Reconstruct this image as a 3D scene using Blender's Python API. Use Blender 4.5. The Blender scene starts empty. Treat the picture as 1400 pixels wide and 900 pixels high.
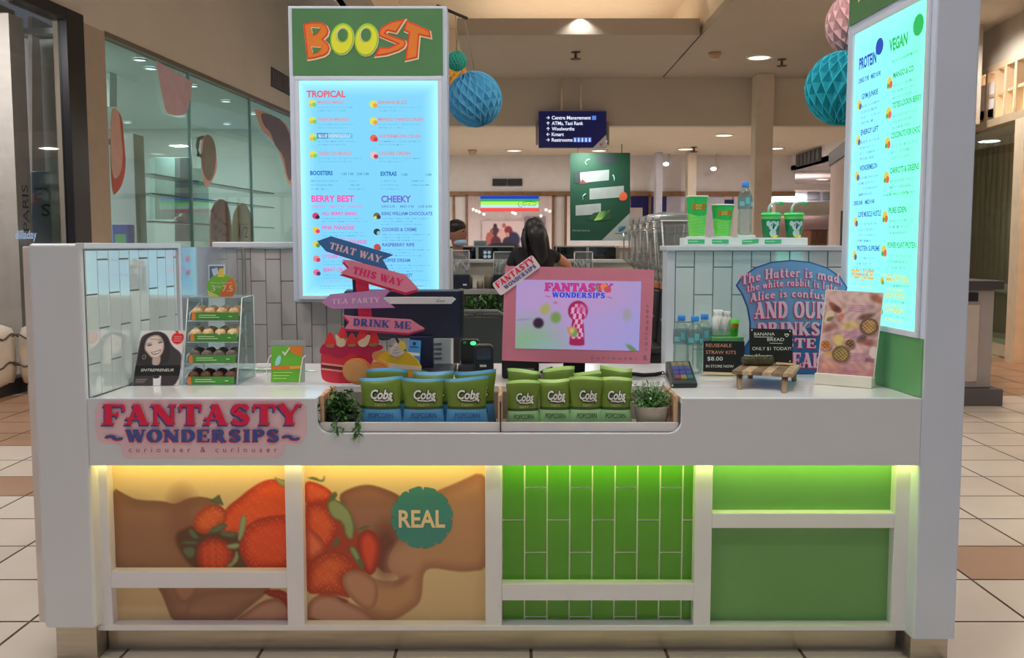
import bpy, bmesh, math, random
import numpy as np
from mathutils import Vector, Matrix
R = random.Random(7)
sc = bpy.context.scene
col = sc.collection

# ------------------------------------------------------------------ camera, world, lights, exposure
F = 1300.0                      # focal length in pixels of the 1400x900 frame
H = 1.5                         # eye height
PITCH = math.atan(114.0 / F)
CP, SP = math.cos(PITCH), math.sin(PITCH)
cam = bpy.data.objects.new('camera', bpy.data.cameras.new('camera'))
col.objects.link(cam)
cam.location = (0, 0, H)
cam.rotation_euler = (math.pi / 2 - PITCH, 0, 0)
cam.data.sensor_width = 36.0
cam.data.lens = 36.0 * F / 1400.0
cam.data.clip_start = 0.05
cam.data.clip_end = 200
sc.camera = cam

world = bpy.data.worlds.new('mall_air')
sc.world = world
world.use_nodes = True
world.node_tree.nodes['Background'].inputs[0].default_value = (0.88, 0.97, 1.12, 1)
world.node_tree.nodes['Background'].inputs[1].default_value = 0.20

vs = sc.view_settings
vs.view_transform = 'Standard'
vs.look = 'None'
vs.exposure = 0.0
vs.gamma = 1.0
vs.use_curve_mapping = False
try:
    sc.cycles.use_denoising = True
    sc.cycles.max_bounces = 8
    sc.cycles.transparent_max_bounces = 24
    sc.cycles.sample_clamp_indirect = 4.0
    sc.cycles.caustics_reflective = False
    sc.cycles.caustics_refractive = False
except Exception:
    pass


def lamp(name, kind, loc, power, color=(1, 0.87, 0.72), size=0.15, aim=None, spot=None, size_y=None):
    d = bpy.data.lights.new(name, kind)
    d.energy = power
    d.color = color
    if kind == 'AREA':
        d.size = size
        if size_y:
            d.shape = 'RECTANGLE'
            d.size_y = size_y
    else:
        d.shadow_soft_size = size
    if kind == 'SPOT':
        d.spot_size = spot or 2.0
        d.spot_blend = 0.6
    o = bpy.data.objects.new(name, d)
    o.location = loc
    if aim is not None:
        o.rotation_euler = (Vector(aim) - Vector(loc)).to_track_quat('-Z', 'Y').to_euler()
    col.objects.link(o)
    return o


WARM = (1.0, 0.96, 0.90)
# downlights of the mall ceiling around and above the kiosk, plus an added pair to brighten worktop and tiles (the ceiling is 4.5 m up)
for lx, ly, lp in ((-1.6, 1.2, 62), (1.6, 1.2, 62), (-1.6, 4.6, 60), (1.7, 4.6, 60), (0.2, 3.3, 60), (1.0, 3.1, 60), (-0.9, 3.1, 40), (-2.6, 7.2, 75),
                   (2.6, 7.4, 75), (0.0, 7.6, 60), (3.4, 4.2, 70), (-3.2, 3.6, 60), (4.2, 10.5, 110), (0.3, 14.6, 160)):
    lamp('ceiling_or_fill_lamp', 'SPOT', (lx, ly, 4.42), lp * 2.1, WARM, 0.12, (lx, ly, 0), 2.5)


# ------------------------------------------------------------------ measuring helpers
def tz(v):
    y = (450.0 - v) / F
    return (-SP + y * CP) / (CP + y * SP), CP + y * SP


def W(u, v, Y):
    """point on the frontal plane at depth Y that the photograph shows at (u, v)"""
    k, q = tz(v)
    return (Y * (u - 700.0) / F / q, Y, H + Y * k)


def Zv(v, Y):
    return H + Y * tz(v)[0]


def Xu(u, v, Y):
    return W(u, v, Y)[0]


def onz(u, v, z):
    """point on the horizontal plane z"""
    k, q = tz(v)
    Y = (z - H) / k
    return (Y * (u - 700.0) / F / q, Y, z)


def onplane(u, v, p0, n):
    y = (450.0 - v) / F
    d = Vector(((u - 700.0) / F, CP + y * SP, -SP + y * CP))
    n = Vector(n)
    t = (Vector(p0) - Vector((0, 0, H))).dot(n) / d.dot(n)
    return tuple(Vector((0, 0, H)) + d * t)


def front(Y):
    return lambda u, v: W(u, v, Y)


def quad_map(tl, tr, br, bl):
    a, b, c, d = (Vector(p) for p in (tl, tr, br, bl))
    def f(s, t):
        return tuple((a * (1 - s) + b * s) * (1 - t) + (d * (1 - s) + c * s) * t)
    return f


# ------------------------------------------------------------------ colour and material helpers
def lin(c):
    c = c / 255.0
    return c / 12.92 if c <= 0.04045 else ((c + 0.055) / 1.055) ** 2.4


LIT = 0.50


def alb(rgb, k=None):
    k = LIT if k is None else k
    c = [lin(c) / k for c in rgb]
    m = max(1.0, max(c) / 0.88)
    return tuple(x / m for x in c)


MATS = {}


def setin(b, names, val):
    for n in names:
        if n in b.inputs:
            b.inputs[n].default_value = val
            return


def mat(name, rgb, rough=0.5, metal=0.0, spec=0.5, var=0.06, vscale=6.0, k=None, bump=0.0, coat=0.0, stretch=None):
    """surface whose colour is varied a little by a noise texture"""
    if name in MATS:
        return MATS[name]
    m = bpy.data.materials.new(name)
    m.use_nodes = True
    nt = m.node_tree
    b = nt.nodes['Principled BSDF']
    c = alb(rgb, k)
    tc = nt.nodes.new('ShaderNodeTexCoord')
    nz = nt.nodes.new('ShaderNodeTexNoise')
    nz.inputs['Scale'].default_value = vscale
    nz.inputs['Detail'].default_value = 4
    if stretch:
        mp = nt.nodes.new('ShaderNodeMapping')
        mp.inputs['Scale'].default_value = stretch
        nt.links.new(tc.outputs['Object'], mp.inputs['Vector'])
        nt.links.new(mp.outputs['Vector'], nz.inputs['Vector'])
    else:
        nt.links.new(tc.outputs['Object'], nz.inputs['Vector'])
    rp = nt.nodes.new('ShaderNodeValToRGB')
    rp.color_ramp.elements[0].position = 0.3
    rp.color_ramp.elements[1].position = 0.7
    rp.color_ramp.elements[0].color = (*[x * (1 - var) for x in c], 1)
    rp.color_ramp.elements[1].color = (*[min(1, x * (1 + var)) for x in c], 1)
    nt.links.new(nz.outputs['Fac'], rp.inputs['Fac'])
    nt.links.new(rp.outputs['Color'], b.inputs['Base Color'])
    b.inputs['Roughness'].default_value = rough
    b.inputs['Metallic'].default_value = metal
    setin(b, ['Specular IOR Level', 'Specular'], spec)
    setin(b, ['Coat Weight', 'Clearcoat'], coat)
    if bump:
        bp = nt.nodes.new('ShaderNodeBump')
        bp.inputs['Strength'].default_value = bump
        bp.inputs['Distance'].default_value = 0.01
        nt.links.new(nz.outputs['Fac'], bp.inputs['Height'])
        nt.links.new(bp.outputs['Normal'], b.inputs['Normal'])
    MATS[name] = m
    return m


def glow(name, rgb, strength=1.0):
    """something that gives off light (a lit screen, a lamp); rgb is the colour the photo shows"""
    if name in MATS:
        return MATS[name]
    m = bpy.data.materials.new(name)
    m.use_nodes = True
    nt = m.node_tree
    b = nt.nodes['Principled BSDF']
    b.inputs['Base Color'].default_value = (0.02, 0.02, 0.02, 1)
    b.inputs['Roughness'].default_value = 0.25
    setin(b, ['Specular IOR Level', 'Specular'], 0.2)
    b.inputs['Emission Color'].default_value = (*[lin(c) for c in rgb], 1)
    b.inputs['Emission Strength'].default_value = strength
    MATS[name] = m
    return m


def clear(name, rgb=(235, 245, 245), gloss=0.10, rough=0.03, tint=0.95, haze=0.0):
    """thin clear plastic or glass: lets light straight through, mirrors a little of it"""
    if name in MATS:
        return MATS[name]
    m = bpy.data.materials.new(name)
    m.use_nodes = True
    nt = m.node_tree
    nt.nodes.clear()
    out = nt.nodes.new('ShaderNodeOutputMaterial')
    tr = nt.nodes.new('ShaderNodeBsdfTransparent')
    gl = nt.nodes.new('ShaderNodeBsdfGlossy')
    mx = nt.nodes.new('ShaderNodeMixShader')
    lw = nt.nodes.new('ShaderNodeLayerWeight')
    ma = nt.nodes.new('ShaderNodeMath')
    ma.operation = 'MULTIPLY_ADD'
    tr.inputs['Color'].default_value = (*[lin(c) * tint for c in rgb], 1)
    gl.inputs['Color'].default_value = (0.9, 0.95, 0.95, 1)
    gl.inputs['Roughness'].default_value = rough
    lw.inputs['Blend'].default_value = 0.35
    nt.links.new(lw.outputs['Fresnel'], ma.inputs[0])
    ma.inputs[1].default_value = gloss * 3
    ma.inputs[2].default_value = gloss * 0.4
    nt.links.new(ma.outputs[0], mx.inputs['Fac'])
    nt.links.new(tr.outputs[0], mx.inputs[1])
    nt.links.new(gl.outputs[0], mx.inputs[2])
    if haze:
        df = nt.nodes.new('ShaderNodeBsdfDiffuse')
        df.inputs['Color'].default_value = (0.7, 0.72, 0.72, 1)
        m2 = nt.nodes.new('ShaderNodeMixShader')
        m2.inputs['Fac'].default_value = haze
        nt.links.new(mx.outputs[0], m2.inputs[1])
        nt.links.new(df.outputs[0], m2.inputs[2])
        mx = m2
    nt.links.new(mx.outputs[0], out.inputs['Surface'])
    MATS[name] = m
    return m


def print_mat(name, rough=0.5, emit=0.0, coat=0.0):
    """a printed picture or a lit screen picture: the colours of its ink lie in the mesh"""
    if name in MATS:
        return MATS[name]
    m = bpy.data.materials.new(name)
    m.use_nodes = True
    nt = m.node_tree
    b = nt.nodes['Principled BSDF']
    at = nt.nodes.new('ShaderNodeAttribute')
    at.attribute_name = 'ink'
    b.inputs['Roughness'].default_value = rough
    setin(b, ['Coat Weight', 'Clearcoat'], coat)
    if emit:
        b.inputs['Base Color'].default_value = (0.02, 0.02, 0.02, 1)
        nt.links.new(at.outputs['Color'], b.inputs['Emission Color'])
        b.inputs['Emission Strength'].default_value = emit
    else:
        nt.links.new(at.outputs['Color'], b.inputs['Base Color'])
    MATS[name] = m
    return m


# ------------------------------------------------------------------ mesh builder
def chk(o):
    while o is not None and o.parent is not None:
        o = o.parent
    return o


ORG = {}


class MB:
    def __init__(self):
        self.v, self.f, self.m, self.s = [], [], [], []

    def add(self, vs_, fs, mi=0, smooth=False):
        n = len(self.v)
        self.v.extend(tuple(p) for p in vs_)
        for f in fs:
            self.f.append([i + n for i in f])
            self.m.append(mi)
            self.s.append(smooth)

    def box(self, x0, x1, y0, y1, z0, z1, mi=0):
        self.add([(x0, y0, z0), (x1, y0, z0), (x1, y1, z0), (x0, y1, z0), (x0, y0, z1), (x1, y0, z1), (x1, y1, z1), (x0, y1, z1)],
                 [(0, 3, 2, 1), (4, 5, 6, 7), (0, 1, 5, 4), (1, 2, 6, 5), (2, 3, 7, 6), (3, 0, 4, 7)], mi)
        return self

    def hexa(self, p, mi=0):
        """eight corners: bottom ring then top ring"""
        self.add(p, [(0, 3, 2, 1), (4, 5, 6, 7), (0, 1, 5, 4), (1, 2, 6, 5), (2, 3, 7, 6), (3, 0, 4, 7)], mi)
        return self

    def prism(self, pts, vec, mi=0, ms=None):
        n = len(pts)
        b = [tuple(Vector(p) + Vector(vec)) for p in pts]
        self.add(list(pts) + b, [list(range(n))], mi)
        k = len(self.v) - 2 * n
        self.f.append([k + n + i for i in reversed(range(n))])
        self.m.append(mi if ms is None else ms)
        self.s.append(False)
        for i in range(n):
            j = (i + 1) % n
            self.f.append([k + i, k + n + i, k + n + j, k + j])
            self.m.append(mi if ms is None else ms)
            self.s.append(False)
        return self

    def poly(self, pts, mi=0):
        self.add(pts, [list(range(len(pts)))], mi)
        return self

    def lathe(self, prof, c, n=24, mi=0, smooth=True, a0=0.0):
        vs_, fs = [], []
        for r, z in prof:
            for i in range(n):
                a = a0 + 2 * math.pi * i / n
                vs_.append((c[0] + r * math.cos(a), c[1] + r * math.sin(a), c[2] + z))
        for k in range(len(prof) - 1):
            for i in range(n):
                j = (i + 1) % n
                fs.append((k * n + i, k * n + j, (k + 1) * n + j, (k + 1) * n + i))
        self.add(vs_, fs, mi, smooth)
        return self

    def disc(self, c, r, n=24, mi=0, axis='z', ry=None):
        ry = r if ry is None else ry
        p = []
        for i in range(n):
            a = 2 * math.pi * i / n
            x, y = r * math.cos(a), ry * math.sin(a)
            p.append((c[0] + x, c[1] + y, c[2]) if axis == 'z' else (c[0] + x, c[1], c[2] + y))
        self.poly(p, mi)
        return self

    def tube(self, pts, r, n=10, mi=0, cap=True):
        pts = [Vector(p) for p in pts]
        rs = r if isinstance(r, (list, tuple)) else [r] * len(pts)
        vs_, fs = [], []
        up = Vector((0, 0, 1))
        for k, p in enumerate(pts):
            d = (pts[min(k + 1, len(pts) - 1)] - pts[max(k - 1, 0)]).normalized()
            s = d.cross(up)
            if s.length < 1e-3:
                s = d.cross(Vector((1, 0, 0)))
            s.normalize()
            t = s.cross(d)
            for i in range(n):
                a = 2 * math.pi * i / n
                vs_.append(p + (s * math.cos(a) + t * math.sin(a)) * rs[k])
        for k in range(len(pts) - 1):
            for i in range(n):
                j = (i + 1) % n
                fs.append((k * n + i, k * n + j, (k + 1) * n + j, (k + 1) * n + i))
        if cap:
            fs.append(list(reversed(range(n))))
            fs.append([(len(pts) - 1) * n + i for i in range(n)])
        self.add(vs_, fs, mi, True)
        return self

    def ball(self, c, r, n=20, m=12, mi=0, fn=None):
        if not isinstance(r, (tuple, list)):
            r = (r, r, r)
        vs_, fs = [], []
        for k in range(m + 1):
            th = math.pi * k / m
            for i in range(n):
                a = 2 * math.pi * i / n
                d = Vector((math.sin(th) * math.cos(a), math.sin(th) * math.sin(a), math.cos(th)))
                q = fn(d) if fn else 1.0
                vs_.append((c[0] + d.x * r[0] * q, c[1] + d.y * r[1] * q, c[2] + d.z * r[2] * q))
        for k in range(m):
            for i in range(n):
                j = (i + 1) % n
                fs.append((k * n + i, (k + 1) * n + i, (k + 1) * n + j, k * n + j))
        self.add(vs_, fs, mi, True)
        return self

    def tris(self, v2, fs, fn, mi=0):
        self.add([fn(x, y) for x, y in v2], fs, mi)
        return self

    def text(self, s, fn, u, v, h, w=None, align='l', mi=0, bold=0.0, shear=0.0, rot=0.0, serif=False, ex=0.0, warp=None, sp=1.0):
        """writing of cap height h (and width w) whose baseline starts at (u, v); v grows downwards, fn places (u, v)"""
        v2, fs, wid = serif_glyphs(s, ex) if serif else font_glyphs(s, bold, sp)
        sx = h if w is None else w / max(wid, 1e-6)
        off = {'l': 0.0, 'c': -0.5 * wid, 'r': -wid}[align]
        ca, sa = math.cos(rot), math.sin(rot)
        pts = []
        for x, y in v2:
            a, b = (x + off) * sx + shear * y * h, y * h
            if warp:
                a, b = warp(a, b)
            pts.append((u + a * ca + b * sa, v - b * ca + a * sa))
        P3 = [fn(*p) for p in pts]
        if serif and fs:        # overlapping strokes are stepped a hair so that they do not coincide
            q = Vector(pts[0])
            a = Vector(fn(q[0], q[1]))
            n = (Vector(fn(q[0] + .5, q[1])) - a).cross(Vector(fn(q[0], q[1] + .5)) - a)
            if n.length > 0:
                n.normalize()
                if n.dot(Vector((0, 0, H)) - a) < 0:
                    n = -n
                for i, f in enumerate(fs):
                    for k in f:
                        P3[k] = tuple(Vector(P3[k]) + n * (.00012 * (i % 9)))
        self.add(P3, fs, mi)
        return self

    def build(self, name, mats, parent=None, bevel=0.0, seg=2, loc=None, recalc=True, subd=0):
        mats = mats if isinstance(mats, (list, tuple)) else [mats]
        o3 = Vector(ORG[parent.name]) if parent is not None else Vector(loc or (0, 0, 0))
        me = bpy.data.meshes.new(name)
        me.from_pydata([tuple(Vector(p) - o3) for p in self.v], [], self.f)
        for mm in mats:
            me.materials.append(mm)
        me.polygons.foreach_set('material_index', self.m)
        me.polygons.foreach_set('use_smooth', self.s)
        if recalc:
            bm = bmesh.new()
            bm.from_mesh(me)
            bmesh.ops.recalc_face_normals(bm, faces=bm.faces)
            bm.to_mesh(me)
            bm.free()
        me.update()
        o = bpy.data.objects.new(name, me)
        col.objects.link(o)
        if parent is not None:
            o.parent = parent
        else:
            o.location = o3
        ORG[o.name] = tuple(o3)
        if bevel:
            b = o.modifiers.new('edge', 'BEVEL')
            b.width = bevel
            b.segments = seg
            b.limit_method = 'ANGLE'
            b.angle_limit = math.radians(40)
        if subd:
            s_ = o.modifiers.new('smooth', 'SUBSURF')
            s_.levels = s_.render_levels = subd
        return o


def tag(o, label=None, cat=None, group=None, kind=None):
    if label:
        o['label'] = label
    if cat:
        o['category'] = cat
    if group:
        o['group'] = group
    if kind:
        o['kind'] = kind
    return o


def thing(name, label, cat, loc=(0, 0, 0), group=None):
    o = bpy.data.objects.new(name, None)
    o.empty_display_size = 0.1
    col.objects.link(o)
    o.location = loc
    ORG[o.name] = tuple(loc)
    return tag(o, label, cat, group)


def struct(name, mb, mats, **kw):
    return tag(mb.build(name, mats, **kw), kind='structure')


def copy_tree(o, loc=None, rotz=None, label=None, parent=None, swap=None):
    c = o.copy()
    col.objects.link(c)
    if parent is not None:
        c.parent = parent
    if loc is not None:
        c.location = loc
    if rotz is not None:
        c.rotation_euler.z = rotz
    if label:
        c['label'] = label
    ORG[c.name] = tuple(loc) if loc is not None else ORG.get(o.name, (0, 0, 0))
    for ch in list(o.children):
        copy_tree(ch, parent=c)
    return c


# ------------------------------------------------------------------ lettering
_fc = {}
_tob = None


def font_glyphs(s, bold=0.0, sp=1.0):
    global _tob
    key = (s, bold, sp)
    if key in _fc:
        return _fc[key]
    if _tob is None:
        cu = bpy.data.curves.new('lettering_source', 'FONT')
        cu.resolution_u = 3
        _tob = bpy.data.objects.new('lettering_source', cu)
        col.objects.link(_tob)
        cu.body = 'H'
        bpy.context.view_layer.update()
        me = _tob.evaluated_get(bpy.context.evaluated_depsgraph_get()).to_mesh()
        _fc['cap'] = max(v.co.y for v in me.vertices)
    cu = _tob.data
    cu.body = s
    cu.offset = bold * 0.7
    cu.space_character = sp
    bpy.context.view_layer.update()
    ev = _tob.evaluated_get(bpy.context.evaluated_depsgraph_get())
    me = ev.to_mesh()
    k = 1.0 / _fc['cap']
    v2 = [(v.co.x * k, v.co.y * k) for v in me.vertices]
    fs = [list(p.vertices) for p in me.polygons]
    ev.to_mesh_clear()
    x0 = min(p[0] for p in v2)
    v2 = [(x - x0, y) for x, y in v2]
    _fc[key] = (v2, fs, max(p[0] for p in v2))
    return _fc[key]


T_, t_ = 0.27, 0.10
SERIF = {
    'A': (0.95, 'L.12,0,.46,1,.13 L.42,1,.75,0,.29 L.2,.3,.65,.3,.1 S.12,0,.15 S.76,0,.2 L.02,.3,.2,.3,.1'),
    'D': (0.87, 'L.2,0,.2,1,.27 C.35,.5,.38,.45,-90,90,.27,.1 L.05,.95,.38,.95,.1 L.05,.05,.38,.05,.1'),
    'E': (0.86, 'L.22,0,.22,1,.27 L.06,.95,.75,.95,.1 L.06,.05,.78,.05,.1 L.3,.5,.58,.5,.1 L.74,1,.74,.72,.1 L.77,0,.77,.28,.1 L.58,.36,.58,.64,.09'),
    'F': (0.84, 'L.25,0,.25,1,.28 L.06,.94,.85,.94,.11 L.82,.96,.86,.66,.12 L.3,.5,.6,.5,.1 L.6,.36,.6,.64,.1 S.25,0,.24'),
    'H': (1.0, 'L.2,0,.2,1,.26 L.78,0,.78,1,.26 L.2,.5,.78,.5,.1 S.2,0,.2 S.78,0,.2 S.2,1,.2 S.78,1,.2'),
    'I': (0.5, 'L.25,0,.25,1,.27 S.25,0,.22 S.25,1,.22'),
    'K': (0.98, 'L.2,0,.2,1,.27 L.3,.45,.78,1,.12 L.36,.58,.78,0,.27 S.2,0,.2 S.2,1,.2 S.8,1,.15 S.8,0,.18'),
    'M': (1.2, 'L.17,0,.17,1,.12 L.17,1,.56,.05,.25 L.56,.05,.95,1,.11 L.98,0,.98,1,.27 S.17,0,.15 S.98,0,.2 S.12,1,.14 S.98,1,.2'),
    'N': (1.0, 'L.18,0,.18,1,.13 L.16,1,.78,0,.28 L.82,0,.82,1,.13 S.18,0,.16 S.12,1,.15 S.82,1,.16'),
    'O': (0.92, 'C.46,.5,.33,.44,0,360,.27,.11'),
    'P': (0.8, 'L.2,0,.2,1,.27 C.38,.72,.26,.23,-90,90,.25,.1 L.04,.95,.4,.95,.1 L.2,.49,.4,.49,.1 S.2,0,.2'),
    'R': (0.95, 'L.2,0,.2,1,.27 C.38,.73,.26,.22,-90,90,.25,.1 L.04,.95,.4,.95,.1 L.2,.5,.4,.5,.1 L.4,.5,.76,0,.27 S.2,0,.19 S.8,0,.15'),
    'S': (0.82, 'C.41,.73,.25,.22,10,270,.2,.11 C.41,.27,.25,.22,-170,90,.2,.11 L.24,.68,.58,.32,.25 L.64,.98,.66,.7,.09 L.15,.02,.15,.3,.09'),
    'T': (0.9, 'L.45,0,.45,1,.28 L.04,.94,.86,.94,.13 L.06,.97,.06,.66,.1 L.84,.97,.84,.66,.1 S.45,0,.22'),
    'U': (0.95, 'L.19,.35,.19,1,.27 L.76,.35,.76,1,.12 C.475,.37,.285,.31,180,360,.25,.11 S.19,1,.19 S.76,1,.15'),
    'W': (1.2, 'L.12,1,.36,0,.27 L.36,0,.6,1,.12 L.56,1,.84,0,.27 L.84,0,1.08,1,.12 S.12,1,.17 S.58,1,.16 S1.06,1,.14'),
    'Y': (0.92, 'L.1,1,.47,.45,.28 L.82,1,.47,.45,.13 L.46,.5,.46,0,.27 S.13,1,.17 S.82,1,.14 S.46,0,.22'),
    ' ': (0.45, ''),
    'a': (0.78, 'C.33,.3,.19,.22,0,360,.2,.09 L.58,0,.58,.6,.2 S.64,0,.12'),
    'b': (0.78, 'L.18,0,.18,1,.2 C.42,.3,.2,.22,0,360,.2,.09 L.06,.96,.2,.96,.09'),
    'c': (0.68, 'C.37,.31,.22,.23,40,320,.2,.1'),
    'd': (0.8, 'C.33,.3,.19,.22,0,360,.2,.09 L.58,0,.58,1,.2 S.64,0,.12'),
    'e': (0.72, 'C.37,.31,.22,.23,0,315,.2,.1 L.16,.34,.6,.34,.09'),
    'f': (0.58, 'L.25,0,.25,.78,.2 C.42,.8,.16,.14,50,180,.18,.1 L.06,.57,.52,.57,.09 S.25,0,.19'),
    'h': (0.86, 'L.18,0,.18,1,.2 C.41,.36,.2,.19,0,160,.2,.1 L.62,0,.62,.36,.2 S.18,0,.17 S.64,0,.17 L.06,.96,.2,.96,.09'),
    'i': (0.44, 'L.21,0,.21,.6,.2 C.21,.83,.05,.05,0,360,.1,.1 S.21,0,.18 L.06,.57,.2,.57,.08'),
    'l': (0.44, 'L.21,0,.21,1,.2 S.21,0,.18 L.06,.96,.2,.96,.09'),
    'm': (1.26, 'L.18,0,.18,.6,.2 C.4,.36,.18,.19,0,160,.2,.1 L.6,0,.6,.36,.2 C.82,.36,.18,.19,0,160,.2,.1 L1.02,0,1.02,.36,.2 S.18,0,.16 S.6,0,.14 S1.04,0,.16'),
    'n': (0.86, 'L.18,0,.18,.6,.2 C.41,.36,.2,.19,0,160,.2,.1 L.62,0,.62,.36,.2 S.18,0,.17 S.64,0,.17'),
    'o': (0.74, 'C.37,.31,.22,.23,0,360,.2,.09'),
    'r': (0.62, 'L.18,0,.18,.6,.2 C.4,.42,.15,.13,20,150,.17,.12 S.18,0,.17'),
    's': (0.6, 'C.3,.45,.16,.1,10,270,.15,.1 C.3,.17,.16,.1,-170,90,.15,.1 L.2,.43,.4,.19,.17'),
    't': (0.6, 'L.25,.08,.25,.86,.2 L.05,.57,.5,.57,.09 C.4,.15,.15,.1,190,330,.17,.1'),
    'u': (0.84, 'L.18,.2,.18,.6,.2 C.38,.22,.2,.15,180,350,.2,.1 L.6,0,.6,.6,.2 S.66,0,.12'),
    'w': (0.98, 'L.12,.6,.3,.02,.2 L.3,.02,.48,.6,.1 L.46,.6,.68,.02,.2 L.68,.02,.86,.6,.1'),
    ',': (0.3, 'C.13,.07,.04,.04,0,360,.09,.09 L.17,.05,.09,-.16,.08'),
    '~': (0.95, 'C.26,.42,.2,.16,20,170,.14,.16 C.64,.5,.2,.16,190,350,.14,.16'),
}


def serif_glyphs(s, ex=0.0):
    key = ('serif', s, ex)
    if key in _fc:
        return _fc[key]
    V, Fc = [], []
    x = 0.0

    def quad(a, b, c, d):
        n = len(V)
        V.extend([a, b, c, d])
        Fc.append([n, n + 1, n + 2, n + 3])
    for ch in s:
        wd, src = SERIF[ch]
        for tok in src.split():
            k, a = tok[0], [float(q) for q in tok[1:].split(',')]
            if k == 'L':
                x0, y0, x1, y1, w = a
                w += 2 * ex
                dx, dy = x1 - x0, y1 - y0
                l = math.hypot(dx, dy)
                ux, uy = dx / l, dy / l
                x0, y0, x1, y1 = x0 - ux * ex, y0 - uy * ex, x1 + ux * ex, y1 + uy * ex
                if abs(dy) > 0.9 and abs(dx) > 0.05:      # slanted strokes end level
                    hw = w / 2 * l / abs(dy)
                    quad((x + x0 - hw, y0), (x + x0 + hw, y0), (x + x1 + hw, y1), (x + x1 - hw, y1))
                else:
                    nx, ny = -uy * w / 2, ux * w / 2
                    quad((x + x0 - nx, y0 - ny), (x + x1 - nx, y1 - ny), (x + x1 + nx, y1 + ny), (x + x0 + nx, y0 + ny))
            elif k == 'S':
                cx, cy, hw = a
                y0, y1 = (0.0, 0.08) if cy < 0.5 else (0.92, 1.0)
                quad((x + cx - hw - ex, y0 - ex), (x + cx + hw + ex, y0 - ex), (x + cx + hw + ex, y1 + ex), (x + cx - hw - ex, y1 + ex))
            elif k == 'C':
                cx, cy, rx, ry, a0, a1, wv, wh = a
                n = max(6, int(abs(a1 - a0) / 18))
                prev = None
                for i in range(n + 1):
                    an = math.radians(a0 + (a1 - a0) * i / n)
                    c_, s_ = math.cos(an), math.sin(an)
                    w = wv * abs(c_) + wh * abs(s_) + 2 * ex
                    o = (x + cx + (rx + w / 2) * c_, cy + (ry + w / 2) * s_)
                    q = (x + cx + (rx - w / 2) * c_, cy + (ry - w / 2) * s_)
                    if prev:
                        quad(prev[0], o, q, prev[1])
                    prev = (o, q)
        x += wd + 0.06
    _fc[key] = (V, Fc, x - 0.06)
    return _fc[key]


def inset(poly, d):
    """offset a closed outline inwards by d (outwards if negative), in its own units"""
    n = len(poly)
    ar = sum(poly[i][0] * poly[(i + 1) % n][1] - poly[(i + 1) % n][0] * poly[i][1] for i in range(n))
    sg = 1.0 if ar > 0 else -1.0
    out = []
    for i in range(n):
        p, q, r = Vector(poly[i - 1]), Vector(poly[i]), Vector(poly[(i + 1) % n])
        e1, e2 = (q - p).normalized(), (r - q).normalized()
        n1, n2 = Vector((-e1.y, e1.x)) * sg, Vector((-e2.y, e2.x)) * sg
        b = n1 + n2
        if b.length < 1e-4:
            b = n1
        b.normalize()
        k = d / max(0.35, b.dot(n1))
        out.append((q.x + b.x * k, q.y + b.y * k))
    return out


def oval(cx, cy, rx, ry, n=28, rot=0.0):
    c, s = math.cos(rot), math.sin(rot)
    return [(cx + rx * math.cos(a) * c - ry * math.sin(a) * s, cy + rx * math.cos(a) * s + ry * math.sin(a) * c)
            for a in (2 * math.pi * i / n for i in range(n))]


def smooth_poly(p, it=2):
    for _ in range(it):
        q = []
        for i in range(len(p)):
            a, b = p[i], p[(i + 1) % len(p)]
            q += [(a[0] * .75 + b[0] * .25, a[1] * .75 + b[1] * .25), (a[0] * .25 + b[0] * .75, a[1] * .25 + b[1] * .75)]
        p = q
    return p


def rrect(u0, v0, u1, v1, r, n=5):
    p = []
    for cx, cy, a0 in ((u1 - r, v1 - r, 0), (u0 + r, v1 - r, 90), (u0 + r, v0 + r, 180), (u1 - r, v0 + r, 270)):
        for i in range(n + 1):
            a = math.radians(a0 + 90 * i / n)
            p.append((cx + r * math.cos(a), cy + r * math.sin(a)))
    return p


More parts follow.
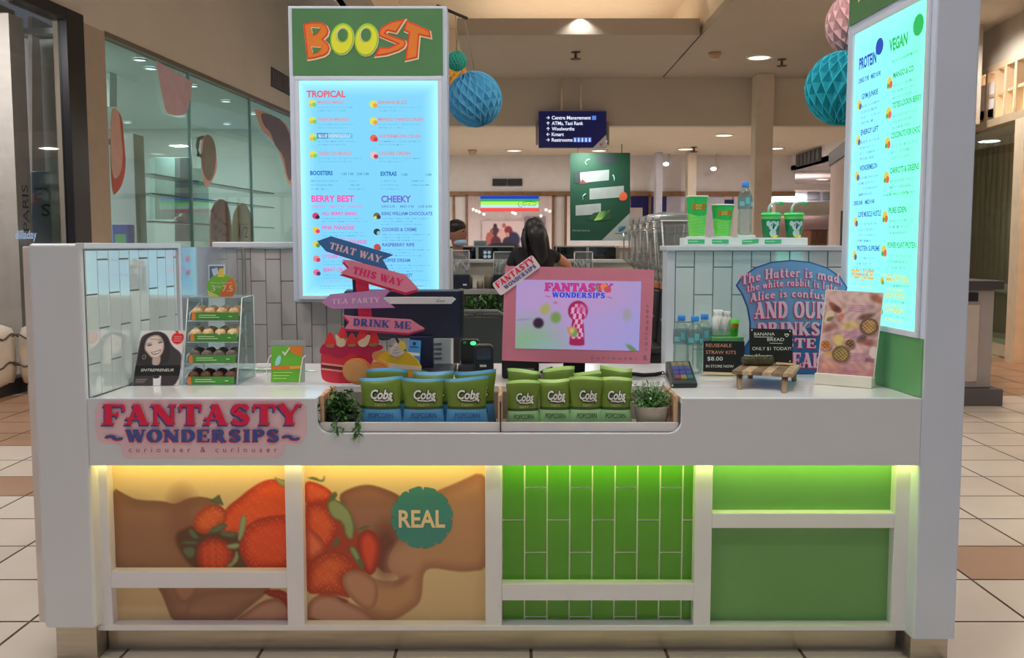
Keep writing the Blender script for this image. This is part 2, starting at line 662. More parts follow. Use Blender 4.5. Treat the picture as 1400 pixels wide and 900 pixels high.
# ------------------------------------------------------------------ printed pictures
class Ink:
    """a picture painted on a grid of points (u, v); laid on a flat print with raster()"""
    def __init__(self, u0, v0, u1, v1, nx, ny, base):
        self.box = (u0, v0, u1, v1, nx, ny)
        self.U, self.V = np.meshgrid(np.linspace(u0, u1, nx), np.linspace(v0, v1, ny))
        self.C = np.ones(self.U.shape + (3,)) * np.array(base, float)

    def sd(self, poly):
        P = np.array(poly, float)
        d = np.full(self.U.shape, 1e18)
        inside = np.zeros(self.U.shape, bool)
        for i in range(len(P)):
            a, b = P[i], P[(i + 1) % len(P)]
            ex, ey = b - a
            wx, wy = self.U - a[0], self.V - a[1]
            t = np.clip((wx * ex + wy * ey) / (ex * ex + ey * ey + 1e-12), 0, 1)
            d = np.minimum(d, (wx - ex * t) ** 2 + (wy - ey * t) ** 2)
            c = ((a[1] <= self.V) & (b[1] > self.V)) | ((a[1] > self.V) & (b[1] <= self.V))
            xi = a[0] + (self.V - a[1]) * ex / (ey if abs(ey) > 1e-9 else 1e-9)
            inside ^= c & (self.U < xi)
        d = np.sqrt(d)
        return np.where(inside, -d, d)

    def over(self, m, c):
        c = np.array(c, float)
        self.C = self.C * (1 - m[..., None]) + c * m[..., None]

    def poly(self, poly, c, soft=1.0, a=1.0, rim=None, depth=12.0):
        d = self.sd(poly)
        m = np.clip(0.5 - d / soft, 0, 1) * a
        c = np.array(c, float)
        if rim is not None:
            t = np.clip(-d / depth, 0, 1)[..., None]
            t = t * t * (3 - 2 * t)
            c = np.array(rim, float) * (1 - t) + c * t
            self.C = self.C * (1 - m[..., None]) + c * m[..., None]
        else:
            self.over(m, c)
        return d

    def blob(self, cx, cy, rx, ry, c, soft=0.3, a=1.0, rot=0.0):
        ca, sa = math.cos(rot), math.sin(rot)
        x, y = self.U - cx, self.V - cy
        r = np.sqrt(((x * ca + y * sa) / rx) ** 2 + ((-x * sa + y * ca) / ry) ** 2)
        self.over(np.clip((1 - r) / soft + 0.5, 0, 1) * a, c)


def raster(mb_name, ink, fn, m, parent, k=None, emit=False):
    u0, v0, u1, v1, nx, ny = ink.box
    o3 = Vector(ORG[parent.name])
    pts = [tuple(Vector(fn(u, v)) - o3) for v in np.linspace(v0, v1, ny) for u in np.linspace(u0, u1, nx)]
    fs = [(j * nx + i, (j + 1) * nx + i, (j + 1) * nx + i + 1, j * nx + i + 1) for j in range(ny - 1) for i in range(nx - 1)]
    me = bpy.data.meshes.new(mb_name)
    me.from_pydata(pts, [], fs)
    at = me.color_attributes.new('ink', 'FLOAT_COLOR', 'POINT')
    c = np.clip(ink.C.reshape(-1, 3) / 255.0, 0, 1)
    c = np.where(c <= 0.04045, c / 12.92, ((c + 0.055) / 1.055) ** 2.4)
    if not emit:
        c = c / (LIT if k is None else k)
        c = c / np.maximum(1.0, c.max(axis=1, keepdims=True) / 0.88)
    buf = np.ones((len(c), 4), np.float32)
    buf[:, :3] = c
    at.data.foreach_set('color', buf.ravel())
    me.materials.append(m)
    me.update()
    o = bpy.data.objects.new(mb_name, me)
    col.objects.link(o)
    o.parent = parent
    ORG[o.name] = tuple(o3)
    return o

# ================================================================== THE SETTING
CEIL = 4.42
beige = mat('ceiling_paint', (135, 127, 117), 0.8, var=0.03, vscale=1.5)
wallbeige = mat('bulkhead_paint', (158, 150, 138), 0.8, var=0.03, vscale=1.2)
whitewall = mat('white_paint', (196, 190, 192), 0.7, var=0.03)
greywhite = mat('grey_white_paint', (170, 166, 164), 0.7, var=0.03)
brownrail = mat('brown_timber_rail', (110, 82, 60), 0.5, var=0.2, vscale=9)
blackframe = mat('black_window_frame', (30, 29, 32), 0.35)
tile_cream = mat('cream_floor_tile', (180, 170, 158), 0.28, var=0.05, vscale=2.2)
tile_cream2 = mat('pale_floor_tile', (172, 161, 149), 0.30, var=0.06, vscale=2.0)
tile_brown = mat('brown_floor_tile', (140, 108, 86), 0.30, var=0.08, vscale=2.5)
grout_m = mat('floor_grout', (92, 78, 68), 0.8)
grille_m = mat('dark_grille', (60, 58, 62), 0.6)
disc_m = glow('downlight_glow', (255, 246, 232), 2.6)
disc_cool = glow('cool_downlight_glow', (240, 250, 255), 2.6)
ring_m = mat('white_light_ring', (225, 215, 205), 0.5)

mb = MB()
mb.poly([(-14, -3, -0.004), (14, -3, -0.004), (14, 34, -0.004), (-14, 34, -0.004)], 0)
g = 0.006
for i in range(-28, 26):
    for j in range(-13, 60):
        x0, y0 = 2.07 + 0.5 * i, 3.69 + 0.48 * j
        if abs(x0) > 12 or y0 > 31:
            continue
        x1, y1 = x0 + 0.5, y0 + 0.48
        cx, cy = x0 + .25, y0 + .24
        brown = (4.15 < cy < 4.66 and cx > 1.9) or (5.8 < cy < 6.3 and cx < -2.4) or (7.0 < cy < 9.3 and cx < -2.4) or (9.6 < cy < 12.8 and cx > 3.5)
        mi = 3 if brown else (1 if R.random() < 0.6 else 2)
        mb.poly([(x0 + g, y0 + g, 0), (x1 - g, y0 + g, 0), (x1 - g, y1 - g, 0), (x0 + g, y1 - g, 0)], mi)
struct('floor', mb, [grout_m, tile_cream, tile_cream2, tile_brown], recalc=False)

# main ceiling with a raised recess and the slab that hangs in it
RX0, RX1, RY0, RY1 = -1.75, 2.64, 9.0, 17.0
mb = MB()
mb.box(-2.1, RX0, -3, 16.99, CEIL, CEIL + .12)
mb.box(RX1, 12, -3, 16.99, CEIL, CEIL + .12)
mb.box(RX0, RX1, -3, RY0, CEIL, CEIL + .12)
struct('ceiling', mb, beige)
mb = MB()
mb.box(RX0 - .1, RX1 + .1, RY0 - .1, RY1 + .1, 5.25, 5.35)
mb.box(RX0 - .1, RX0, RY0 - .1, RY1 + .1, CEIL + .12, 5.25)
mb.box(RX1, RX1 + .1, RY0 - .1, RY1 + .1, CEIL + .12, 5.25)
mb.box(RX0, RX1, RY0 - .1, RY0, CEIL + .12, 5.25)
mb.box(RX0, RX1, RY1 - .06, RY1 - .005, CEIL + .0, 5.25)
struct('ceiling_recess', mb, mat('recess_paint', (200, 188, 172), 0.8, var=.03))
mb = MB()
mb.box(-0.76, 2.60, 13.45, 16.93, 4.40, 4.63)
struct('ceiling_slab', mb, beige, bevel=.01)
lamp('cove_lamp', 'AREA', (0.9, 15.0, 4.68), 22, (1, .81, .60), 3.0, (0.9, 15.0, 6), size_y=2.6)
lamp('cove_lamp', 'AREA', (0.9, 13.2, 4.75), 5, (1, .80, .56), 3.2, (0.9, 12.0, 6), size_y=.3)
lamp('slab_downlight', 'SPOT', (Xu(795, 30, 13.2), 13.36, 4.66), 14, WARM, .02, (Xu(795, 30, 13.2), 13.40, 3.5), 2.2)

mb = MB()
mb.box(-3.0, 8.2, 17.0, 17.2, 3.60, CEIL + .9)
struct('ceiling_bulkhead', mb, wallbeige)
mb = MB()
mb.box(-3.0, 6.5, 17.19, 22.6, 3.60, 3.70)
struct('ceiling_lower', mb, mat('lower_ceiling_paint', (180, 168, 154), 0.8, var=.03))
mb = MB()
mb.box(6.5, 6.6, 13.0, 22.4, 3.25, 3.70)
mb.box(6.5, 12, 13.0, 27, 3.25, 3.35)
struct('ceiling_right_bulkhead', mb, mat('right_bulkhead_paint', (178, 172, 172), 0.8, var=.03))
for lx, ly, lz, lp in ((-1.5, 19.5, 3.5, 130), (1.5, 19.5, 3.5, 130), (4.6, 19.5, 3.5, 130), (9, 22, 3.2, 160)):
    lamp('far_ceiling_lamp', 'AREA', (lx, ly, lz + .06), lp * .35, WARM, .3, (lx, ly, 0))

# the far row of shops
YB = 22.4
mb = MB()
mb.box(-3.7, 6.6, YB, YB + .2, Zv(265, YB), 3.62)
struct('wall_far', mb, mat('far_wall_paint', (190, 184, 184), .8, var=.03))
mb = MB()
mb.box(-5, 6.6, YB - .06, YB, Zv(268.5, YB), Zv(262, YB))
for u in (619, 636.5, 754.5, 771.5, 886):
    mb.box(Xu(u, 300, YB), Xu(u + 3.4, 300, YB), YB - .06, YB + .1, 0, Zv(267, YB))
struct('trim_1', mb, brownrail)
mb = MB()
mb.box(Xu(622.4, 300, YB), Xu(636.5, 300, YB), YB, YB + .25, 0, Zv(265, YB))
mb.box(Xu(758, 300, YB), Xu(771.5, 300, YB), YB, YB + .25, 0, Zv(265, YB))
mb.box(Xu(560, 300, YB), Xu(619, 300, YB), YB, YB + .25, 0, Zv(265, YB))
struct('wall_far_piers', mb, whitewall)
mb = MB()   # the shop behind the opening
mb.box(-5, 12, 28.5, 28.7, 0, 3.6, 0)
mb.box(-5, 12, 22.6, 28.6, 2.95, 3.0, 0)
mb.box(-5, -4.9, 22.6, 28.6, 0, 3, 0)
struct('wall_far_shop', mb, mat('pink_shop_paint', (196, 186, 186), .8, var=.03))
for lx in (-1.2, 0.8, 4.0, 7.5):
    lamp('shop_lamp', 'AREA', (lx, 25.6, 2.93), 40, (1, .95, .92), .3, (lx, 25.6, 0))
mb = MB()    # blue shop and white shop fronts to the right of the banner
mb.box(Xu(888, 300, YB), Xu(911, 300, YB), YB, YB + .2, Zv(305, YB), Zv(268, YB), 0)
mb.box(Xu(862, 300, YB), Xu(888, 300, YB), YB, YB + .2, Zv(300, YB), Zv(268, YB), 0)
mb.box(Xu(990, 300, YB), Xu(1003, 300, YB), YB, YB + .2, Zv(285, YB), Zv(273, YB), 0)
mb.box(Xu(911, 300, YB), Xu(990, 300, YB), YB, YB + .2, Zv(330, YB), Zv(267, YB), 1)
mb.box(Xu(1003, 300, YB), Xu(1046, 300, YB), YB, YB + .2, 0, Zv(266, YB), 2)
struct('wall_far_shopfront', mb, [mat('navy_paint', (22, 24, 86), .5), mat('lilac_white_paint', (205, 203, 222), .7), greywhite])
mb = MB()
YR = 26.0
mb.box(6.3, 11.9, YR, YR + .2, Zv(283, YR), 3.3, 0)
struct('wall_far_right', mb, mat('cool_white_paint', (196, 198, 212), .7))
for u0, u1, Y in ((1103, 1120.5, YR - .03), (1124, 1136, YR - .03)):
    mb = MB()
    mb.box(Xu(u0, 267, Y), Xu(u1, 267, Y), Y - .02, Y + .02, Zv(274, Y), Zv(261.5, Y), 0)
    for q in range(6):
        vq = 262.5 + q * 2
        mb.box(Xu(u0 + .6, 267, Y), Xu(u1 - .6, 267, Y), Y - .035, Y - .02, Zv(vq + .8, Y), Zv(vq, Y), 1)
    tag(mb.build('wall_vent', [mat('vent_frame', (140, 142, 155), .5), grille_m]), 'grey louvred air vent high on far white wall, %s' %
        ('beside the far column' if u0 < 1110 else 'next to the pink partition'), 'vent')
mb = MB()
Y = YB - .03
for u0, u1 in ((673.5, 693), (694.5, 714)):
    mb.box(Xu(u0, 249, Y), Xu(u1, 249, Y), Y - .03, Y + .02, Zv(254, Y), Zv(244.5, Y), 0)
    for q in range(5):
        mb.box(Xu(u0 + .5, 249, Y), Xu(u1 - .5, 249, Y), Y - .05, Y - .03, Zv(246.2 + q * 1.7, Y), Zv(245.5 + q * 1.7, Y), 1)
tag(mb.build('wall_vent', [mat('black_vent', (25, 26, 32), .6), grille_m]), 'wide black two-panel air vent above the rainbow striped sign', 'vent')
mb = MB()    # vent on the side of the right bulkhead
mb.box(6.46, 6.50, 20.2, 21.9, 3.28, 3.56, 0)
for q in range(6):
    mb.box(6.44, 6.46, 20.25 + q * .28, 20.38 + q * .28, 3.3, 3.54, 1)
tag(mb.build('wall_vent', [grille_m, mat('vent_slat', (80, 78, 80), .6)]), 'slanted dark air vent on the bulkhead above the green koala cups', 'vent')

# free-standing columns
colm = mat('beige_column', (166, 154, 140), .7, var=.04)
for u0, u1, Y, m_, nm, zt in ((1028, 1052, 16.6, colm, 'column', CEIL), (938, 950, 21.5, colm, 'column', 3.6), (895, 904, 21.8, mat('white_column', (196, 196, 210), .6), 'column', 3.6)):
    mb = MB()
    mb.box(Xu(u0, 300, Y), Xu(u1, 300, Y), Y - .12, Y + .2, 0, zt)
    struct(nm, mb, m_, bevel=.015)

# pink partition at the far right with its shutter rail
mb = MB()
pa, pb = (5.62, 16.95), (4.85, 13.3)
mb.hexa([(pa[0], pa[1], 0), (pb[0], pb[1], 0), (pb[0] + .25, pb[1], 0), (pa[0] + .25, pa[1], 0),
         (pa[0], pa[1], 2.98), (pb[0], pb[1], 2.98), (pb[0] + .25, pb[1], 2.98), (pa[0] + .25, pa[1], 2.98)])
struct('wall_right_partition', mb, mat('pink_grey_paint', (172, 154, 150), .7, var=.04))
mb = MB()
mb.hexa([(pa[0] - .04, pa[1], 2.90), (pb[0] - .04, pb[1], 2.90), (pb[0] + .2, pb[1], 2.90), (pa[0] + .2, pa[1], 2.90),
         (pa[0] - .04, pa[1], 3.12), (pb[0] - .04, pb[1], 3.12), (pb[0] + .2, pb[1], 3.12), (pa[0] + .2, pa[1], 3.12)])
struct('trim_2', mb, mat('dark_shutter_rail', (70, 68, 72), .5))
mb = MB()
mb.box(5.22, 5.34, 15.05, 15.2, .0, 2.05)
struct('trim_3', mb, mat('dark_gap', (40, 30, 32), .6))
mb = MB()
mb.box(4.86, 6.25, 12.9, 13.1, 3.12, CEIL)
struct('ceiling_right_beam', mb, beige)

# bakery shopfront seen past the cups
mb = MB()
Y = 25.0
mb.box(Xu(1060, 283, Y), Xu(1140, 283, Y), Y, Y + .3, Zv(293, Y), Zv(276, Y), 0)
mb.box(Xu(1060, 283, Y), Xu(1140, 283, Y), Y - .3, Y + .3, Zv(295, Y), Zv(293, Y), 1)
mb.box(Xu(1060, 283, Y), Xu(1140, 283, Y), Y + .4, Y + .5, 0, Zv(293, Y), 2)
struct('wall_far_bakery', mb, [mat('cream_lit_fascia', (225, 220, 200), .6), greywhite, mat('dusky_pink', (150, 128, 128), .7)])
lamp('bakery_lamp', 'AREA', (Xu(1100, 283, 24), 24.2, 3.22), 40, (1, .95, .85), .3, (Xu(1100, 283, 24), 24.6, 0))
mb = MB()
mb.box(Xu(1108, 320, 24.6), Xu(1131, 320, 24.6), 24.6, 25.1, 0, Zv(315, 24.6), 0)
mb.box(Xu(1107, 320, 24.6), Xu(1132, 320, 24.6), 24.55, 25.1, Zv(315, 24.6), Zv(314, 24.6), 1)
for q in range(3):
    mb.box(Xu(1110 + q * 7, 320, 24.6), Xu(1115.5 + q * 7, 320, 24.6), 24.57, 24.6, Zv(333, 24.6), Zv(318, 24.6), 1)
tag(mb.build('service_cabinet', [mat('brown_cabinet', (112, 78, 58), .5, var=.15), mat('dark_brown_panel', (84, 60, 48), .5)], bevel=.01),
    'brown panelled cabinet in front of the far bright bakery', 'cabinet')

# ---------------------------------------------------------------- left shop fronts
PL0, PLN = (-5.0, 10.5, 0), (1.0, -0.09, 0.0)


def G(u, v, inward=0.0):
    return onplane(u, v, tuple(Vector(PL0) - Vector(PLN).normalized() * inward), PLN)


def glx(Y):
    return -5.0 + .09 * (Y - 10.5)


def seg(mb, y0, y1, z0, z1, t0, t1, mi=0):
    """slab along the shop front between depths y0 and y1; t0..t1 is how far it stands behind the glass line"""
    mb.hexa([(glx(y0) - t1, y0, z0), (glx(y0) - t0, y0, z0), (glx(y1) - t0, y1, z0), (glx(y1) - t1, y1, z0),
             (glx(y0) - t1, y0, z1), (glx(y0) - t0, y0, z1), (glx(y1) - t0, y1, z1), (glx(y1) - t1, y1, z1)], mi)


ZG = 4.0      # top of the glass
yA = G(118, 300)[1]
yB = G(150, 300)[1]
mb = MB()
seg(mb, 6.5, 21.0, ZG + .05, 6.5, -.02, .3)
mb.box(-6.6, -2.0, -3, 21.4, 6.5, 6.6)
mb.box(-2.12, -2.02, -3, 21.4, CEIL + .0, 6.5)
struct('wall_left_bulkhead', mb, mat('left_bulkhead_paint', (192, 184, 174), 0.8, var=0.03, vscale=1.2))
mb = MB()
seg(mb, yA, yB, 0, ZG + .05, -.02, .3)
struct('wall_left_pier', mb, mat('tan_pier', (150, 138, 124), .7, var=.04))
mb = MB()
seg(mb, yB, 21.0, ZG, ZG + .06, -.03, .1)
struct('trim_4', mb, mat('grey_trim', (95, 84, 76), .5))
mb = MB()
yF = G(95, 300)[1]
seg(mb, yF, yA, 0, ZG + .12, -.06, .05)
seg(mb, 6.5, yF, ZG - .02, ZG + .12, -.06, .12)
seg(mb, 6.5, yF, 0, .16, -.06, .12)
struct('window_1_frame', mb, blackframe, bevel=.008)
pane = clear('shop_glass', (226, 240, 238), .07, .02, .97)
pane2 = clear('dark_shop_glass', (220, 222, 224), .03, .02, .93)
mb = MB()
seg(mb, 6.5, yF, .16, ZG - .02, .02, .03)
struct('window_1', mb, pane2)
y1 = G(263, 250)[1]
y2 = G(345, 250)[1]
for n_, (a, b) in enumerate(((yB, y1 - .01), (y1 + .01, y2 - .01), (y2 + .01, 21.0))):
    mb = MB()
    seg(mb, a, b, .1, ZG, .02, .032)
    struct('window_%d' % (n_ + 2), mb, pane)
mb = MB()
seg(mb, y1 - .012, y1 + .012, .1, ZG, .0, .04)
seg(mb, y2 - .012, y2 + .012, .1, ZG, .0, .04)
struct('trim_5', mb, mat('glass_edge', (105, 135, 135), .2))
# rooms behind the glass
mb = MB()
mb.box(-12, -4.0, 21.05, 21.2, 0, ZG + .2, 0)
mb.box(-11.2, -11.0, 6.5, 21, 0, ZG + .2, 0)
mb.hexa([(-11, yB, ZG + .03), (glx(yB) - .1, yB, ZG + .03), (glx(21) - .1, 21, ZG + .03), (-11, 21, ZG + .03),
         (-11, yB, ZG + .1), (glx(yB) - .1, yB, ZG + .1), (glx(21) - .1, 21, ZG + .1), (-11, 21, ZG + .1)], 0)
mb.hexa([(-11, yA + .7, 0), (glx(yA + .7) - .3, yA + .7, 0), (glx(yA + .7) - .3, yA + .8, 0), (-11, yA + .8, 0),
         (-11, yA + .7, ZG), (glx(yA + .7) - .3, yA + .7, ZG), (glx(yA + .7) - .3, yA + .8, ZG), (-11, yA + .8, ZG)], 0)
struct('wall_left_shop', mb, mat('pale_shop_paint', (188, 196, 194), .7, var=.03))
for lx, ly in ((-6.9, 13.0), (-7.4, 16.1), (-6.4, 18.8)):
    lamp('left_shop_lamp', 'AREA', (lx, ly, ZG + .01), 62, (.97, 1, 1), .3, (lx, ly, 0))
lamp('left_window_fill', 'AREA', (-5.38, 8.9, ZG - .03), 95, (1, .95, .90), .25, (-5.9, 10.0, .8))  # added fill lamp, aimed at the display in the near window
mb = MB()
mb.box(-11, -5.0, 6.3, 6.5, 0, ZG, 0)
struct('wall_left_window_back', mb, mat('grey_shop_paint', (150, 142, 138), .7))
mb = MB()      # ceiling over the near display window
mb.box(-11, glx(6.5) - .13, 6.5, yF, ZG + .0, ZG + .08)
struct('ceiling_left_window', mb, mat('grey_window_ceiling', (112, 104, 98), .8))


def seen(u, v, X):
    """the point on the plane x = X that the photograph shows at (u, v)"""
    return onplane(u, v, (X, 0, 0), (1, 0, 0))


# things in the near window
mb = MB()
a, b = G(24, 300, .30), G(44, 300, .30)
mb.hexa([(a[0] - .25, a[1], 0), (a[0], a[1], 0), (b[0], b[1], 0), (b[0] - .25, b[1], 0),
         (a[0] - .25, a[1], ZG - .05), (a[0], a[1], ZG - .05), (b[0], b[1], ZG - .05), (b[0] - .25, b[1], ZG - .05)])
st = thing('display_pillar', 'pale pillar lettered PARIS inside the near left shop window', 'pillar', (a[0], a[1], 0))
mb.build('shaft', mat('pale_pillar', (176, 168, 160), .6), st)
mb = MB()
A0 = Vector(a) + Vector((.012, 0, 0))
e = (Vector((b[0], b[1], 0)) - Vector((a[0], a[1], 0)))
L_ = e.length
e.normalize()
mb.text('PARIS', lambda u, v: (A0.x + e.x * (L_ * .72 + v), A0.y + e.y * (L_ * .72 + v), 1.66 + u), 0, 0, .11, .50, bold=.01)
mb.build('lettering', mat('dark_letter', (52, 48, 50), .5), st)
pf = quad_map(G(44, 235, .8), G(82, 235, .8), G(82, 420, .8), G(44, 420, .8))
po = thing('window_poster', 'blue grey poster with large dark letters behind the near left window', 'poster', pf(.5, 1))
mb = MB()
mb.prism([pf(0, 0), pf(1, 0), pf(1, 1), pf(0, 1)], (-.02, 0, 0))
mb.build('board', mat('blue_grey_poster', (128, 140, 160), .5), po)
q2 = lambda u, v: tuple(Vector(pf(u, v)) + Vector((.006, 0, 0)))
mb = MB()
mb.text('EY', q2, .06, .205, .085, .78, bold=.02)
mb.text('S', q2, .30, .325, .085, .32, bold=.02)
mb.build('lettering', mat('dark_letter', (52, 48, 50), .5), po)
pf2 = quad_map(G(44, 22, .85), G(80, 40, .85), G(80, 234, .85), G(44, 234, .85))
mb = MB()
mb.prism([pf2(0, 0), pf2(1, 0), pf2(1, 1), pf2(0, 1)], (-.05, 0, 0))
tag(mb.build('window_banner', mat('pale_panel', (190, 182, 178), .6)), 'tall pale banner hanging above the blue grey window poster', 'panel')
rockm = mat('painted_rock', (196, 186, 172), .6, var=.06)
rockl = mat('rock_line', (70, 62, 56), .6)
for q, (u, v, sz) in enumerate(((-52, 552, .25), (51, 543, .25))):
    c = onz(u, v, .0)
    c = (c[0], c[1] + .36, .0)
    rk = thing('painted_seat', 'white block seat with a dark wavy line inside the left window, %s' % ('nearer the photo edge' if q == 0 else 'beside the kiosk end'), 'seat', c, 'painted block seats in the left window')
    mb = MB()
    z0 = .10
    mb.ball((c[0], c[1], z0 + .30), (sz, .30, .32), 20, 14, 0, lambda d: 1.0 / max(abs(d.x) ** 6 + abs(d.y) ** 6 + abs(d.z) ** 6, 1e-6) ** (1 / 6) * .98)
    mb.box(c[0] - sz * .7, c[0] + sz * .7, c[1] - .2, c[1] + .2, 0, z0)
    mb.build('block', rockm, rk)
    mb = MB()
    for zz, ph in ((.50, 0), (.22, 1.2)):
        pts = [(c[0] - sz + 2 * sz * i / 14, c[1] - .305, z0 + zz + .025 * math.sin(i * 1.1 + ph) - .0) for i in range(15)]
        mb.tube(pts, .009, 6)
        pts = [(c[0] + sz * 1.0, c[1] - .29 + .58 * i / 10, z0 + zz + .025 * math.sin(i * 1.1 + ph)) for i in range(11)]
        mb.tube(pts, .009, 6)
    mb.build('painted_line', rockl, rk)
mb = MB()    # illuminated script sign low in the near window
A1 = G(21, 322, .2)
A2 = G(50, 322, .2)
qs = quad_map(G(21, 312, .2), G(50, 312, .2), G(50, 330, .2), G(21, 330, .2))
mb.text('dilladay', qs, .0, .8, .62, 1.0, bold=.03, shear=.0)
tag(mb.build('window_script', glow('blue_white_glow', (200, 225, 255), 1.2)), 'glowing blue white script lettering low in the near left window', 'sign')

# glass decals and things of the second shop window
def decal(name, pts, rgb, label, it=2, extra=()):
    o = thing(name, label, 'sticker', G(sum(p[0] for p in pts) / len(pts), sum(p[1] for p in pts) / len(pts), -.0))
    mb = MB()
    mb.prism([G(u, v, -.004) for u, v in smooth_poly(pts, it)], tuple(Vector(PLN).normalized() * .004))
    mb.build('film', mat('film_%d_%d_%d' % rgb, rgb, .5), o)
    for k, (nm, pp, c) in enumerate(extra):
        mb = MB()
        mb.prism([G(u, v, -.004 - .006 * (k + 1)) for u, v in smooth_poly(pp, it)], tuple(Vector(PLN).normalized() * .004))
        mb.build(nm, mat('film_%d_%d_%d' % c, c, .5), o)
    return o


decal('window_sticker', [(213, 83), (213.2, 83.1), (214, 83.6), (262, 111.5), (262.8, 112), (263, 112.2), (258, 146), (253, 158), (230, 158), (224, 146)], (176, 152, 162), 'mauve cup-shaped sticker at the top of the left shop glass', 1)
decal('window_sticker', [(150, 152), (166, 152), (170, 200), (172, 225), (168, 250), (160, 264), (152, 268)], (160, 72, 58), 'tall pink and red rounded sticker at the near edge of the left shop glass', 2,
      [('pink_shape', [(150, 148), (162, 148), (166, 190), (168, 220), (163, 242), (152, 246)], (204, 166, 154))])
decal('window_sticker', [(275, 190), (281, 183), (292, 190), (296, 212), (297, 225), (294, 240), (285, 256), (279, 255), (274, 225)], (206, 172, 160), 'pink and olive jug-shaped sticker in the middle of the left shop glass', 2,
      [('jug_shape', [(279, 186), (285, 183), (293, 192), (296, 214), (292, 240), (286, 249), (279, 240), (276, 220)], (104, 102, 90))])
mb = MB()
jug = bpy.data.objects.get('window_sticker.002')
mb.tube([G(277, 188, -.02), G(271, 190, -.02), (G(269.5, 200, -.02)), G(271, 212, -.02), G(277, 214, -.02)], .028, 8)
mb.build('jug_handle', mat('film_104_102_90', (104, 102, 90), .5), jug)
decal('window_sticker', [(346, 146), (372, 158), (398, 171), (400, 255), (392, 250), (385, 214), (372, 190), (358, 180), (351, 160)], (200, 160, 146), 'grey and pink dripping sticker at the far end of the left shop glass', 2,
      [('grey_drip', [(355, 150), (398, 170), (399, 250), (393, 244), (388, 212), (376, 200), (370, 180), (360, 172)], (92, 84, 92))])
# standing boards behind the glass, shelves, column
for pts, rgb, label, nm in (([(289, 331), (289, 292), (296, 277), (303, 271), (311, 277), (316, 297), (317, 331)], (150, 92, 92), 'dusky pink arched board with dark pattern behind the left shop glass', 'arched_board'),
                            ([(318, 331), (320, 296), (326, 282), (332, 276), (339, 283), (346, 300), (348, 331)], (196, 160, 136), 'cream arched board marked one half behind the left shop glass', 'arched_board')):
    o = thing(nm, label, 'display board', G(pts[0][0] + 12, 331, .32))
    mb = MB()
    mb.prism([G(u, v, .32) for u, v in smooth_poly([(pts[0][0], 420)] + pts + [(pts[-1][0], 420)], 1)], (-.03, 0, 0))
    mb.build('board', mat('board_%d' % rgb[1], rgb, .6), o)
    mb = MB()
    if 'cream' in label:
        mb.text('1/2', lambda u, v: G(u, v, .31), 327, 325, 15, 12)
        mb.text('bottle', lambda u, v: G(u, v, .31), 326, 308, 2.5, 12)
        mb.build('lettering', mat('dark_letter', (52, 48, 50), .5), o)
    else:
        for k in range(7):
            mb.poly([G(u, v, .31 - .002 * k) for u, v in oval(295 + (k % 3) * 6, 296 + k * 5, 2.2 + (k % 2), 4, 12, k)])
        mb.build('pattern', mat('dark_maroon', (88, 44, 54), .6), o)
mb = MB()
p0, p1 = G(186, 300, .5), G(204, 300, .5)
mb.box(p0[0] - .3, p0[0] + .0, p0[1], p0[1] + .38, 0, 3.05)
struct('wall_left_shop_column', mb, whitewall)
mb = MB()     # fitted furniture at the back of the left shop
def gslab(u0, u1, v0, v1, d, th, mi):
    P = [G(u, v, d) for u, v in ((u0, v1), (u1, v1), (u1, v0), (u0, v0))]
    mb.prism(P, (-th, 0, 0), mi)
gslab(212, 262, 215, 300, 2.4, .1, 0)
gslab(246, 261, 216, 330, 2.3, .1, 1)
gslab(302, 323, 232, 300, 2.4, .1, 1)
gslab(262, 300, 230, 330, 2.6, .1, 0)
gslab(325, 390, 262, 330, 2.4, .1, 2)
gslab(150, 182, 190, 198, 2.2, .1, 1)
gslab(150, 160, 84, 146, 1.2, .15, 2)
struct('wall_left_shop_fittings', mb, [mat('teal_glass_panel', (132, 152, 146), .3), mat('dark_opening', (74, 80, 80), .6), mat('pale_fitting', (186, 190, 188), .6)])
for vq, lb in ((252, 'upper'), (275, 'middle'), (308, 'lower')):
    mb = MB()
    a, b = G(208, vq, .70), G(375, vq, .70)
    z = G(290, vq, .7)[2]
    mb.hexa([(a[0] - .35, a[1], z), (a[0], a[1], z), (b[0], b[1], z), (b[0] - .35, b[1], z),
             (a[0] - .35, a[1], z + .02), (a[0], a[1], z + .02), (b[0], b[1], z + .02), (b[0] - .35, b[1], z + .02)])
    tag(mb.build('glass_shelf', mat('dark_shelf_edge', (84, 104, 106), .2)), '%s long glass display shelf inside the left shop' % lb, 'shelf', 'glass shelves of the left shop')
mb = MB()
c = G(170, 325, .35)
mb.box(c[0] - .12, c[0] + .10, c[1] - .1, c[1] + .1, c[2] - .10, c[2] + .17, 0)
mb.box(c[0] - .09, c[0] + .07, c[1] - .102, c[1] + .102, c[2] - .08, c[2] + .05, 1)
mb.box(c[0] - .3, c[0] + .3, c[1] - .3, c[1] + .3, 0, c[2] - .10, 2)
tag(mb.build('gift_box', [mat('blue_violet_box', (84, 96, 190), .5), mat('green_label', (120, 190, 130), .5), whitewall], bevel=.01), 'blue and green box on a white plinth inside the left shop', 'box')
mb = MB()
c = list(G(243, 306, .85))
c[2] = G(290, 308, .7)[2] + .056
sh = thing('display_shoe', 'pale shoe shown on the lower glass shelf of the left shop', 'shoe', c)
mb.ball((c[0], c[1] + .1, c[2] + .02), (.06, .20, .05), 14, 8)
mb.ball((c[0], c[1] + .24, c[2] + .06), (.055, .09, .07), 12, 8)
mb.build('upper', mat('pale_leather', (205, 202, 196), .5), sh)
mb = MB()
mb.box(c[0] - .055, c[0] + .055, c[1] - .10, c[1] + .32, c[2] - .035, c[2] - .015)
mb.build('sole', mat('grey_sole', (120, 120, 120), .6), sh, bevel=.01)


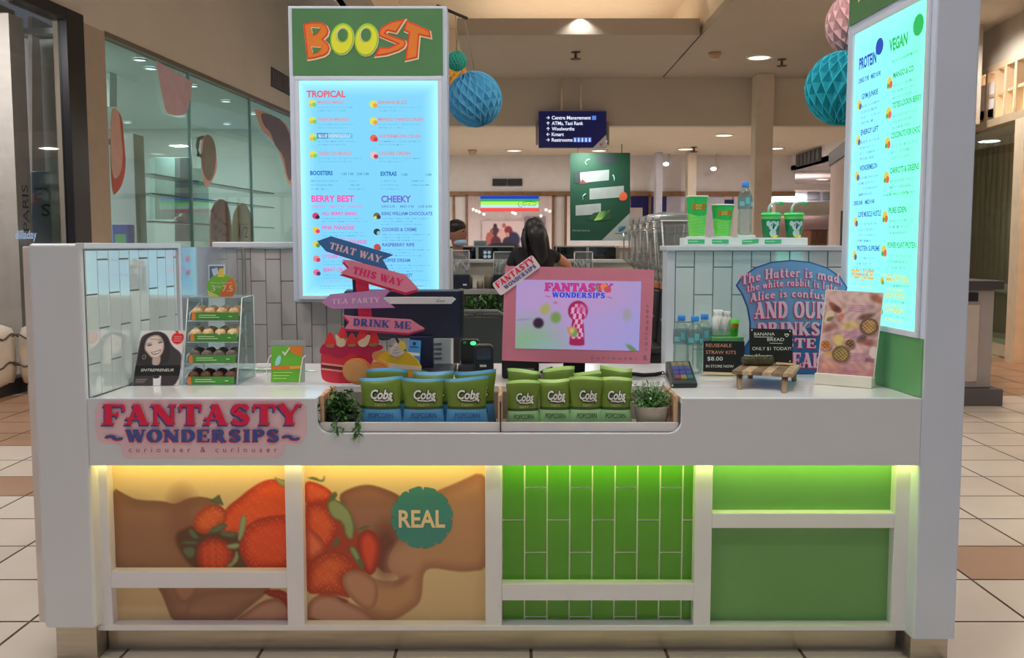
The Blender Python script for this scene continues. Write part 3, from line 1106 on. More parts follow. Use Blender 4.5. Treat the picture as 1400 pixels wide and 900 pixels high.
# downlights: a ring and a glowing lens, set in a ceiling
def downlight(u, v, z, label, cool=False, r=.10, group='ceiling downlights'):
    x, y, _ = onz(u, v, z)
    o = thing('ceiling_downlight', label, 'ceiling light', (x, y, z), group)
    mb = MB()
    mb.lathe([(r * 1.25, .0), (r * 1.25, -.015), (r * 1.0, -.02), (r * .95, .0)], (x, y, z), 24)
    mb.build('trim_ring', ring_m, o)
    mb = MB()
    mb.disc((x, y, z - .012), r * .96, 24)
    mb.build('lens', disc_cool if cool else disc_m, o)
    return o


for u, v, z, lb in ((1038, 78, CEIL, 'round downlight in the main ceiling between the column and the pink paper ball'),
                    (703, 205.5, 3.6, 'downlight in the lower ceiling left of the hanging directory sign'),
                    (819, 205.5, 3.6, 'downlight just under the corner of the hanging directory sign'),
                    (937, 203.5, 3.6, 'downlight in the lower ceiling beside the thin beige column'),
                    (990, 184.5, 3.6, 'downlight in the lower ceiling, left of the thick beige column'),
                    (1061, 202.5, 3.6, 'downlight in the lower ceiling, right of the thick beige column'),
                    (1102, 251, 3.25, 'downlight beyond the right bulkhead, above the koala cups'),
                    (1125, 245, 3.25, 'downlight beyond the right bulkhead, next to the pink partition')):
    downlight(u, v, z, lb, r=.16 if z < 4 else .17)
k = 0
for u, v, what in ((191, 81, 'nearest the mauve cup sticker'), (206, 93, 'second by the mauve cup sticker'), (263, 117, 'at the first glass joint'), (309, 138, 'past the first glass joint'),
                   (345, 155, 'close to the dripping sticker'), (310, 169, 'above the jug sticker'), (174, 167, 'left above the white column'), (312, 184.5, 'low behind the jug sticker'),
                   (376, 202, 'behind the dripping sticker'), (263, 202, 'far back beyond the white column')):
    x, y, z = onz(u, v, ZG + .02)
    if x < glx(y) - .06 and y < 21:
        downlight(u, v, ZG + .02, 'cool white downlight in the left shop ceiling, ' + what, True, .085, 'left shop downlights')

# small ceiling fittings
def fitting(name, u, v, z, label, kind):
    x, y, _ = onz(u, v, z)
    mb = MB()
    if kind == 'detector':
        mb.lathe([(.001, -.10), (.07, -.10), (.09, -.05), (.10, 0), (.001, 0)], (x, y, z), 18)
        m_ = mat('cream_plastic', (150, 130, 105), .5)
    else:
        mb.lathe([(.001, 0), (.07, 0), (.07, -.012), (.02, -.02), (.02, -.09), (.08, -.10), (.08, -.11), (.001, -.11)], (x, y, z), 14)
        m_ = mat('dark_fitting', (62, 52, 46), .5)
    tag(mb.build(name, m_), label, 'ceiling fitting')


fitting('fire_sprinkler', 787, 71, 4.40, 'small dark sprinkler under the hanging ceiling slab', 's')
fitting('smoke_detector', 977, 72, CEIL, 'cream smoke detector between the ceiling slab and the round downlight', 'detector')
fitting('fire_sprinkler', 1069, 81, CEIL, 'small dark sprinkler right of the round downlight', 's')
fitting('fire_sprinkler', 949, 201, 3.6, 'tiny dark sprinkler beside the downlight by the thin column', 's')
fitting('smoke_detector', 646, 205, 3.6, 'pale smoke detector in the lower ceiling near the blue paper ball', 'detector')

mb = MB()    # vent on the left bulkhead
o_ = thing('bulkhead_vent', 'slanted dark air vent on the beige bulkhead beside the tall menu board', 'vent', G(384, 110, -.03))
q = quad_map(G(371, 91, -.03), G(398, 107, -.03), G(398, 132, -.03), G(371, 118, -.03))
mb.prism([q(0, 0), q(1, 0), q(1, 1), q(0, 1)], (-.05, 0, 0))
mb.build('housing', grille_m, o_)
mb = MB()
for i in range(9):
    s = .05 + i * .105
    mb.prism([q(s, .06), q(s + .05, .06), q(s + .05, .94), q(s, .94)], (.015, 0, 0))
mb.build('blade', mat('vent_blade', (96, 88, 88), .5), o_)

# ---------------------------------------------------------------- far right shop front
def rx(Y):
    return 6.42 + .08 * (Y - 12.5)


mb = MB()
for y0, y1, z0, z1, mi in ((10.5, 17, 3.92, CEIL, 0), (10.5, 17, 3.84, 3.92, 1), (10.5, 17, 3.10, 3.2, 1), (12.02, 12.28, 0, 3.1, 2), (10.4, 11.7, 0, 3.1, 2)):
    mb.hexa([(rx(y0), y0, z0), (rx(y0) + .2, y0, z0), (rx(y1) + .2, y1, z0), (rx(y1), y1, z0),
             (rx(y0), y0, z1), (rx(y0) + .2, y0, z1), (rx(y1) + .2, y1, z1), (rx(y1), y1, z1)], mi)
for i in range(12):
    y0 = 11.4 + i * .30
    mb.hexa([(rx(y0), y0, 3.2), (rx(y0) + .1, y0, 3.2), (rx(y0) + .1, y0 + .05, 3.2), (rx(y0), y0 + .05, 3.2),
             (rx(y0), y0, 3.84), (rx(y0) + .1, y0, 3.84), (rx(y0) + .1, y0 + .05, 3.84), (rx(y0), y0 + .05, 3.84)], 1)
mb.hexa([(rx(11.4) + .02, 11.4, 3.5), (rx(11.4) + .08, 11.4, 3.5), (rx(15) + .08, 15, 3.5), (rx(15) + .02, 15, 3.5),
         (rx(11.4) + .02, 11.4, 3.54), (rx(11.4) + .08, 11.4, 3.54), (rx(15) + .08, 15, 3.54), (rx(15) + .02, 15, 3.54)], 1)
struct('wall_right_shopfront', mb, [beige, mat('lattice_cream', (150, 134, 112), .5), mat('cream_post', (220, 202, 176), .6)])
mb = MB()
mb.box(6.3, 11, 17.0, 17.2, 0, CEIL, 0)
mb.box(9.3, 9.5, 9, 17, 0, CEIL, 0)
mb.box(7.3, 7.32, 12.4, 17, .2, 3.1, 1)
struct('wall_right_shop', mb, [mat('warm_shop_paint', (176, 158, 138), .7), mat('curtain_beige', (150, 128, 112), .8, var=.25, vscale=3, stretch=(1, 9, .1))])
mb = MB()
for i in range(26):      # folded curtain
    y0 = 12.6 + i * .16
    mb.tube([(7.25, y0, .9), (7.25, y0, 3.1)], .075, 8)
tag(mb.build('shop_curtain', mat('curtain_cloth', (196, 176, 158), .8, var=.1)), 'beige pleated curtain behind the far right shop window', 'curtain')
mb = MB()
mb.box(6.62, 7.2, 12.3, 16, 0, .22, 0)
mb.box(6.60, 6.7, 12.3, 16, .86, .98, 0)
struct('trim_6', mb, mat('cream_plinth', (222, 205, 180), .5), bevel=.02)
for lx, ly in ((7.0, 13.4), (8.4, 13.4), (7.6, 15.6)):
    lamp('right_shop_lamp', 'AREA', (lx, ly, CEIL - .02), 260, (1, .9, .76), .3, (lx, ly, 0))
lamp('aisle_lamp', 'SPOT', (5.6, 12.2, CEIL - .03), 190, WARM, .1, (6.0, 12.4, 0), 2.6)
mb = MB()
mb.hexa([(rx(12.3) + .06, 12.3, .2), (rx(12.3) + .07, 12.3, .2), (rx(16) + .07, 16, .2), (rx(16) + .06, 16, .2),
         (rx(12.3) + .06, 12.3, 3.1), (rx(12.3) + .07, 12.3, 3.1), (rx(16) + .07, 16, 3.1), (rx(16) + .06, 16, 3.1)])
struct('window_5', mb, pane)

# mall bin beside the kiosk
bn = thing('litter_bin', 'tall grey mall bin with a dark top beside the right pylon', 'bin', (4.45, 8.95, 0))
bx0, bx1 = 3.75, Xu(1358, 450, 8.9)
mb = MB()
mb.box(bx0, bx1, 8.9, 9.6, .16, 1.09)
mb.build('body', mat('grey_bin', (128, 120, 116), .45), bn, bevel=.012)
mb = MB()
mb.box(bx0 - .04, bx1 + .06, 8.84, 9.66, 1.09, Zv(384, 8.84))
mb.build('lid', mat('dark_bin_top', (52, 48, 48), .4), bn, bevel=.012)
mb = MB()
mb.box(bx0 - .03, bx1 + .08, 8.82, 9.66, 0, .16)
mb.build('base', mat('dark_bin_base', (72, 66, 66), .5), bn, bevel=.008)
mb = MB()
mb.box(bx0 + .1, bx1 - .14, 8.885, 8.91, .22, .95)
mb.build('panel', mat('pale_bin_panel', (150, 138, 130), .5), bn, bevel=.006)
mb = MB()
mb.box(bx0 + .1, bx1 - .16, 8.885, 8.90, .98, 1.06)
mb.build('slot', mat('black_slot', (20, 20, 20), .6), bn)

# ================================================================== THE KIOSK
YF = 3.30                        # front face
ZC = Zv(545, YF)                 # counter height
XL, XR = -1.49, 1.438            # inner faces of the two ends
white = mat('kiosk_white', (162, 164, 170), .35, var=.015, vscale=3)
topm = mat('worktop_white', (190, 188, 188), .12, var=.015, vscale=3, spec=.6)
framew = mat('frame_white', (182, 180, 188), .35, var=.015)
tilew = mat('white_tile', (164, 174, 171), .05, var=.02, spec=1.0, coat=1.0)
tilew.node_tree.nodes['Principled BSDF'].inputs['Coat IOR'].default_value = 1.9
groutw = mat('tile_grout_grey', (88, 90, 90), .8)
sage = mat('white_grout', (226, 226, 206), .8)
tileg = mat('green_tile', (58, 110, 16), .12, var=.05, spec=.6)
greenp = mat('green_laminate', (80, 121, 68), .35, var=.03)
steel = mat('brushed_kick', (138, 130, 120), .3, .75, var=.12, vscale=4, stretch=(1, 1, 14))

kc = thing('kiosk_counter', 'white juice kiosk counter with a strawberry print and green tiled front', 'counter', (0, YF, 0))
NX0, NX1 = Xu(433, 570, YF), Xu(932, 570, YF)
NY = 3.60                        # back edge of the popcorn trough
ZB = Zv(593, YF)                 # bottom of the trough opening
ZF = Zv(637, YF)                 # bottom of the fascia
YBK = 4.30                       # back edge of the worktop

# fascia with a rounded notch
r_ = .045
pts = [(XL, ZC), (NX0, ZC)]
for i in range(7):
    a = math.pi + i * math.pi / 12
    pts.append((NX0 + r_ + r_ * math.cos(a), ZB + r_ + r_ * math.sin(a)))
for i in range(7):
    a = 1.5 * math.pi + i * math.pi / 12
    pts.append((NX1 - r_ + r_ * math.cos(a), ZB + r_ + r_ * math.sin(a)))
pts += [(NX1, ZC), (XR, ZC), (XR, ZF), (XL, ZF)]
mb = MB()
mb.prism([(x, YF, z) for x, z in pts], (0, .022, 0))
mb.box(XL, XR, YF + .022, YF + .13, ZF + .024, ZF + .034)
mb.build('fascia', white, kc, bevel=.003)
# worktop with the trough cut out
mb = MB()
zt, zb = ZC, ZC - .022
mb.box(XL + .02, NX0, YF + .022, NY, zb, zt)
RXw = lambda Y: XR - .065 * (Y - YF) - .004
for xa_, ya_, yb_ in ((NX1, YF + .022, NY), (XL + .05, NY, YBK)):
    mb.hexa([(xa_, ya_, zb), (RXw(ya_), ya_, zb), (RXw(yb_), yb_, zb), (xa_, yb_, zb), (xa_, ya_, zt), (RXw(ya_), ya_, zt), (RXw(yb_), yb_, zt), (xa_, yb_, zt)])
mb.build('worktop', topm, kc, bevel=.002)
# trough: floor, back, timber side panels, white lip, divider
timber = mat('copper_timber', (196, 150, 118), .3, .25, var=.35, vscale=5, stretch=(9, 9, .6))
mb = MB()
mb.box(NX0, NX1, YF + .03, NY, ZB - .02, ZB)
mb.box(NX0, NX1, NY - .012, NY, ZB, zb)
mb.build('trough', mat('trough_dark', (120, 112, 108), .5), kc)
mb = MB()
mb.box(NX0 + .005, NX1 - .005, YF + .03, YF + .042, ZB, Zv(580, YF))
mb.build('trough_lip', mat('lip_white', (182, 176, 174), .3), kc, bevel=.002)
for x in (NX0 + .002, NX1 - .02, Xu(681, 560, YF + .1)):
    mb = MB()
    for i in range(7):
        y0 = YF + .045 + i * .034
        mb.box(x, x + .016, y0, y0 + .031, ZB, zt + .004)
    mb.build('timber_panel', timber, kc, bevel=.003)
mb = MB()
mb.box(Xu(684, 560, YF) - .002, Xu(684, 560, YF) + .002, YF + .026, YF + .044, ZB, Zv(552, YF))
mb.build('divider', mat('black_gap', (25, 24, 24), .6), kc)

# lower frame
Y1, Y2 = 3.36, 3.41
ZT = ZF + .02
zb0, zb1 = Zv(862, Y1), Zv(855, Y1)
fx = lambda u: Xu(u, 745, Y1)
mb = MB()
stiles = ((122.5, 150), (391, 414.5), (663.5, 686), (949.5, 973), (1222, 1245.5))
for a, b in stiles:
    mb.box(fx(a), fx(b), Y1, Y2, zb0, ZT)
for a, b, v0, v1 in ((150, 391, 782, 804.5), (686, 949.5, 798.5, 821.5), (973, 1222, 702, 722.5)):
    mb.box(fx(a), fx(b), Y1, Y2, Zv(v1, Y1), Zv(v0, Y1))
mb.box(fx(122.5), fx(1245.5), Y1 - .005, Y2, zb0, zb1)
mb.build('front_frame', framew, kc, bevel=.0025)
mb = MB()
mb.box(fx(122.5), fx(1245.5), Y2 + .005, Y2 + .02, zb0, ZT)
mb.build('back_board', framew, kc)
# two green panels
for nm, v0, v1 in (('upper', 636, 703), ('lower', 722, 856)):
    mb = MB()
    mb.box(fx(971), fx(1224), Y2 - .006, Y2 + .004, Zv(v1, Y2), min(Zv(v0, Y2), ZT))
    mb.build('green_panel', greenp, kc)


def tile_wall(mb, place, w, h, tw, th, half, mt, mg, gap=.0016, lift=.004, tilt=0.0, off=0.0):
    """upright tiles in columns, every other column shifted by half; place(s, z, d) puts (along, up, out)"""
    mb.add([place(0, 0, 0), place(w, 0, 0), place(w, h, 0), place(0, h, 0)], [(0, 1, 2, 3)], mg)
    n = int(math.ceil((w - off) / tw)) + 1
    for i in range(-1, n):
        s0, s1 = max(0, off + i * tw), min(w, off + (i + 1) * tw)
        if s1 - s0 < .004:
            continue
        top = h + (half if i % 2 else half + th / 2)
        while top < h:
            top += th
        k = 0
        while top - k * th > 0:
            z1, z0 = min(h, top - k * th), max(0, top - (k + 1) * th)
            k += 1
            if z1 - z0 < .004:
                continue
            a, b = s0 + gap, s1 - gap
            c, d = z0 + gap, z1 - gap
            e = .0016
            t1, t2 = R.uniform(-tilt, tilt), R.uniform(-tilt, tilt)
            p = [place(a, c, 0), place(b, c, 0), place(b, d, 0), place(a, d, 0)]
            q = [place(a + e, c + e, lift + t1 + t2), place(b - e, c + e, lift - t1 + t2), place(b - e, d - e, lift - t1 - t2), place(a + e, d - e, lift + t1 - t2)]
            mb.add(p + q, [(4, 5, 6, 7), (0, 1, 5, 4), (1, 2, 6, 5), (2, 3, 7, 6), (3, 0, 4, 7)], mt)


mb = MB()
w_, z0_ = fx(952) - fx(684), zb1
tile_wall(mb, lambda s, z, d: (fx(684) + s, Y2 - d, z0_ + z), w_, ZT - z0_, .0826, .2435, .117, 1, 0, lift=.005, off=.006, gap=.0026)
mb.build('green_tile_panel', [sage, tileg], kc)

# strawberry photograph
INK = Ink(148, 634, 666, 860, 345, 152, (222, 192, 140))
k1 = lambda P: [(145 + x / 3.912, 630 + y / 3.913) for x, y in P]
k2 = lambda P: [(405 + x / 3.915, 630 + y / 3.913) for x, y in P]
sp = smooth_poly
V_ = (INK.V - 634) / 226.0
INK.C = np.array((232, 204, 146.)) * (1 - V_[..., None]) + np.array((205, 176, 132.)) * V_[..., None]  # cream lighter towards the top: the LED wash is put into the ink
INK.poly(sp(k1([(0, 130), (90, 185), (150, 212), (290, 215), (350, 237), (420, 200), (500, 190), (580, 215), (640, 300), (640, 600), (860, 600), (860, 690), (815, 725), (760, 770), (640, 865), (560, 900), (320, 870), (290, 790), (262, 710), (235, 670), (180, 600), (0, 640)])),
         (152, 104, 76), 2.0, rim=(128, 86, 62), depth=22)
INK.blob(*k1([(390, 330)])[0], 22, 40, (128, 78, 58), 1.0, .7)
INK.blob(*k1([(120, 400)])[0], 40, 40, (146, 102, 74), 1.2, .6)
INK.poly(sp(k1([(310, 660), (440, 585), (470, 640), (450, 720), (395, 770), (345, 745)])), (176, 120, 92), 4, rim=(140, 90, 70), depth=8)
INK.poly(sp(k1([(395, 770), (450, 715), (600, 680), (800, 690), (822, 725), (700, 790), (560, 860), (380, 850)])), (160, 108, 84), 5, rim=(140, 92, 70), depth=12)
INK.poly(sp(k1([(635, 868), (720, 810), (800, 755), (870, 733), (935, 745), (966, 795), (962, 845), (950, 870)])), (186, 132, 108), 2.5, rim=(150, 84, 66), depth=9)
# right hand, arm behind and fingers
INK.poly(sp(k2([(205, 195), (270, 150), (370, 124), (450, 143), (540, 180), (640, 260), (640, 440), (480, 660), (300, 400)])), (150, 100, 78), 2.5, rim=(126, 78, 60), depth=14)
INK.blob(*k2([(470, 480)])[0], 18, 36, (96, 44, 34), .9, .8)
INK.poly(sp(k2([(640, 230), (740, 165), (860, 118), (1020, 42), (1060, 300), (1040, 580), (900, 598), (820, 590), (715, 572), (672, 600), (668, 690), (655, 760), (600, 805), (500, 865), (420, 850), (330, 790), (250, 705), (228, 640), (262, 590), (320, 580), (380, 615), (440, 645), (560, 640), (480, 580), (482, 510), (540, 430), (580, 320)])),
         (186, 136, 96), 2.5, rim=(158, 104, 76), depth=18)
INK.blob(*k2([(560, 540)])[0], 20, 24, (186, 134, 108), .8, .8, .4)
INK.blob(*k2([(330, 660)])[0], 20, 18, (192, 140, 112), .9, .8)
INK.blob(*k2([(560, 640)])[0], 12, 4, (128, 74, 56), 1.2, .55, -.5)
INK.poly(sp(k2([(30, 790), (60, 740), (110, 712), (170, 708), (260, 755), (340, 790), (430, 855), (520, 868), (520, 900), (30, 900)])), (190, 138, 114), 2.5, rim=(152, 92, 70), depth=11)
INK.poly(sp(k2([(180, 720), (270, 745), (250, 770)])), (100, 40, 28), 3, .7)
INK.poly(sp(k2([(45, 830), (130, 862), (160, 885), (30, 885)])), (150, 70, 54), 3, .8)


def berry(poly, c, rim, depth=14, seeds=True, kx=1.0):
    c, rim = tuple(q * .88 for q in c), tuple(q * .82 for q in rim)
    d = INK.poly(sp(poly), c, 2.0, rim=rim, depth=depth)
    if seeds:
        U, V = INK.U, INK.V
        s = np.sin(U * 1.55 * kx + np.sin(V * .7) * 1.2) * np.sin(V * 1.75 * kx + np.sin(U * .6) * 1.3)
        m = np.clip((s - .62) * 4, 0, 1) * (d < -2.5)
        INK.over(m * .42, (250, 150, 96))
        INK.over(np.clip((-s - .75) * 4, 0, 1) * (d < -2) * .3, (150, 36, 14))


INK.C = INK.C * .84
DK = (70, 40, 26)
FING = [(250, 705), (226, 650), (240, 605), (285, 582), (345, 592), (420, 640), (430, 720), (400, 800), (330, 790)]
INK.poly(sp(k1([(330, 400), (420, 350), (640, 300), (760, 400), (780, 600), (470, 600), (390, 530)])), DK, 6, .95)
INK.poly(sp(k2([(30, 120), (200, 200), (330, 400), (380, 600), (260, 730), (20, 720)])), (140, 44, 24), 5)
berry(k1([(608, 280), (640, 240), (690, 205), (750, 155), (830, 106), (900, 96), (1000, 118), (1000, 350), (720, 400), (600, 400), (570, 330)]), (226, 74, 26), (190, 46, 18))
berry(k1([(440, 345), (468, 275), (530, 236), (600, 238), (640, 290), (610, 345), (530, 398), (465, 385)]), (214, 88, 36), (176, 58, 24), 12)
berry(k1([(688, 470), (700, 395), (745, 335), (830, 298), (1000, 285), (1000, 595), (775, 592), (715, 550)]), (224, 66, 22), (178, 36, 12), 18)
berry(k1([(455, 510), (472, 445), (525, 410), (590, 412), (650, 450), (660, 520), (640, 585), (560, 598), (470, 590)]), (206, 62, 28), (150, 36, 20), 13, kx=.8)
berry(k1([(800, 690), (965, 690), (965, 850), (930, 745), (850, 730)]), (196, 44, 20), (140, 26, 14), 12)
for P in ([(530, 215), (565, 200), (592, 178), (600, 205), (618, 245), (580, 228)], [(515, 392), (560, 350), (600, 333), (640, 345), (590, 385)], [(575, 385), (640, 378), (690, 388), (672, 412), (610, 410)],
          [(412, 375), (440, 358), (470, 400), (478, 420), (440, 420)], [(375, 430), (470, 430), (468, 450), (385, 448)], [(380, 470), (440, 455), (460, 490), (430, 530), (395, 510)]):
    INK.poly(sp(k1(P), 1), (76, 86, 60), 1.5, rim=(56, 66, 44), depth=3)
for P in ([(705, 300), (722, 288), (738, 300), (725, 390), (690, 440), (684, 405)], [(618, 452), (680, 438), (700, 450), (680, 474), (632, 472)], [(676, 470), (694, 530), (640, 578), (615, 570), (660, 530)], [(885, 85), (910, 95), (966, 110), (966, 146), (920, 135)]):
    INK.poly(sp(k1(P), 1), (126, 138, 98), 1.5, rim=(92, 104, 66), depth=3)
berry(k2([(30, 105), (110, 118), (195, 172), (165, 212), (100, 226), (30, 238)]), (228, 84, 40), (196, 52, 22), 10)
berry(k2([(30, 240), (120, 222), (215, 320), (205, 405), (140, 490), (30, 420)]), (222, 80, 34), (178, 44, 20), 14)
berry(k2([(30, 340), (110, 395), (145, 450), (130, 505), (30, 550)]), (224, 104, 62), (190, 60, 36), 12)
berry(k2([(300, 420), (368, 356), (428, 398), (450, 475), (405, 622), (345, 600)]), (214, 64, 34), (150, 34, 20), 12, seeds=False)
berry(k2([(30, 565), (130, 482), (215, 478), (285, 525), (318, 590), (240, 620), (250, 700), (285, 745), (150, 700), (30, 725)]), (218, 84, 38), (168, 44, 20), 20)
for P in ([(150, 235), (185, 200), (235, 225), (280, 270), (305, 350), (292, 430), (252, 410), (238, 330), (180, 310)], [(262, 465), (300, 455), (330, 510), (352, 590), (318, 560)]):
    INK.poly(sp(k2(P), 1), (118, 132, 88), 2, rim=(74, 94, 52), depth=4)
for P in ([(170, 185), (205, 160), (215, 195), (165, 225)], [(45, 92), (90, 85), (130, 110), (148, 72), (142, 118), (90, 105)], [(175, 440), (230, 400), (215, 440), (190, 470)], [(310, 520), (345, 530), (352, 590), (325, 570)], [(310, 370), (360, 345), (400, 350), (340, 375)]):
    INK.poly(sp(k2(P), 1), (72, 84, 50), 1.5)
INK.poly(sp(k2(FING)), (158, 112, 86), 2.5, rim=(132, 84, 62), depth=9)
INK.over(np.full(INK.U.shape, .10), (170, 140, 110))
raster('strawberry_print', INK, lambda u, v: (fx(u), Y2 - .004, Zv(v, Y2 - .004) if v > 637 else ZT), print_mat('strawberry_ink', .45), kc, k=.62)
bp = bpy.data.objects['strawberry_print']
mb = MB()
cx, cy = k2([(668, 305)])[0]
bad = []
for i in range(12):
    a0 = 2 * math.pi * i / 12 + .12
    for da, rr in ((0, 42.5), (.30, 43.5), (.40, 42.0), (.44, 38), (.50, 42.5)):
        bad.append((cx + rr * math.cos(a0 + da), cy + rr * .99 * math.sin(a0 + da)))
pl = lambda d: (lambda u, v: (fx(u), Y2 - d, Zv(v, Y2 - d)))
mb.prism([pl(.006)(u, v) for u, v in bad], (0, .0015, 0))
ORG[bp.name] = ORG[kc.name]
mb.build('round_badge', mat('teal_badge', (46, 104, 98), .4), bp)
mb = MB()
mb.text('REAL', pl(.0075), 543.5, 721, 22.5, 64, bold=.035)
mb.build('lettering', mat('badge_letter', (200, 178, 140), .4), bp)

# kickboard
mb = MB()
mb.box(fx(132), fx(1240), 3.43, 3.46, 0, zb0)
for x in (-1.02, -.5, .02, .55, 1.05):
    mb.box(x - .0015, x + .0015, 3.428, 3.43, 0, zb0)
mb.build('kickboard', steel, kc)
# carcass behind the front so that nothing is hollow
mb = MB()
mb.box(XL, XR - .03, Y2 + .06, Y2 + .09, zb0, ZB - .03)
mb.build('carcass', white, kc)
# LED strip under the fascia
led_y = glow('led_yellow', (255, 232, 96), 3.0)
led_g = glow('led_lime', (214, 255, 70), 3.0)
for a, b, m_, c_ in ((124, 664, led_y, (1.0, .80, .22)), (686, 1244, led_g, (.80, 1.0, .18))):
    mb = MB()
    mb.box(fx(a), fx(b), 3.336, 3.346, ZF + .016, ZF + .0235)
    mb.build('led_strip', m_, kc)
    x0, x1 = fx(a), fx(b)
    lo = lamp('led_light', 'AREA', ((x0 + x1) / 2, 3.341, ZF + .014), 1.5 if m_ is led_g else 1.05, c_, x1 - x0, ((x0 + x1) / 2, 3.40, ZF - .1), size_y=.012)

# sticker on the fascia
dk = MB()
dpts = rrect(131, 546, 419, 607, 16, 6)
dpts = [(u + 1.2 * math.sin(v * .5), v + 1.5 * math.sin(u * .19)) for u, v in dpts]
lower = rrect(166, 590, 388, 627, 9, 5)
pk = mat('sticker_pink', (178, 148, 156), .45, var=.02)
fm = lambda d: (lambda u, v: W(u, v, YF - d))
dk.prism([fm(.0024)(u, v) for u, v in dpts], (0, .0022, 0))
dk.prism([fm(.0021)(u, v) for u, v in lower], (0, .0019, 0))
st = dk.build('lettered_sticker', pk, kc)
navy = mat('ink_navy', (48, 62, 120), .45)
crim = mat('ink_crimson', (186, 20, 60), .45)
mb = MB()
mb.text('FANTASTY', fm(.0070), 137.5, 583.5, 28, 273, serif=True, ex=.0, mi=0)
mb.text('FANTASTY', fm(.0105), 139, 581, 28, 273, serif=True, ex=.0, mi=1)
mb.text('FANTASTY', fm(.0045), 137.5, 582.5, 28.5, 275, serif=True, ex=.035, mi=2)
mb.text('WONDERSIPS', fm(.0060), 171.5, 605.5, 17, 210, serif=True, mi=1)
mb.text('WONDERSIPS', fm(.0090), 172.5, 604.5, 17, 210, serif=True, mi=0)
for u0 in (143, 385):
    mb.text('~', fm(.0060), u0, 607.5, 17, 26, serif=True, mi=1)
    mb.text('~', fm(.0090), u0 + .6, 606.5, 17, 26, serif=True, mi=0)
mb.text('curiouser & curiouser', fm(.003), 176, 618.5, 7.0, 203, mi=3, sp=1.9)
mb.build('lettering', [navy, crim, mat('ink_pale_pink', (214, 180, 184), .45), mat('ink_plum', (110, 78, 92), .45)], st)

# ---------------------------------------------------------------- left end wall
zb_p = Zv(860, YF)
ZW = Zv(333, YF)
XO = -1.675
YW = 4.12
wl = thing('kiosk_end_wall', 'white end wall of the kiosk with glossy white tiles inside, left end', 'partition', (XO + .09, YF, 0))
dirx = .0477
xi = lambda Y: XL + dirx * (Y - YF)
mb = MB()
mb.hexa([(XO, YF, zb_p), (XL, YF, zb_p), (xi(YW), YW, zb_p), (XO, YW, zb_p), (XO, YF, ZW), (XL, YF, ZW), (xi(YW), YW, ZW), (XO, YW, ZW)])
mb.build('end_panel', white, wl, bevel=.012, seg=3)
mb = MB()
mb.hexa([(XO - .035, YF + .03, zb_p + .01), (XO, YF + .03, zb_p + .01), (XO, YW, zb_p + .01), (XO - .035, YW, zb_p + .01),
         (XO - .035, YF + .03, ZW - .01), (XO, YF + .03, ZW - .01), (XO, YW, ZW - .01), (XO - .035, YW, ZW - .01)])
mb.build('side_skin', mat('skin_white', (168, 158, 154), .4), wl, bevel=.004)
mb = MB()
L_ = YW - YF - .03
tile_wall(mb, lambda s, z, d: (xi(YF + .012 + s) + .003 + d, YF + .012 + s, ZC + z), L_, ZW - .022 - ZC, .0847, .246, -.035, 1, 0, tilt=.0003)
mb.build('tiles', [groutw, tilew], wl)
mb = MB()
mb.hexa([(XL - .02, YF - .001, ZW - .018), (XL + .012, YF - .001, ZW - .018), (xi(YW) + .016, YW + .01, ZW - .018), (xi(YW) - .02, YW + .01, ZW - .018),
         (XL - .02, YF - .001, ZW + .002), (XL + .012, YF - .001, ZW + .002), (xi(YW) + .016, YW + .01, ZW + .002), (xi(YW) - .02, YW + .01, ZW + .002)])
mb.box(xi(YW) - .02, xi(YW) + .016, YW - .01, YW + .012, ZC, ZW)
mb.build('edge_trim', white, wl, bevel=.002)
mb = MB()
mb.box(Xu(77, 870, YF + .04), Xu(132, 870, YF + .04), YF + .04, YW, 0, zb_p)
mb.build('plinth', steel, wl)
for zz in (1.38, 1.32, 1.24, 1.17):
    mb = MB()
    mb.box(XO - .037, XO - .034, YF + .05, YF + .062, zz - .012, zz + .012)
    mb.build('screw_slot', mat('black_gap', (25, 24, 24), .6), wl)

# smooth glossy wall further back and the tiled rear wall with a ledge
gp = thing('gloss_partition', 'smooth glossy white partition between the tiled end wall and the rear tiles', 'partition', (-1.5, 4.7, 0))
mb = MB()
N_ = 28
zg_ = Zv(338, 4.6)
gx = lambda t: -1.505 + .036 * math.sin(math.pi * t)
yy = lambda t: YW + .02 + (5.33 - YW - .02) * t
for i in range(N_):
    t0, t1 = i / N_, (i + 1) / N_
    mb.add([(gx(t0), yy(t0), 0), (gx(t1), yy(t1), 0), (gx(t1), yy(t1), zg_), (gx(t0), yy(t0), zg_)], [(0, 1, 2, 3)], 0, True)
    mb.add([(gx(t0), yy(t0), zg_), (gx(t1), yy(t1), zg_), (-1.57, yy(t1), zg_), (-1.57, yy(t0), zg_)], [(0, 1, 2, 3)], 0)
    mb.add([(-1.57, yy(t0), 0), (-1.57, yy(t1), 0), (-1.57, yy(t1), zg_), (-1.57, yy(t0), zg_)], [(0, 3, 2, 1)], 0)
gpo = mb.build('panel', mat('gloss_white', (112, 118, 124), .08, spec=1.0, coat=1.0), gp)
_bm = bmesh.new()
_bm.from_mesh(gpo.data)
bmesh.ops.remove_doubles(_bm, verts=_bm.verts, dist=1e-5)
bmesh.ops.recalc_face_normals(_bm, faces=_bm.faces)
for _e in _bm.edges:
    if len(_e.link_faces) == 2 and _e.calc_face_angle(0) > .8:
        _e.smooth = False
_bm.to_mesh(gpo.data)
_bm.free()
gpm = MATS['gloss_white'].node_tree.nodes['Principled BSDF']
gpm.inputs['Coat IOR'].default_value = 2.2
gpm.inputs['Coat Roughness'].default_value = .06

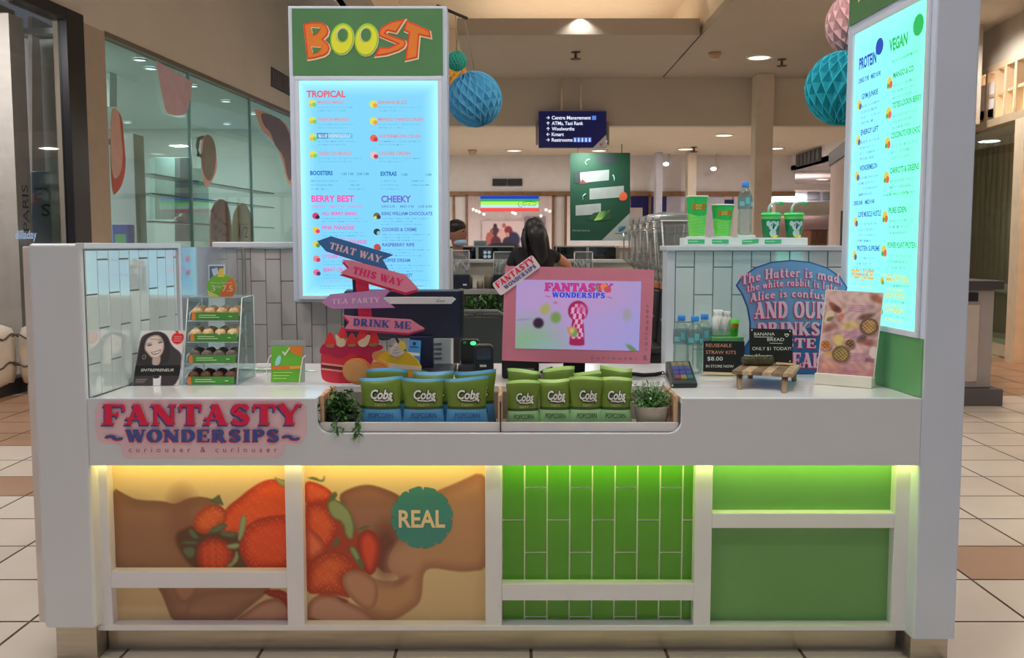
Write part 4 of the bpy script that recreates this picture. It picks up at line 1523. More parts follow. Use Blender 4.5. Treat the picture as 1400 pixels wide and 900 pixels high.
YT = 5.36
rw = thing('rear_tiled_wall', 'grey white tiled low wall with a ledge behind the tall menu board', 'partition', (-.9, YT + .1, 0))
x0, x1 = -1.50, -.345
ztop = Zv(340, YT)
mb = MB()
mb.box(x0, x1, YT, YT + .22, 0, ztop)
mb.build('core', white, rw)
mb = MB()
tile_wall(mb, lambda s, z, d: (x0 + s, YT - .003 - d, .3 + z), x1 - x0, ztop - .3, .0847, .246, -.06, 1, 0, tilt=.0002, off=.03)
mb.build('tiles', [groutw, mat('grey_white_tile', (150, 146, 144), .2, var=.03, spec=.6)], rw)
mb = MB()
mb.box(Xu(292, 335, YT), Xu(402, 335, YT), YT - .03, YT + .28, Zv(339, YT), Zv(331, YT))
mb.build('ledge', white, rw, bevel=.006)

# ---------------------------------------------------------------- right tiled wall
YQ = 4.25
qx0, qx1 = Xu(912, 400, YQ), 1.50
zq = Zv(343, YQ)
tr = thing('tiled_half_wall', 'white tiled half wall under the sample cups beside the lit right menu board', 'partition', (1.1, YQ, 0))
mb = MB()
mb.box(qx0, qx1, YQ, YQ + .14, 0, zq)
mb.build('core', white, tr)
mb = MB()
xa = Xu(922.5, 400, YQ)
tile_wall(mb, lambda s, z, d: (xa + s, YQ - .003 - d, ZC - .02 + z), qx1 - xa, zq - ZC + .02, .0847, .246, -.073 - .123, 1, 0, tilt=.0002)
mb.build('tiles', [groutw, tilew], tr)
mb = MB()
mb.box(qx0 - .004, xa - .002, YQ - .012, YQ, 0, zq)
mb.build('edge_trim', white, tr, bevel=.002)
mb = MB()
mb.box(qx0 - .01, qx1 + .05, YQ - .03, YQ + .17, zq, Zv(336, YQ - .03))
mb.build('cap', white, tr, bevel=.003)

# ---------------------------------------------------------------- the two menu pylons
LOGO_B = [(152, 203), (215, 190), (300, 190), (350, 215), (370, 260), (360, 300), (325, 335), (365, 370), (380, 410), (365, 450), (330, 475), (250, 497), (188, 506)]
LOGO_S = [(1022, 160), (945, 280), (870, 262), (855, 282), (960, 322), (1020, 342), (1028, 370), (1010, 405), (960, 435), (860, 468), (757, 480), (800, 402), (880, 402), (950, 372), (860, 335), (800, 310), (793, 270), (820, 230), (900, 185)]
LOGO_T = [(1030, 172), (1110, 205), (1230, 260), (1240, 322), (1142, 300), (1125, 492), (1018, 516), (1050, 280), (1008, 262)]


def draw_logo(mb, fn):
    """the header lettering; fn(u, v, lift); materials 0 cream 1 red 2 orange 3 lime edge 4 lime 5 green"""
    sc_ = lambda P: [(390 + x / 6.222, y / 6.218) for x, y in P]
    def lay(P, d, mi):
        mb.prism([fn(u, v, d) for u, v in P], tuple(Vector(fn(P[0][0], P[0][1], d - .0012)) - Vector(fn(P[0][0], P[0][1], d))), mi)
    for k_, P in enumerate((LOGO_B, LOGO_S, LOGO_T)):
        Q = sc_(P)
        lay([(u + .9, v + 1.3) for u, v in inset(Q, -.9)], .002, 0)
        lay(Q, .0034, 1)
        lay(inset(Q, 2.1), .0048, 2)
    for P in ([(222, 232), (294, 238), (262, 280), (232, 290)], [(222, 396), (302, 402), (268, 440), (236, 448)]):
        Q = sc_(P)
        lay(inset(Q, -1.0), .006, 1)
        lay(inset(Q, -.4), .0068, 0)
        lay([(u + .6, v + .7) for u, v in Q], .0076, 5)
    for cx, cy, ra, rb, hx, hy in ((483, 330, 98, 133, 484, 294), (690, 336, 98, 138, 682, 292)):
        u, v = sc_([(cx, cy)])[0]
        lay([(a + .6, b + .9) for a, b in oval(u, v, ra / 6.2 + .5, rb / 6.2 + .5, 30, .15)], .0026, 0)
        lay(oval(u, v, ra / 6.2 + .2, rb / 6.2 + .2, 30, .15), .004, 3)
        lay(oval(u, v + .6, ra / 6.2 - 1.6, rb / 6.2 - 2.2, 30, .15), .0054, 4)
        u, v = sc_([(hx, hy)])[0]
        lay(oval(u, v + .2, 8.6, 10.6, 26, .15), .0066, 3)
        lay(oval(u - .4, v - .2, 7.6, 9.6, 26, .15), .0074, 0)
        lay(oval(u + .5, v + .4, 6.8, 8.8, 26, .15), .0082, 5)


logo_m = [mat('logo_cream', (240, 226, 180), .4), mat('logo_red', (196, 58, 38), .4), mat('logo_orange', (232, 128, 46), .4), mat('logo_lime_edge', (120, 160, 48), .4), mat('logo_lime', (198, 196, 48), .4), mat('header_green', (62, 98, 62), .4)]
pyl = mat('pylon_white', (158, 164, 178), .4, var=.02)
BLUE, PINK, PURP, RED, GRN, ORNG, GREY = (30, 110, 200), (255, 90, 190), (120, 110, 220), (240, 100, 120), (60, 200, 110), (250, 190, 60), (110, 165, 195)
inks = {}


def ink(c):
    key = 'screen_ink_%d_%d_%d' % c
    return glow(key, c, .9)


def lcd(u0, v0, u1, v1, nx, ny, left):
    I = Ink(u0, v0, u1, v1, nx, ny, (150, 218, 246))
    s = (I.U - u0) / (u1 - u0)
    t = (I.V - v0) / (v1 - v0)
    e = np.minimum(np.minimum(s, 1 - s) * 1.0, np.minimum(t, 1 - t) * 1.6)
    g = np.clip(1 - e / .13, 0, 1) ** 1.6
    if left:
        I.C = np.array((122, 204, 240.)) * (1 - g[..., None]) + np.array((172, 248, 255.)) * g[..., None]
        I.over(np.clip(t - .55, 0, 1) * .45, (108, 206, 255))
    else:
        I.C = np.array((108, 172, 196.)) * (1 - s[..., None]) + np.array((96, 216, 166.)) * s[..., None]
        I.over(g * .6, (122, 222, 192))
        I.over(np.clip(t - .6, 0, 1) * .8, (108, 220, 186))
    return I


def menu(parent, fn, items):
    """items: (text, u, v, h, w, colour) headings, ('-', u, v, w, colour) fine print, ('o', u, v, r, colours) a fruit picture"""
    cols = []
    mb = MB()
    def ci(c):
        if c not in cols:
            cols.append(c)
        return cols.index(c)
    rr = random.Random(3)
    for it in items:
        if it[0] == '-':
            _, u, v, w, c = it
            x = u
            while x < u + w - 1:
                l = min(rr.uniform(1.6, 5.2), u + w - x)
                mb.poly([fn(x, v - 1.0), fn(x + l, v - 1.0), fn(x + l, v + .5), fn(x, v + .5)], ci(c))
                x += l + .9
        elif it[0] == '_':
            _, u, v, w, c = it
            mb.poly([fn(u, v), fn(u + w, v), fn(u + w, v + .5), fn(u, v + .5)], ci(c))
        elif it[0] == 'b':
            _, u, v, u2, v2, c = it
            mb.poly([fn(u, v), fn(u2, v), fn(u2, v2), fn(u, v2)], ci(c))
        elif it[0] == 'o':
            _, u, v, r, cs = it
            for k, (dx, dy, q) in enumerate(((0, 0, 1.0), (.55, .35, .62), (-.4, .45, .42))):
                if k < len(cs):
                    mb.poly([fn(a, b, .0004 * (k + 1)) for a, b in oval(u + dx * r, v + dy * r, r * q, r * q * .95, 14)], ci(cs[k]))
        else:
            s, u, v, h, w, c = it
            mb.text(s, lambda a, b: fn(a, b, .0006), u, v, h, w, mi=ci(c), bold=.05 if h > 5 else .03)
    mb.build('menu_print', [ink(c) for c in cols], parent, recalc=False)


# left pylon, facing the front
YP = 5.18
zp1 = Zv(8, YP)
px0, px1 = Xu(394.5, 60, YP), Xu(611, 60, YP)
pl_ = thing('menu_pylon', 'tall white menu pylon with a green header, facing the front above the rear tiles', 'menu board', ((px0 + px1) / 2, YP + .1, 0), 'menu pylons')
mb = MB()
mb.box(px0, px1, YP, YP + .16, Zv(413, YP), zp1)
pyl_body = mb.build('cabinet', pyl, pl_, bevel=.006)
mb = MB()
hx0, hx1 = Xu(400, 60, YP), Xu(605.5, 60, YP)
mb.box(hx0, hx1, YP - .006, YP, Zv(103, YP), Zv(12, YP))
mb.build('header_panel', logo_m[5], pl_)
mb = MB()
draw_logo(mb, lambda u, v, d: W(u, v, YP - .006 - d))
mb.build('header_logo', logo_m, pl_)
sx0, sx1 = Xu(409, 110, YP), Xu(598.5, 110, YP)
sz1, sz0 = Zv(110.5, YP), Zv(404, YP)
mb = MB()
e = .022
for a in ((sx0 - e, sx1 + e, sz1, sz1 + e), (sx0 - e, sx1 + e, sz0 - e, sz0), (sx0 - e, sx0, sz0, sz1), (sx1, sx1 + e, sz0, sz1)):
    mb.box(a[0], a[1], YP - .014, YP, a[2], a[3])
mb.build('screen_frame', mat('screen_frame_white', (172, 176, 186), .35), pl_, bevel=.003)
U0, U1, V0, V1 = 409.0, 598.5, 110.5, 404.0
LM = lambda u, v, d=0.0: (sx0 + (u - U0) / (U1 - U0) * (sx1 - sx0), YP - .004 - d, sz1 + (v - V0) / (V1 - V0) * (sz0 - sz1))
I = lcd(U0, V0, U1, V1, 60, 90, True)
scr = raster('lit_screen', I, LM, print_mat('lcd_left', .3, 1.12), pl_, emit=True)
ORG[scr.name] = ORG[pl_.name]
YEL, GR2 = (240, 235, 90), (120, 220, 130)
its = [('TROPICAL', 419, 132.5, 8.2, 53.5, RED), ('-', 519, 132, 66, (170, 205, 225))]
for v, a, b in ((141.5, 'MANGO MAGIC', 'BANANA BUZZ'), (164.5, 'PASSION MANGO', 'MANGO TANGO CRUSH'), (187.5, 'BLUE HONOLULU', 'WATERMELON CRUSH'), (210.5, 'GREEN TEA MANGO', 'LYCHEE CRUSH')):
    if 'BLUE' in a:
        its += [('b', 432, v - 6.6, 481, v + 1.2, (30, 120, 200)), (a, 434.5, v - .5, 4.2, 43, (235, 245, 250))]
    else:
        its.append((a, 434, v, 4.2, min(46, len(a) * 3.3), (240, 150, 160)))
    its.append((b, 517, v, 4.2, min(66, len(b) * 3.6), (240, 140, 150)))
    for k in (0, 1):
        for u, w in ((434, 50 - 12 * k + (10 if 'GREEN' in a else 0)), (517, 58 - 24 * k)):
            its.append(('-', u, v + 5.2 + 4.4 * k, w, GREY))
    its += [('_', 434, v + 13, 56, (190, 215, 235)), ('_', 517, v + 13, 66, (190, 215, 235))]
    its += [('o', 426.5, v - .5, 5.2, (YEL, GR2, (230, 200, 80))), ('o', 510, v + .5, 5.2, ((240, 110, 90), (220, 60, 70)) if 'WATER' in b else (((250, 200, 200), (200, 60, 80)) if 'LYCH' in b else (YEL, (240, 170, 80))))]
its += [('BOOSTERS', 422, 238, 5.4, 31, BLUE), ('EXTRAS', 519, 239, 5.4, 22, BLUE), ('1.50 1.00', 465, 238, 3, 17, (90, 150, 200)), ('2.50 1.80', 486, 238, 3, 17, (90, 150, 200)), ('1.00', 548, 239, 3, 8, (90, 150, 200)), ('1.00', 581, 239, 3, 8, (90, 150, 200))]
for k, v in enumerate((246.5, 252, 257.5)):
    its += [('-', 422, v, 38 - 7 * k, (70, 140, 195)), ('-', 476, v, 9 + 6 * k, (70, 140, 195)), ('-', 519, v, 22 + 3 * k, (70, 140, 195))]
    if k < 2:
        its.append(('-', 561, v, 18 + 8 * k, (70, 140, 195)))
its += [('BERRY BEST', 423, 274.5, 8.4, 59, PINK), ('CHEEKY', 519.5, 275, 8.4, 41, PURP)]
for u, c in ((423, (235, 150, 215)), (519.5, (110, 150, 215))):
    for q, (t_x, dx) in enumerate((('ORIG 6.90', 0), ('MED 7.90', 26), ('LGE 8.90', 51))):
        its.append((t_x, u + dx, 282.5, 3, 19, c))
    its.append(('_', u, 285, 70, (150, 200, 235)))
for v, a, b, ca, cb in ((293, 'ALL BERRY BANG', 'KING WILLIAM CHOCOLATE', ((230, 60, 120), (60, 40, 60)), ((120, 110, 90), (60, 60, 70), YEL)),
                        (312.5, 'PINK PARADISE', 'COOKIES & CREME', ((250, 210, 60), (240, 60, 110)), ((40, 60, 70), (150, 200, 220))),
                        (332, 'STRAWBERRY SQUEEZE', 'RASPBERRY RIPE', ((230, 220, 90), (90, 150, 100)), ((220, 70, 90), (150, 100, 90))),
                        (352, 'LYCHEE CRUSH', 'COFFEE DREAM', ((240, 140, 150), (220, 60, 80)), ((120, 80, 60), (200, 160, 110))),
                        (371, 'BERRY CRUSH', 'MUNCHY MONKEY', ((240, 120, 160), (90, 60, 110)), ((240, 220, 90), (130, 90, 60)))):
    its += [(a, 437.5, v, 4.5, min(62, len(a) * 3.4), PINK), ('o', 428.5, v + 1, 4.8, ca)]
    vb = v + (0, 2.4, 4.0, 5.5, 7)[int((v - 293) // 19)]
    its += [(b, 520, vb, 4.5, min(70, len(b) * 3.2), (90, 110, 215)), ('o', 513, vb + 1, 4.8, cb)]
    for k in (0, 1, 2):
        its.append(('-', 437.5, v + 5 + 4 * k, (58, 62, 46)[k], GREY if k < 2 else (235, 130, 205)))
        its.append(('-', 520, vb + 5 + 4 * k, (66, 42, 56)[k], (95, 150, 215)))
for v in (391, 394.5):
    its.append(('-', 432, v, 150, (120, 190, 225)))
menu(scr, LM, its)

# right pylon, turned to face across the counter
zp_b = Zv(875, YF)
RX = lambda Y: XR - .065 * (Y - YF)
YE = 4.03
XO2 = 1.588
pr = thing('menu_pylon', 'tall white menu pylon at the right end of the counter, its lit screen facing across', 'menu board', ((XR + XO2) / 2, YF + .3, 0), 'menu pylons')
mb = MB()
mb.hexa([(XR, YF, zp_b), (XO2, YF, zp_b), (XO2, YE, zp_b), (RX(YE), YE, zp_b), (XR, YF, 2.78), (XO2, YF, 2.78), (XO2, YE, 2.78), (RX(YE), YE, 2.78)])
mb.build('cabinet', pyl, pr, bevel=.006)
mb = MB()
mb.box(XR + .01, XO2 - .006, YF + .04, YE - .04, 0, zp_b)
mb.build('plinth', steel, pr)
rn = Vector((-1, -.065, 0)).normalized()
rp = lambda Y, z, d=0.0: (RX(Y) + rn.x * d, Y + rn.y * d, z)
ra, rb = 3.352, 3.945
zs1, zs0 = 2.352, 1.197
mb = MB()
def rslab(mb, y0, y1, z0, z1, d, mi=0):
    mb.prism([rp(y0, z0, d), rp(y1, z0, d), rp(y1, z1, d), rp(y0, z1, d)], tuple(-rn * d), mi)
for a in ((ra - .02, rb + .02, zs1, zs1 + .022), (ra - .02, rb + .02, zs0 - .022, zs0), (ra - .02, ra, zs0, zs1), (rb, rb + .02, zs0, zs1)):
    rslab(mb, *a, .012)
mb.build('screen_frame', mat('screen_frame_white', (172, 176, 186), .35), pr, bevel=.003)
mb = MB()
rslab(mb, YF + .03, YE - .02, 2.40, 2.75, .005)
mb.build('header_panel', logo_m[5], pr)
mb = MB()
rslab(mb, YF + .004, YE - .004, ZC + .001, zs0 - .023, .003)
mb.build('green_panel', mat('pylon_green', (70, 122, 72), .3), pr)
mb = MB()
draw_logo(mb, lambda u, v, d: rp(YE - .06 - (u - 405) / 195.0 * (YE - YF - .12), 2.40 + (103 - v) / 91.0 * .35, .005 + d))
mb.build('header_logo', logo_m, pr)
# screen coordinates: u 0..100 from the far edge to the near edge, v 0..188 downwards
RM = lambda u, v, d=0.0: rp(rb + (ra - rb) * u / 100.0, zs1 + (zs0 - zs1) * v / 188.0, .004 + d)
I = lcd(0, 0, 100, 188, 60, 90, False)
scr2 = raster('lit_screen', I, RM, print_mat('lcd_right', .3, 2.1), pr, emit=True)
ORG[scr2.name] = ORG[pr.name]
DB, VG, OR = (30, 80, 200), (40, 200, 100), (245, 190, 70)
its = [('PROTEIN', 8, 24, 6.8, 26, DB), ('o', 38, 15, 5.5, (DB,)), ('-', 35, 14, 7, (170, 215, 250)), ('-', 35, 17, 7, (170, 215, 250)), ('VEGAN', 52, 21, 6.8, 24, VG), ('o', 89, 13, 6.5, (VG,)), ('-', 85, 11, 8, (190, 255, 225)), ('-', 85, 14, 8, (190, 255, 225)), ('-', 85, 17, 8, (190, 255, 225)),
       ('ORIG 7.90', 8, 33, 2.8, 16, DB), ('MED 8.90', 27, 33, 2.8, 14, DB), ('-', 57, 28, 34, VG)]
for v, t, in ((44, 'GYM JUNKIE'), (67, 'ENERGY LIFT'), (90, 'WONDERMELON'), (120, 'LOVE MUSCLE HUSTLE'), (142, 'PROTEIN SUPREME')):
    its += [(t, 14, v, 3.2, min(34, len(t) * 2.4), DB), ('o', 10, v + 3, 3.4, ((240, 220, 110), (90, 110, 160)))]
    for k in range(4):
        its.append(('-', 14, v + 5 + 3.6 * k, (28, 24, 27, 20)[k], (120, 175, 215) if k < 3 else DB))
its += [('ORIG 8.40', 6, 112, 2.6, 14, DB), ('MED 9.40', 24, 112, 2.6, 14, DB)]
for v, t in ((38, 'MANGO & CO'), (56, 'TOTES LOOKIN BERRY'), (74, 'COCONUTS FOR CHOC'), (95, 'CARROTS & GREENS'), (119, 'PURE EDEN'), (140, 'POWER PLANT PROTEIN')):
    its += [(t, 59, v, 3.3, min(37, len(t) * 2.6), (40, 175, 110)), ('o', 54, v + 2, 3.8, ((240, 215, 80), (230, 110, 90), (70, 180, 90)))]
    for k in range(3):
        its.append(('-', 59, v + 5 + 3.6 * k, (33, 28, 24)[k], (110, 190, 185)))
its += [('-', 50, 108, 42, VG)]
its += [('FRESH JUICES', 6, 160, 5.4, 35, OR), ('-', 6, 165.5, 32, OR), ('-', 6, 169, 20, OR), ('-', 50, 157, 34, OR)]
for k in range(7):
    if k != 3:
        its += [('-', 6, 172 + 2.2 * k, 6, GREY), ('-', 15, 172 + 2.2 * k, 8, GREY), ('-', 26, 172 + 2.2 * k, 5, GREY)]
for v, t in ((160.5, 'IMMUNITY JUICE'), (170, 'ENERGY BOOST'), (179, 'WILD GREENS')):
    its += [(t, 58, v, 2.6, min(34, len(t) * 2.2), OR), ('-', 58, v + 2.6, 30, GREY), ('-', 58, v + 4.9, 24, OR), ('o', 53, v, 2.6, ((245, 190, 80), (90, 190, 90)))]
menu(scr2, RM, its)

# ================================================================== THINGS ON THE COUNTER
def on(u, v):
    return onz(u, v, ZC)


def tilted(p0, n):
    """maps (u, v) onto the plane through p0 with normal n (towards the viewer); d lifts off it"""
    n = Vector(n).normalized()
    def f(u, v, d=0.0):
        return tuple(Vector(onplane(u, v, p0, n)) + n * d)
    return f, n


def sheet(mb, f, n, pts, d, th, mi=0):
    mb.prism([f(u, v, d) for u, v in pts], tuple(-n * th), mi)


black = mat('black_plastic', (24, 24, 28), .35, var=.1)
blackm = mat('matt_black', (16, 16, 18), .6, var=.1)
wht = mat('white_plastic', (190, 188, 188), .4)
acry = clear('acrylic', (240, 248, 248), .10, .03, 1.0, .05)
shelf_acry = clear('acrylic_shelf', (226, 238, 240), .16, .05, .98, .14)

# ---- portrait leaflet -------------------------------------------------
p = on(212, 528)
f, n = tilted(p, (0, -math.cos(.40), math.sin(.40)))
o = thing('standing_poster', 'black and white portrait poster with a red apple badge, left of the bakery case', 'poster', p)
mb = MB()
card = [(193, 452.5), (254, 452), (243.5, 527.5), (181, 527.5)]
sheet(mb, f, n, card, -.001, .004)
mb.build('card', mat('white_card', (200, 198, 196), .5), o)
mb = MB()
b0 = Vector(f(212, 470, -.006))
mb.hexa([tuple(b0 + Vector((-.02, .0, 0))), tuple(b0 + Vector((.02, .0, 0))), tuple(b0 + Vector((.02, .004, 0))), tuple(b0 + Vector((-.02, .004, 0))),
         tuple(b0 + Vector((-.02, .0, .02))), tuple(b0 + Vector((.02, .0, .02))), tuple(b0 + Vector((.02, .004, .02))), tuple(b0 + Vector((-.02, .004, .02)))])
mb.prism([tuple(b0 + Vector((-.02, 0, 0))), tuple(b0 + Vector((.02, 0, 0))), (b0.x + .03, b0.y + .07, ZC + .001), (b0.x - .03, b0.y + .07, ZC + .001)], (0, .004, 0))
mb.build('easel_strut', mat('grey_board', (120, 118, 116), .6), o)
I = Ink(0, 0, 100, 120, 84, 100, (196, 190, 188))
sk, hr, jk = (188, 168, 160), (34, 28, 30), (48, 40, 44)
I.poly([(70, 0), (100, 0), (100, 45), (75, 36), (62, 22)], (206, 198, 196), 3)
I.poly(sp([(0, 118), (0, 20), (8, 8), (28, 2), (48, 3), (62, 12), (74, 34), (96, 48), (100, 60), (100, 130), (0, 130)]), jk, 3)
I.poly(sp([(2, 70), (5, 30), (12, 10), (30, 1), (50, 4), (62, 16), (70, 36), (74, 66), (60, 74), (30, 76), (10, 74)]), hr, 3)
I.poly(sp([(34, 55), (52, 52), (54, 76), (36, 78)]), (150, 130, 124), 3)
I.poly(sp([(13, 30), (16, 16), (30, 9), (44, 10), (55, 24), (58, 40), (54, 54), (44, 62), (32, 60), (22, 50), (14, 42)]), sk, 2.5, rim=(140, 120, 114), depth=6)
I.blob(24, 32, 5.5, 1.8, (56, 44, 46), .6, 1, -.15)
I.blob(47, 26, 5.0, 1.8, (56, 44, 46), .6, 1, -.25)
I.blob(23, 28, 6.5, 1.0, (80, 66, 66), .8, .8, -.3)
I.blob(46, 21.5, 6, 1.0, (80, 66, 66), .8, .8, -.25)
I.poly(sp([(33, 30), (38, 29), (44, 40), (38, 43), (33, 42)]), (204, 184, 176), 2, .8)
I.poly(sp([(28, 46), (38, 47), (52, 40), (50, 49), (40, 54), (32, 52)]), (96, 60, 62), 1.2)
I.poly(sp([(31, 47.5), (39, 48.5), (50, 43), (48, 48), (40, 51), (34, 50.5)]), (236, 228, 224), 1.0)
I.blob(16, 58, 4, 5, (150, 140, 140), .25)
I.blob(16, 58, 3, 4, hr, .3)
I.poly([(0, 76), (100, 76), (100, 99), (0, 99)], (14, 12, 14), 1)
I.poly([(42, 99), (60, 99), (62, 125), (46, 125)], (180, 176, 178), 2)
I.poly(sp([(40, 99), (58, 99), (56, 104), (44, 105)]), (18, 16, 18), 1.5)
I.poly(sp([(73, 8), (80, 5), (86, 7), (95, 7), (99, 15), (96, 26), (88, 31), (80, 30), (73, 25), (70, 16)]), (196, 28, 32), 1.2)
I.poly([(79, 5), (76, 0), (83, 1), (86, 6)], (196, 28, 32), 1)
for k in range(3):
    I.poly([(76, 13 + 4.5 * k), (94, 13 + 4.5 * k), (94, 14.5 + 4.5 * k), (76, 14.5 + 4.5 * k)], (236, 200, 196), .8, .8)
for k in range(3):
    I.poly([(6, 106 + 3.4 * k), (30 - 3 * k, 106 + 3.4 * k), (30 - 3 * k, 107.2 + 3.4 * k), (6, 107.2 + 3.4 * k)], (150, 140, 134), .8, .7)
c4 = [f(u, v, .0006) for u, v in card]
qm = quad_map(c4[0], c4[1], c4[2], c4[3])
raster('portrait_print', I, lambda u, v: qm(u / 100, v / 120), print_mat('portrait_ink', .35), o)
mb = MB()
c5 = quad_map(*[f(u, v, .0014) for u, v in card])
mb.text('ENTREPRENEUR', lambda u, v: c5(u / 100, v / 120), 14, 89.5, 5.6, 72, shear=.2, bold=.01)
mb.build('lettering', mat('silver_letter', (176, 170, 166), .5), o)

# ---- acrylic bakery case ------------------------------------------------
cxl, cxr = -1.262, -1.052
yf0, yf1, yb = 3.605, 3.70, 3.865
zt_ = 1.297
case = thing('bakery_case', 'clear acrylic four-tier bakery case with green tray labels', 'display case', ((cxl + cxr) / 2, 3.7, ZC))
yfr = lambda z: yf0 + (yf1 - yf0) * (z - ZC) / (zt_ - ZC)
for nm, x in (('side_panel', cxl), ('side_panel', cxr - .004)):
    mb = MB()
    mb.prism([(x, yf0, ZC + .001), (x, yb, ZC + .001), (x, yb, zt_), (x, yf1, zt_)], (.004, 0, 0))
    mb.build(nm, acry, case)
mb = MB()
mb.box(cxl + .004, cxr - .004, yb - .004, yb, ZC + .001, zt_)
mb.build('back_panel', acry, case)
mb = MB()
mb.box(cxl, cxr, yf1 - .004, yb + .004, zt_, zt_ + .004)
mb.build('top_panel', shelf_acry, case)
edge = mat('acrylic_edge', (208, 222, 224), .2)
mb = MB()
for x in (cxl, cxr):
    mb.tube([(x, yf0, ZC + .003), (x, yf1, zt_)], .0022, 6)
    mb.tube([(x, yb, ZC + .003), (x, yb, zt_)], .0018, 6)
    mb.tube([(x, yf1, zt_ + .002), (x, yb, zt_ + .002)], .0018, 6)
mb.tube([(cxl, yf1, zt_ + .002), (cxr, yf1, zt_ + .002)], .002, 6)
mb.build('edge_rail', edge, case)
grn_lab = mat('tray_label_green', (58, 112, 44), .45)
org_lab = mat('tray_label_orange', (200, 112, 48), .45)
pale_ink = mat('label_pale_ink', (170, 200, 150), .45)
ballc = [mat('golden_snack', (178, 138, 104), .8, var=.25, vscale=60, bump=.5), mat('oat_snack', (200, 166, 128), .8, var=.2, vscale=60, bump=.5),
         mat('coconut_cocoa_snack', (98, 84, 80), .85, var=.4, vscale=90, bump=.6), mat('dark_cocoa_snack', (84, 54, 44), .7, var=.4, vscale=70, bump=.6)]
names = [('golden', 'top'), ('pale oat', 'second'), ('grey cocoa', 'third'), ('dark cocoa', 'bottom')]
for t in range(4):
    z = zt_ - .088 - t * .0805
    y = yfr(z)
    mb = MB()
    mb.hexa([(cxl + .008, y + .004, z), (cxr - .008, y + .004, z), (cxr - .008, yb - .006, z + .028), (cxl + .008, yb - .006, z + .028),
             (cxl + .008, y + .004, z + .003), (cxr - .008, y + .004, z + .003), (cxr - .008, yb - .006, z + .031), (cxl + .008, yb - .006, z + .031)])
    tray = mb.build('tray', shelf_acry, case)
    mb = MB()
    mb.tube([(cxl + .008, y + .012, z + .002), (cxl + .01, y + .012, z + .03), (cxl + .035, y + .06, z + .066)], .0025, 6)
    mb.tube([(cxl + .006, y, z), (cxr - .006, y, z)], .002, 6)
    mb.build('tray_rail', edge, tray)
    mb = MB()
    mb.prism([(cxl + .022, y - .003, z + .004), (cxr - .010, y - .003, z + .004), (cxr - .010, y + .001, z + .033), (cxl + .022, y + .001, z + .033)], (0, .002, 0), 0)
    mb.prism([(cxl + .022, y - .0036, z + .004), (cxl + .037, y - .0036, z + .004), (cxl + .034, y + .0004, z + .033), (cxl + .022, y + .0004, z + .033)], (0, .001, 0), 1)
    for a, b, h in ((.05, .115, .0205), (.05, .128, .0125), (.165, .178, .016)):
        mb.box(cxl + a, cxl + b, y - .0034, y - .002, z + h, z + h + .0035, 2)
    mb.build('tray_label', [grn_lab, org_lab, pale_ink], tray)
    for row in range(2):
        for k in range(4):
            q = 0.0225
            cx = cxl + .034 + k * .0475
            cy = y + .030 + row * .052
            cz = z + .003 + (cy - y) * .11 + q + .001
            mb = MB()
            rr = random.Random(t * 20 + row * 5 + k)
            ph = [rr.uniform(0, 6) for _ in range(4)]
            lum = lambda d: 1 + .05 * math.sin(5 * d.x + ph[0]) * math.sin(5 * d.y + ph[1]) + .04 * math.sin(9 * d.z + ph[2] + 4 * d.x)
            mb.ball((cx, cy, cz), (q, q * (1.35 if t == 1 else 1.05), q * .95), 18, 12, 0, lum)
            tag(mb.build('snack_ball', ballc[t], loc=(cx, cy, cz - q)),
                '%s snack ball, %s from the left in the %s row of the %s tray' % (names[t][0], ('first', 'second', 'third', 'last')[k], ('front', 'rear')[row], names[t][1]),
                'snack', '%s snack balls in the bakery case' % names[t][0])
# round price topper
yt = yf1 + .035
ft = lambda d: (lambda u, v: W(u, v, yt - d))
top = thing('price_topper', 'round green and orange price sign reading 3 for 7.5 on the bakery case', 'sign', W(303, 407, yt))
mb = MB()
ring = [(u, v) for u, v in oval(303, 392.5, 20.5, 17.5, 36) if v < 406]
ring = [(287, 406.4)] + [p_ for p_ in ring if p_[0] < 303][::1] + [p_ for p_ in ring if p_[0] >= 303] + [(319, 406.4)]
ring = sorted(ring[1:-1], key=lambda p_: math.atan2(p_[1] - 392.5, p_[0] - 303))
k0 = next(i for i, p_ in enumerate(ring) if math.atan2(p_[1] - 392.5, p_[0] - 303) > math.pi / 2)
ring = ring[k0:] + ring[:k0]
mb.prism([ft(0)(u, v) for u, v in [(287, 406.4)] + ring + [(319, 406.4)]], (0, .003, 0), 0)
mb.prism([ft(.001)(u, v) for u, v in [(299, 406), (306, 391), (311, 383), (318, 379.5), (322.5, 387), (323, 396), (318, 406)]], (0, .001, 0), 1)
mb.prism([ft(.001)(u, v) for u, v in [(283.5, 397), (292, 401), (301, 406), (288, 406), (284.5, 401)]], (0, .001, 0), 2)
mb.prism([ft(.002)(u, v) for u, v in [(297, 379), (300, 367), (306, 367), (306.5, 379)]], (0, .003, 0), 3)
mb.build('card', [mat('topper_green', (92, 148, 52), .5), mat('topper_orange', (206, 108, 58), .5), mat('topper_lime', (176, 178, 84), .5), mat('topper_yellow', (206, 184, 84), .5)], top)
mb = MB()
mb.text('3', ft(.0022), 288.5, 398.5, 8, 6)
mb.text('FOR', ft(.0022), 296, 394, 3, 6.5)
mb.text('7.5', ft(.0022), 304, 398.5, 8, 14)
mb.text('MIX & MATCH', ft(.0022), 288, 388, 2.2, 29)
mb.build('lettering', mat('topper_white', (222, 214, 186), .5), top)
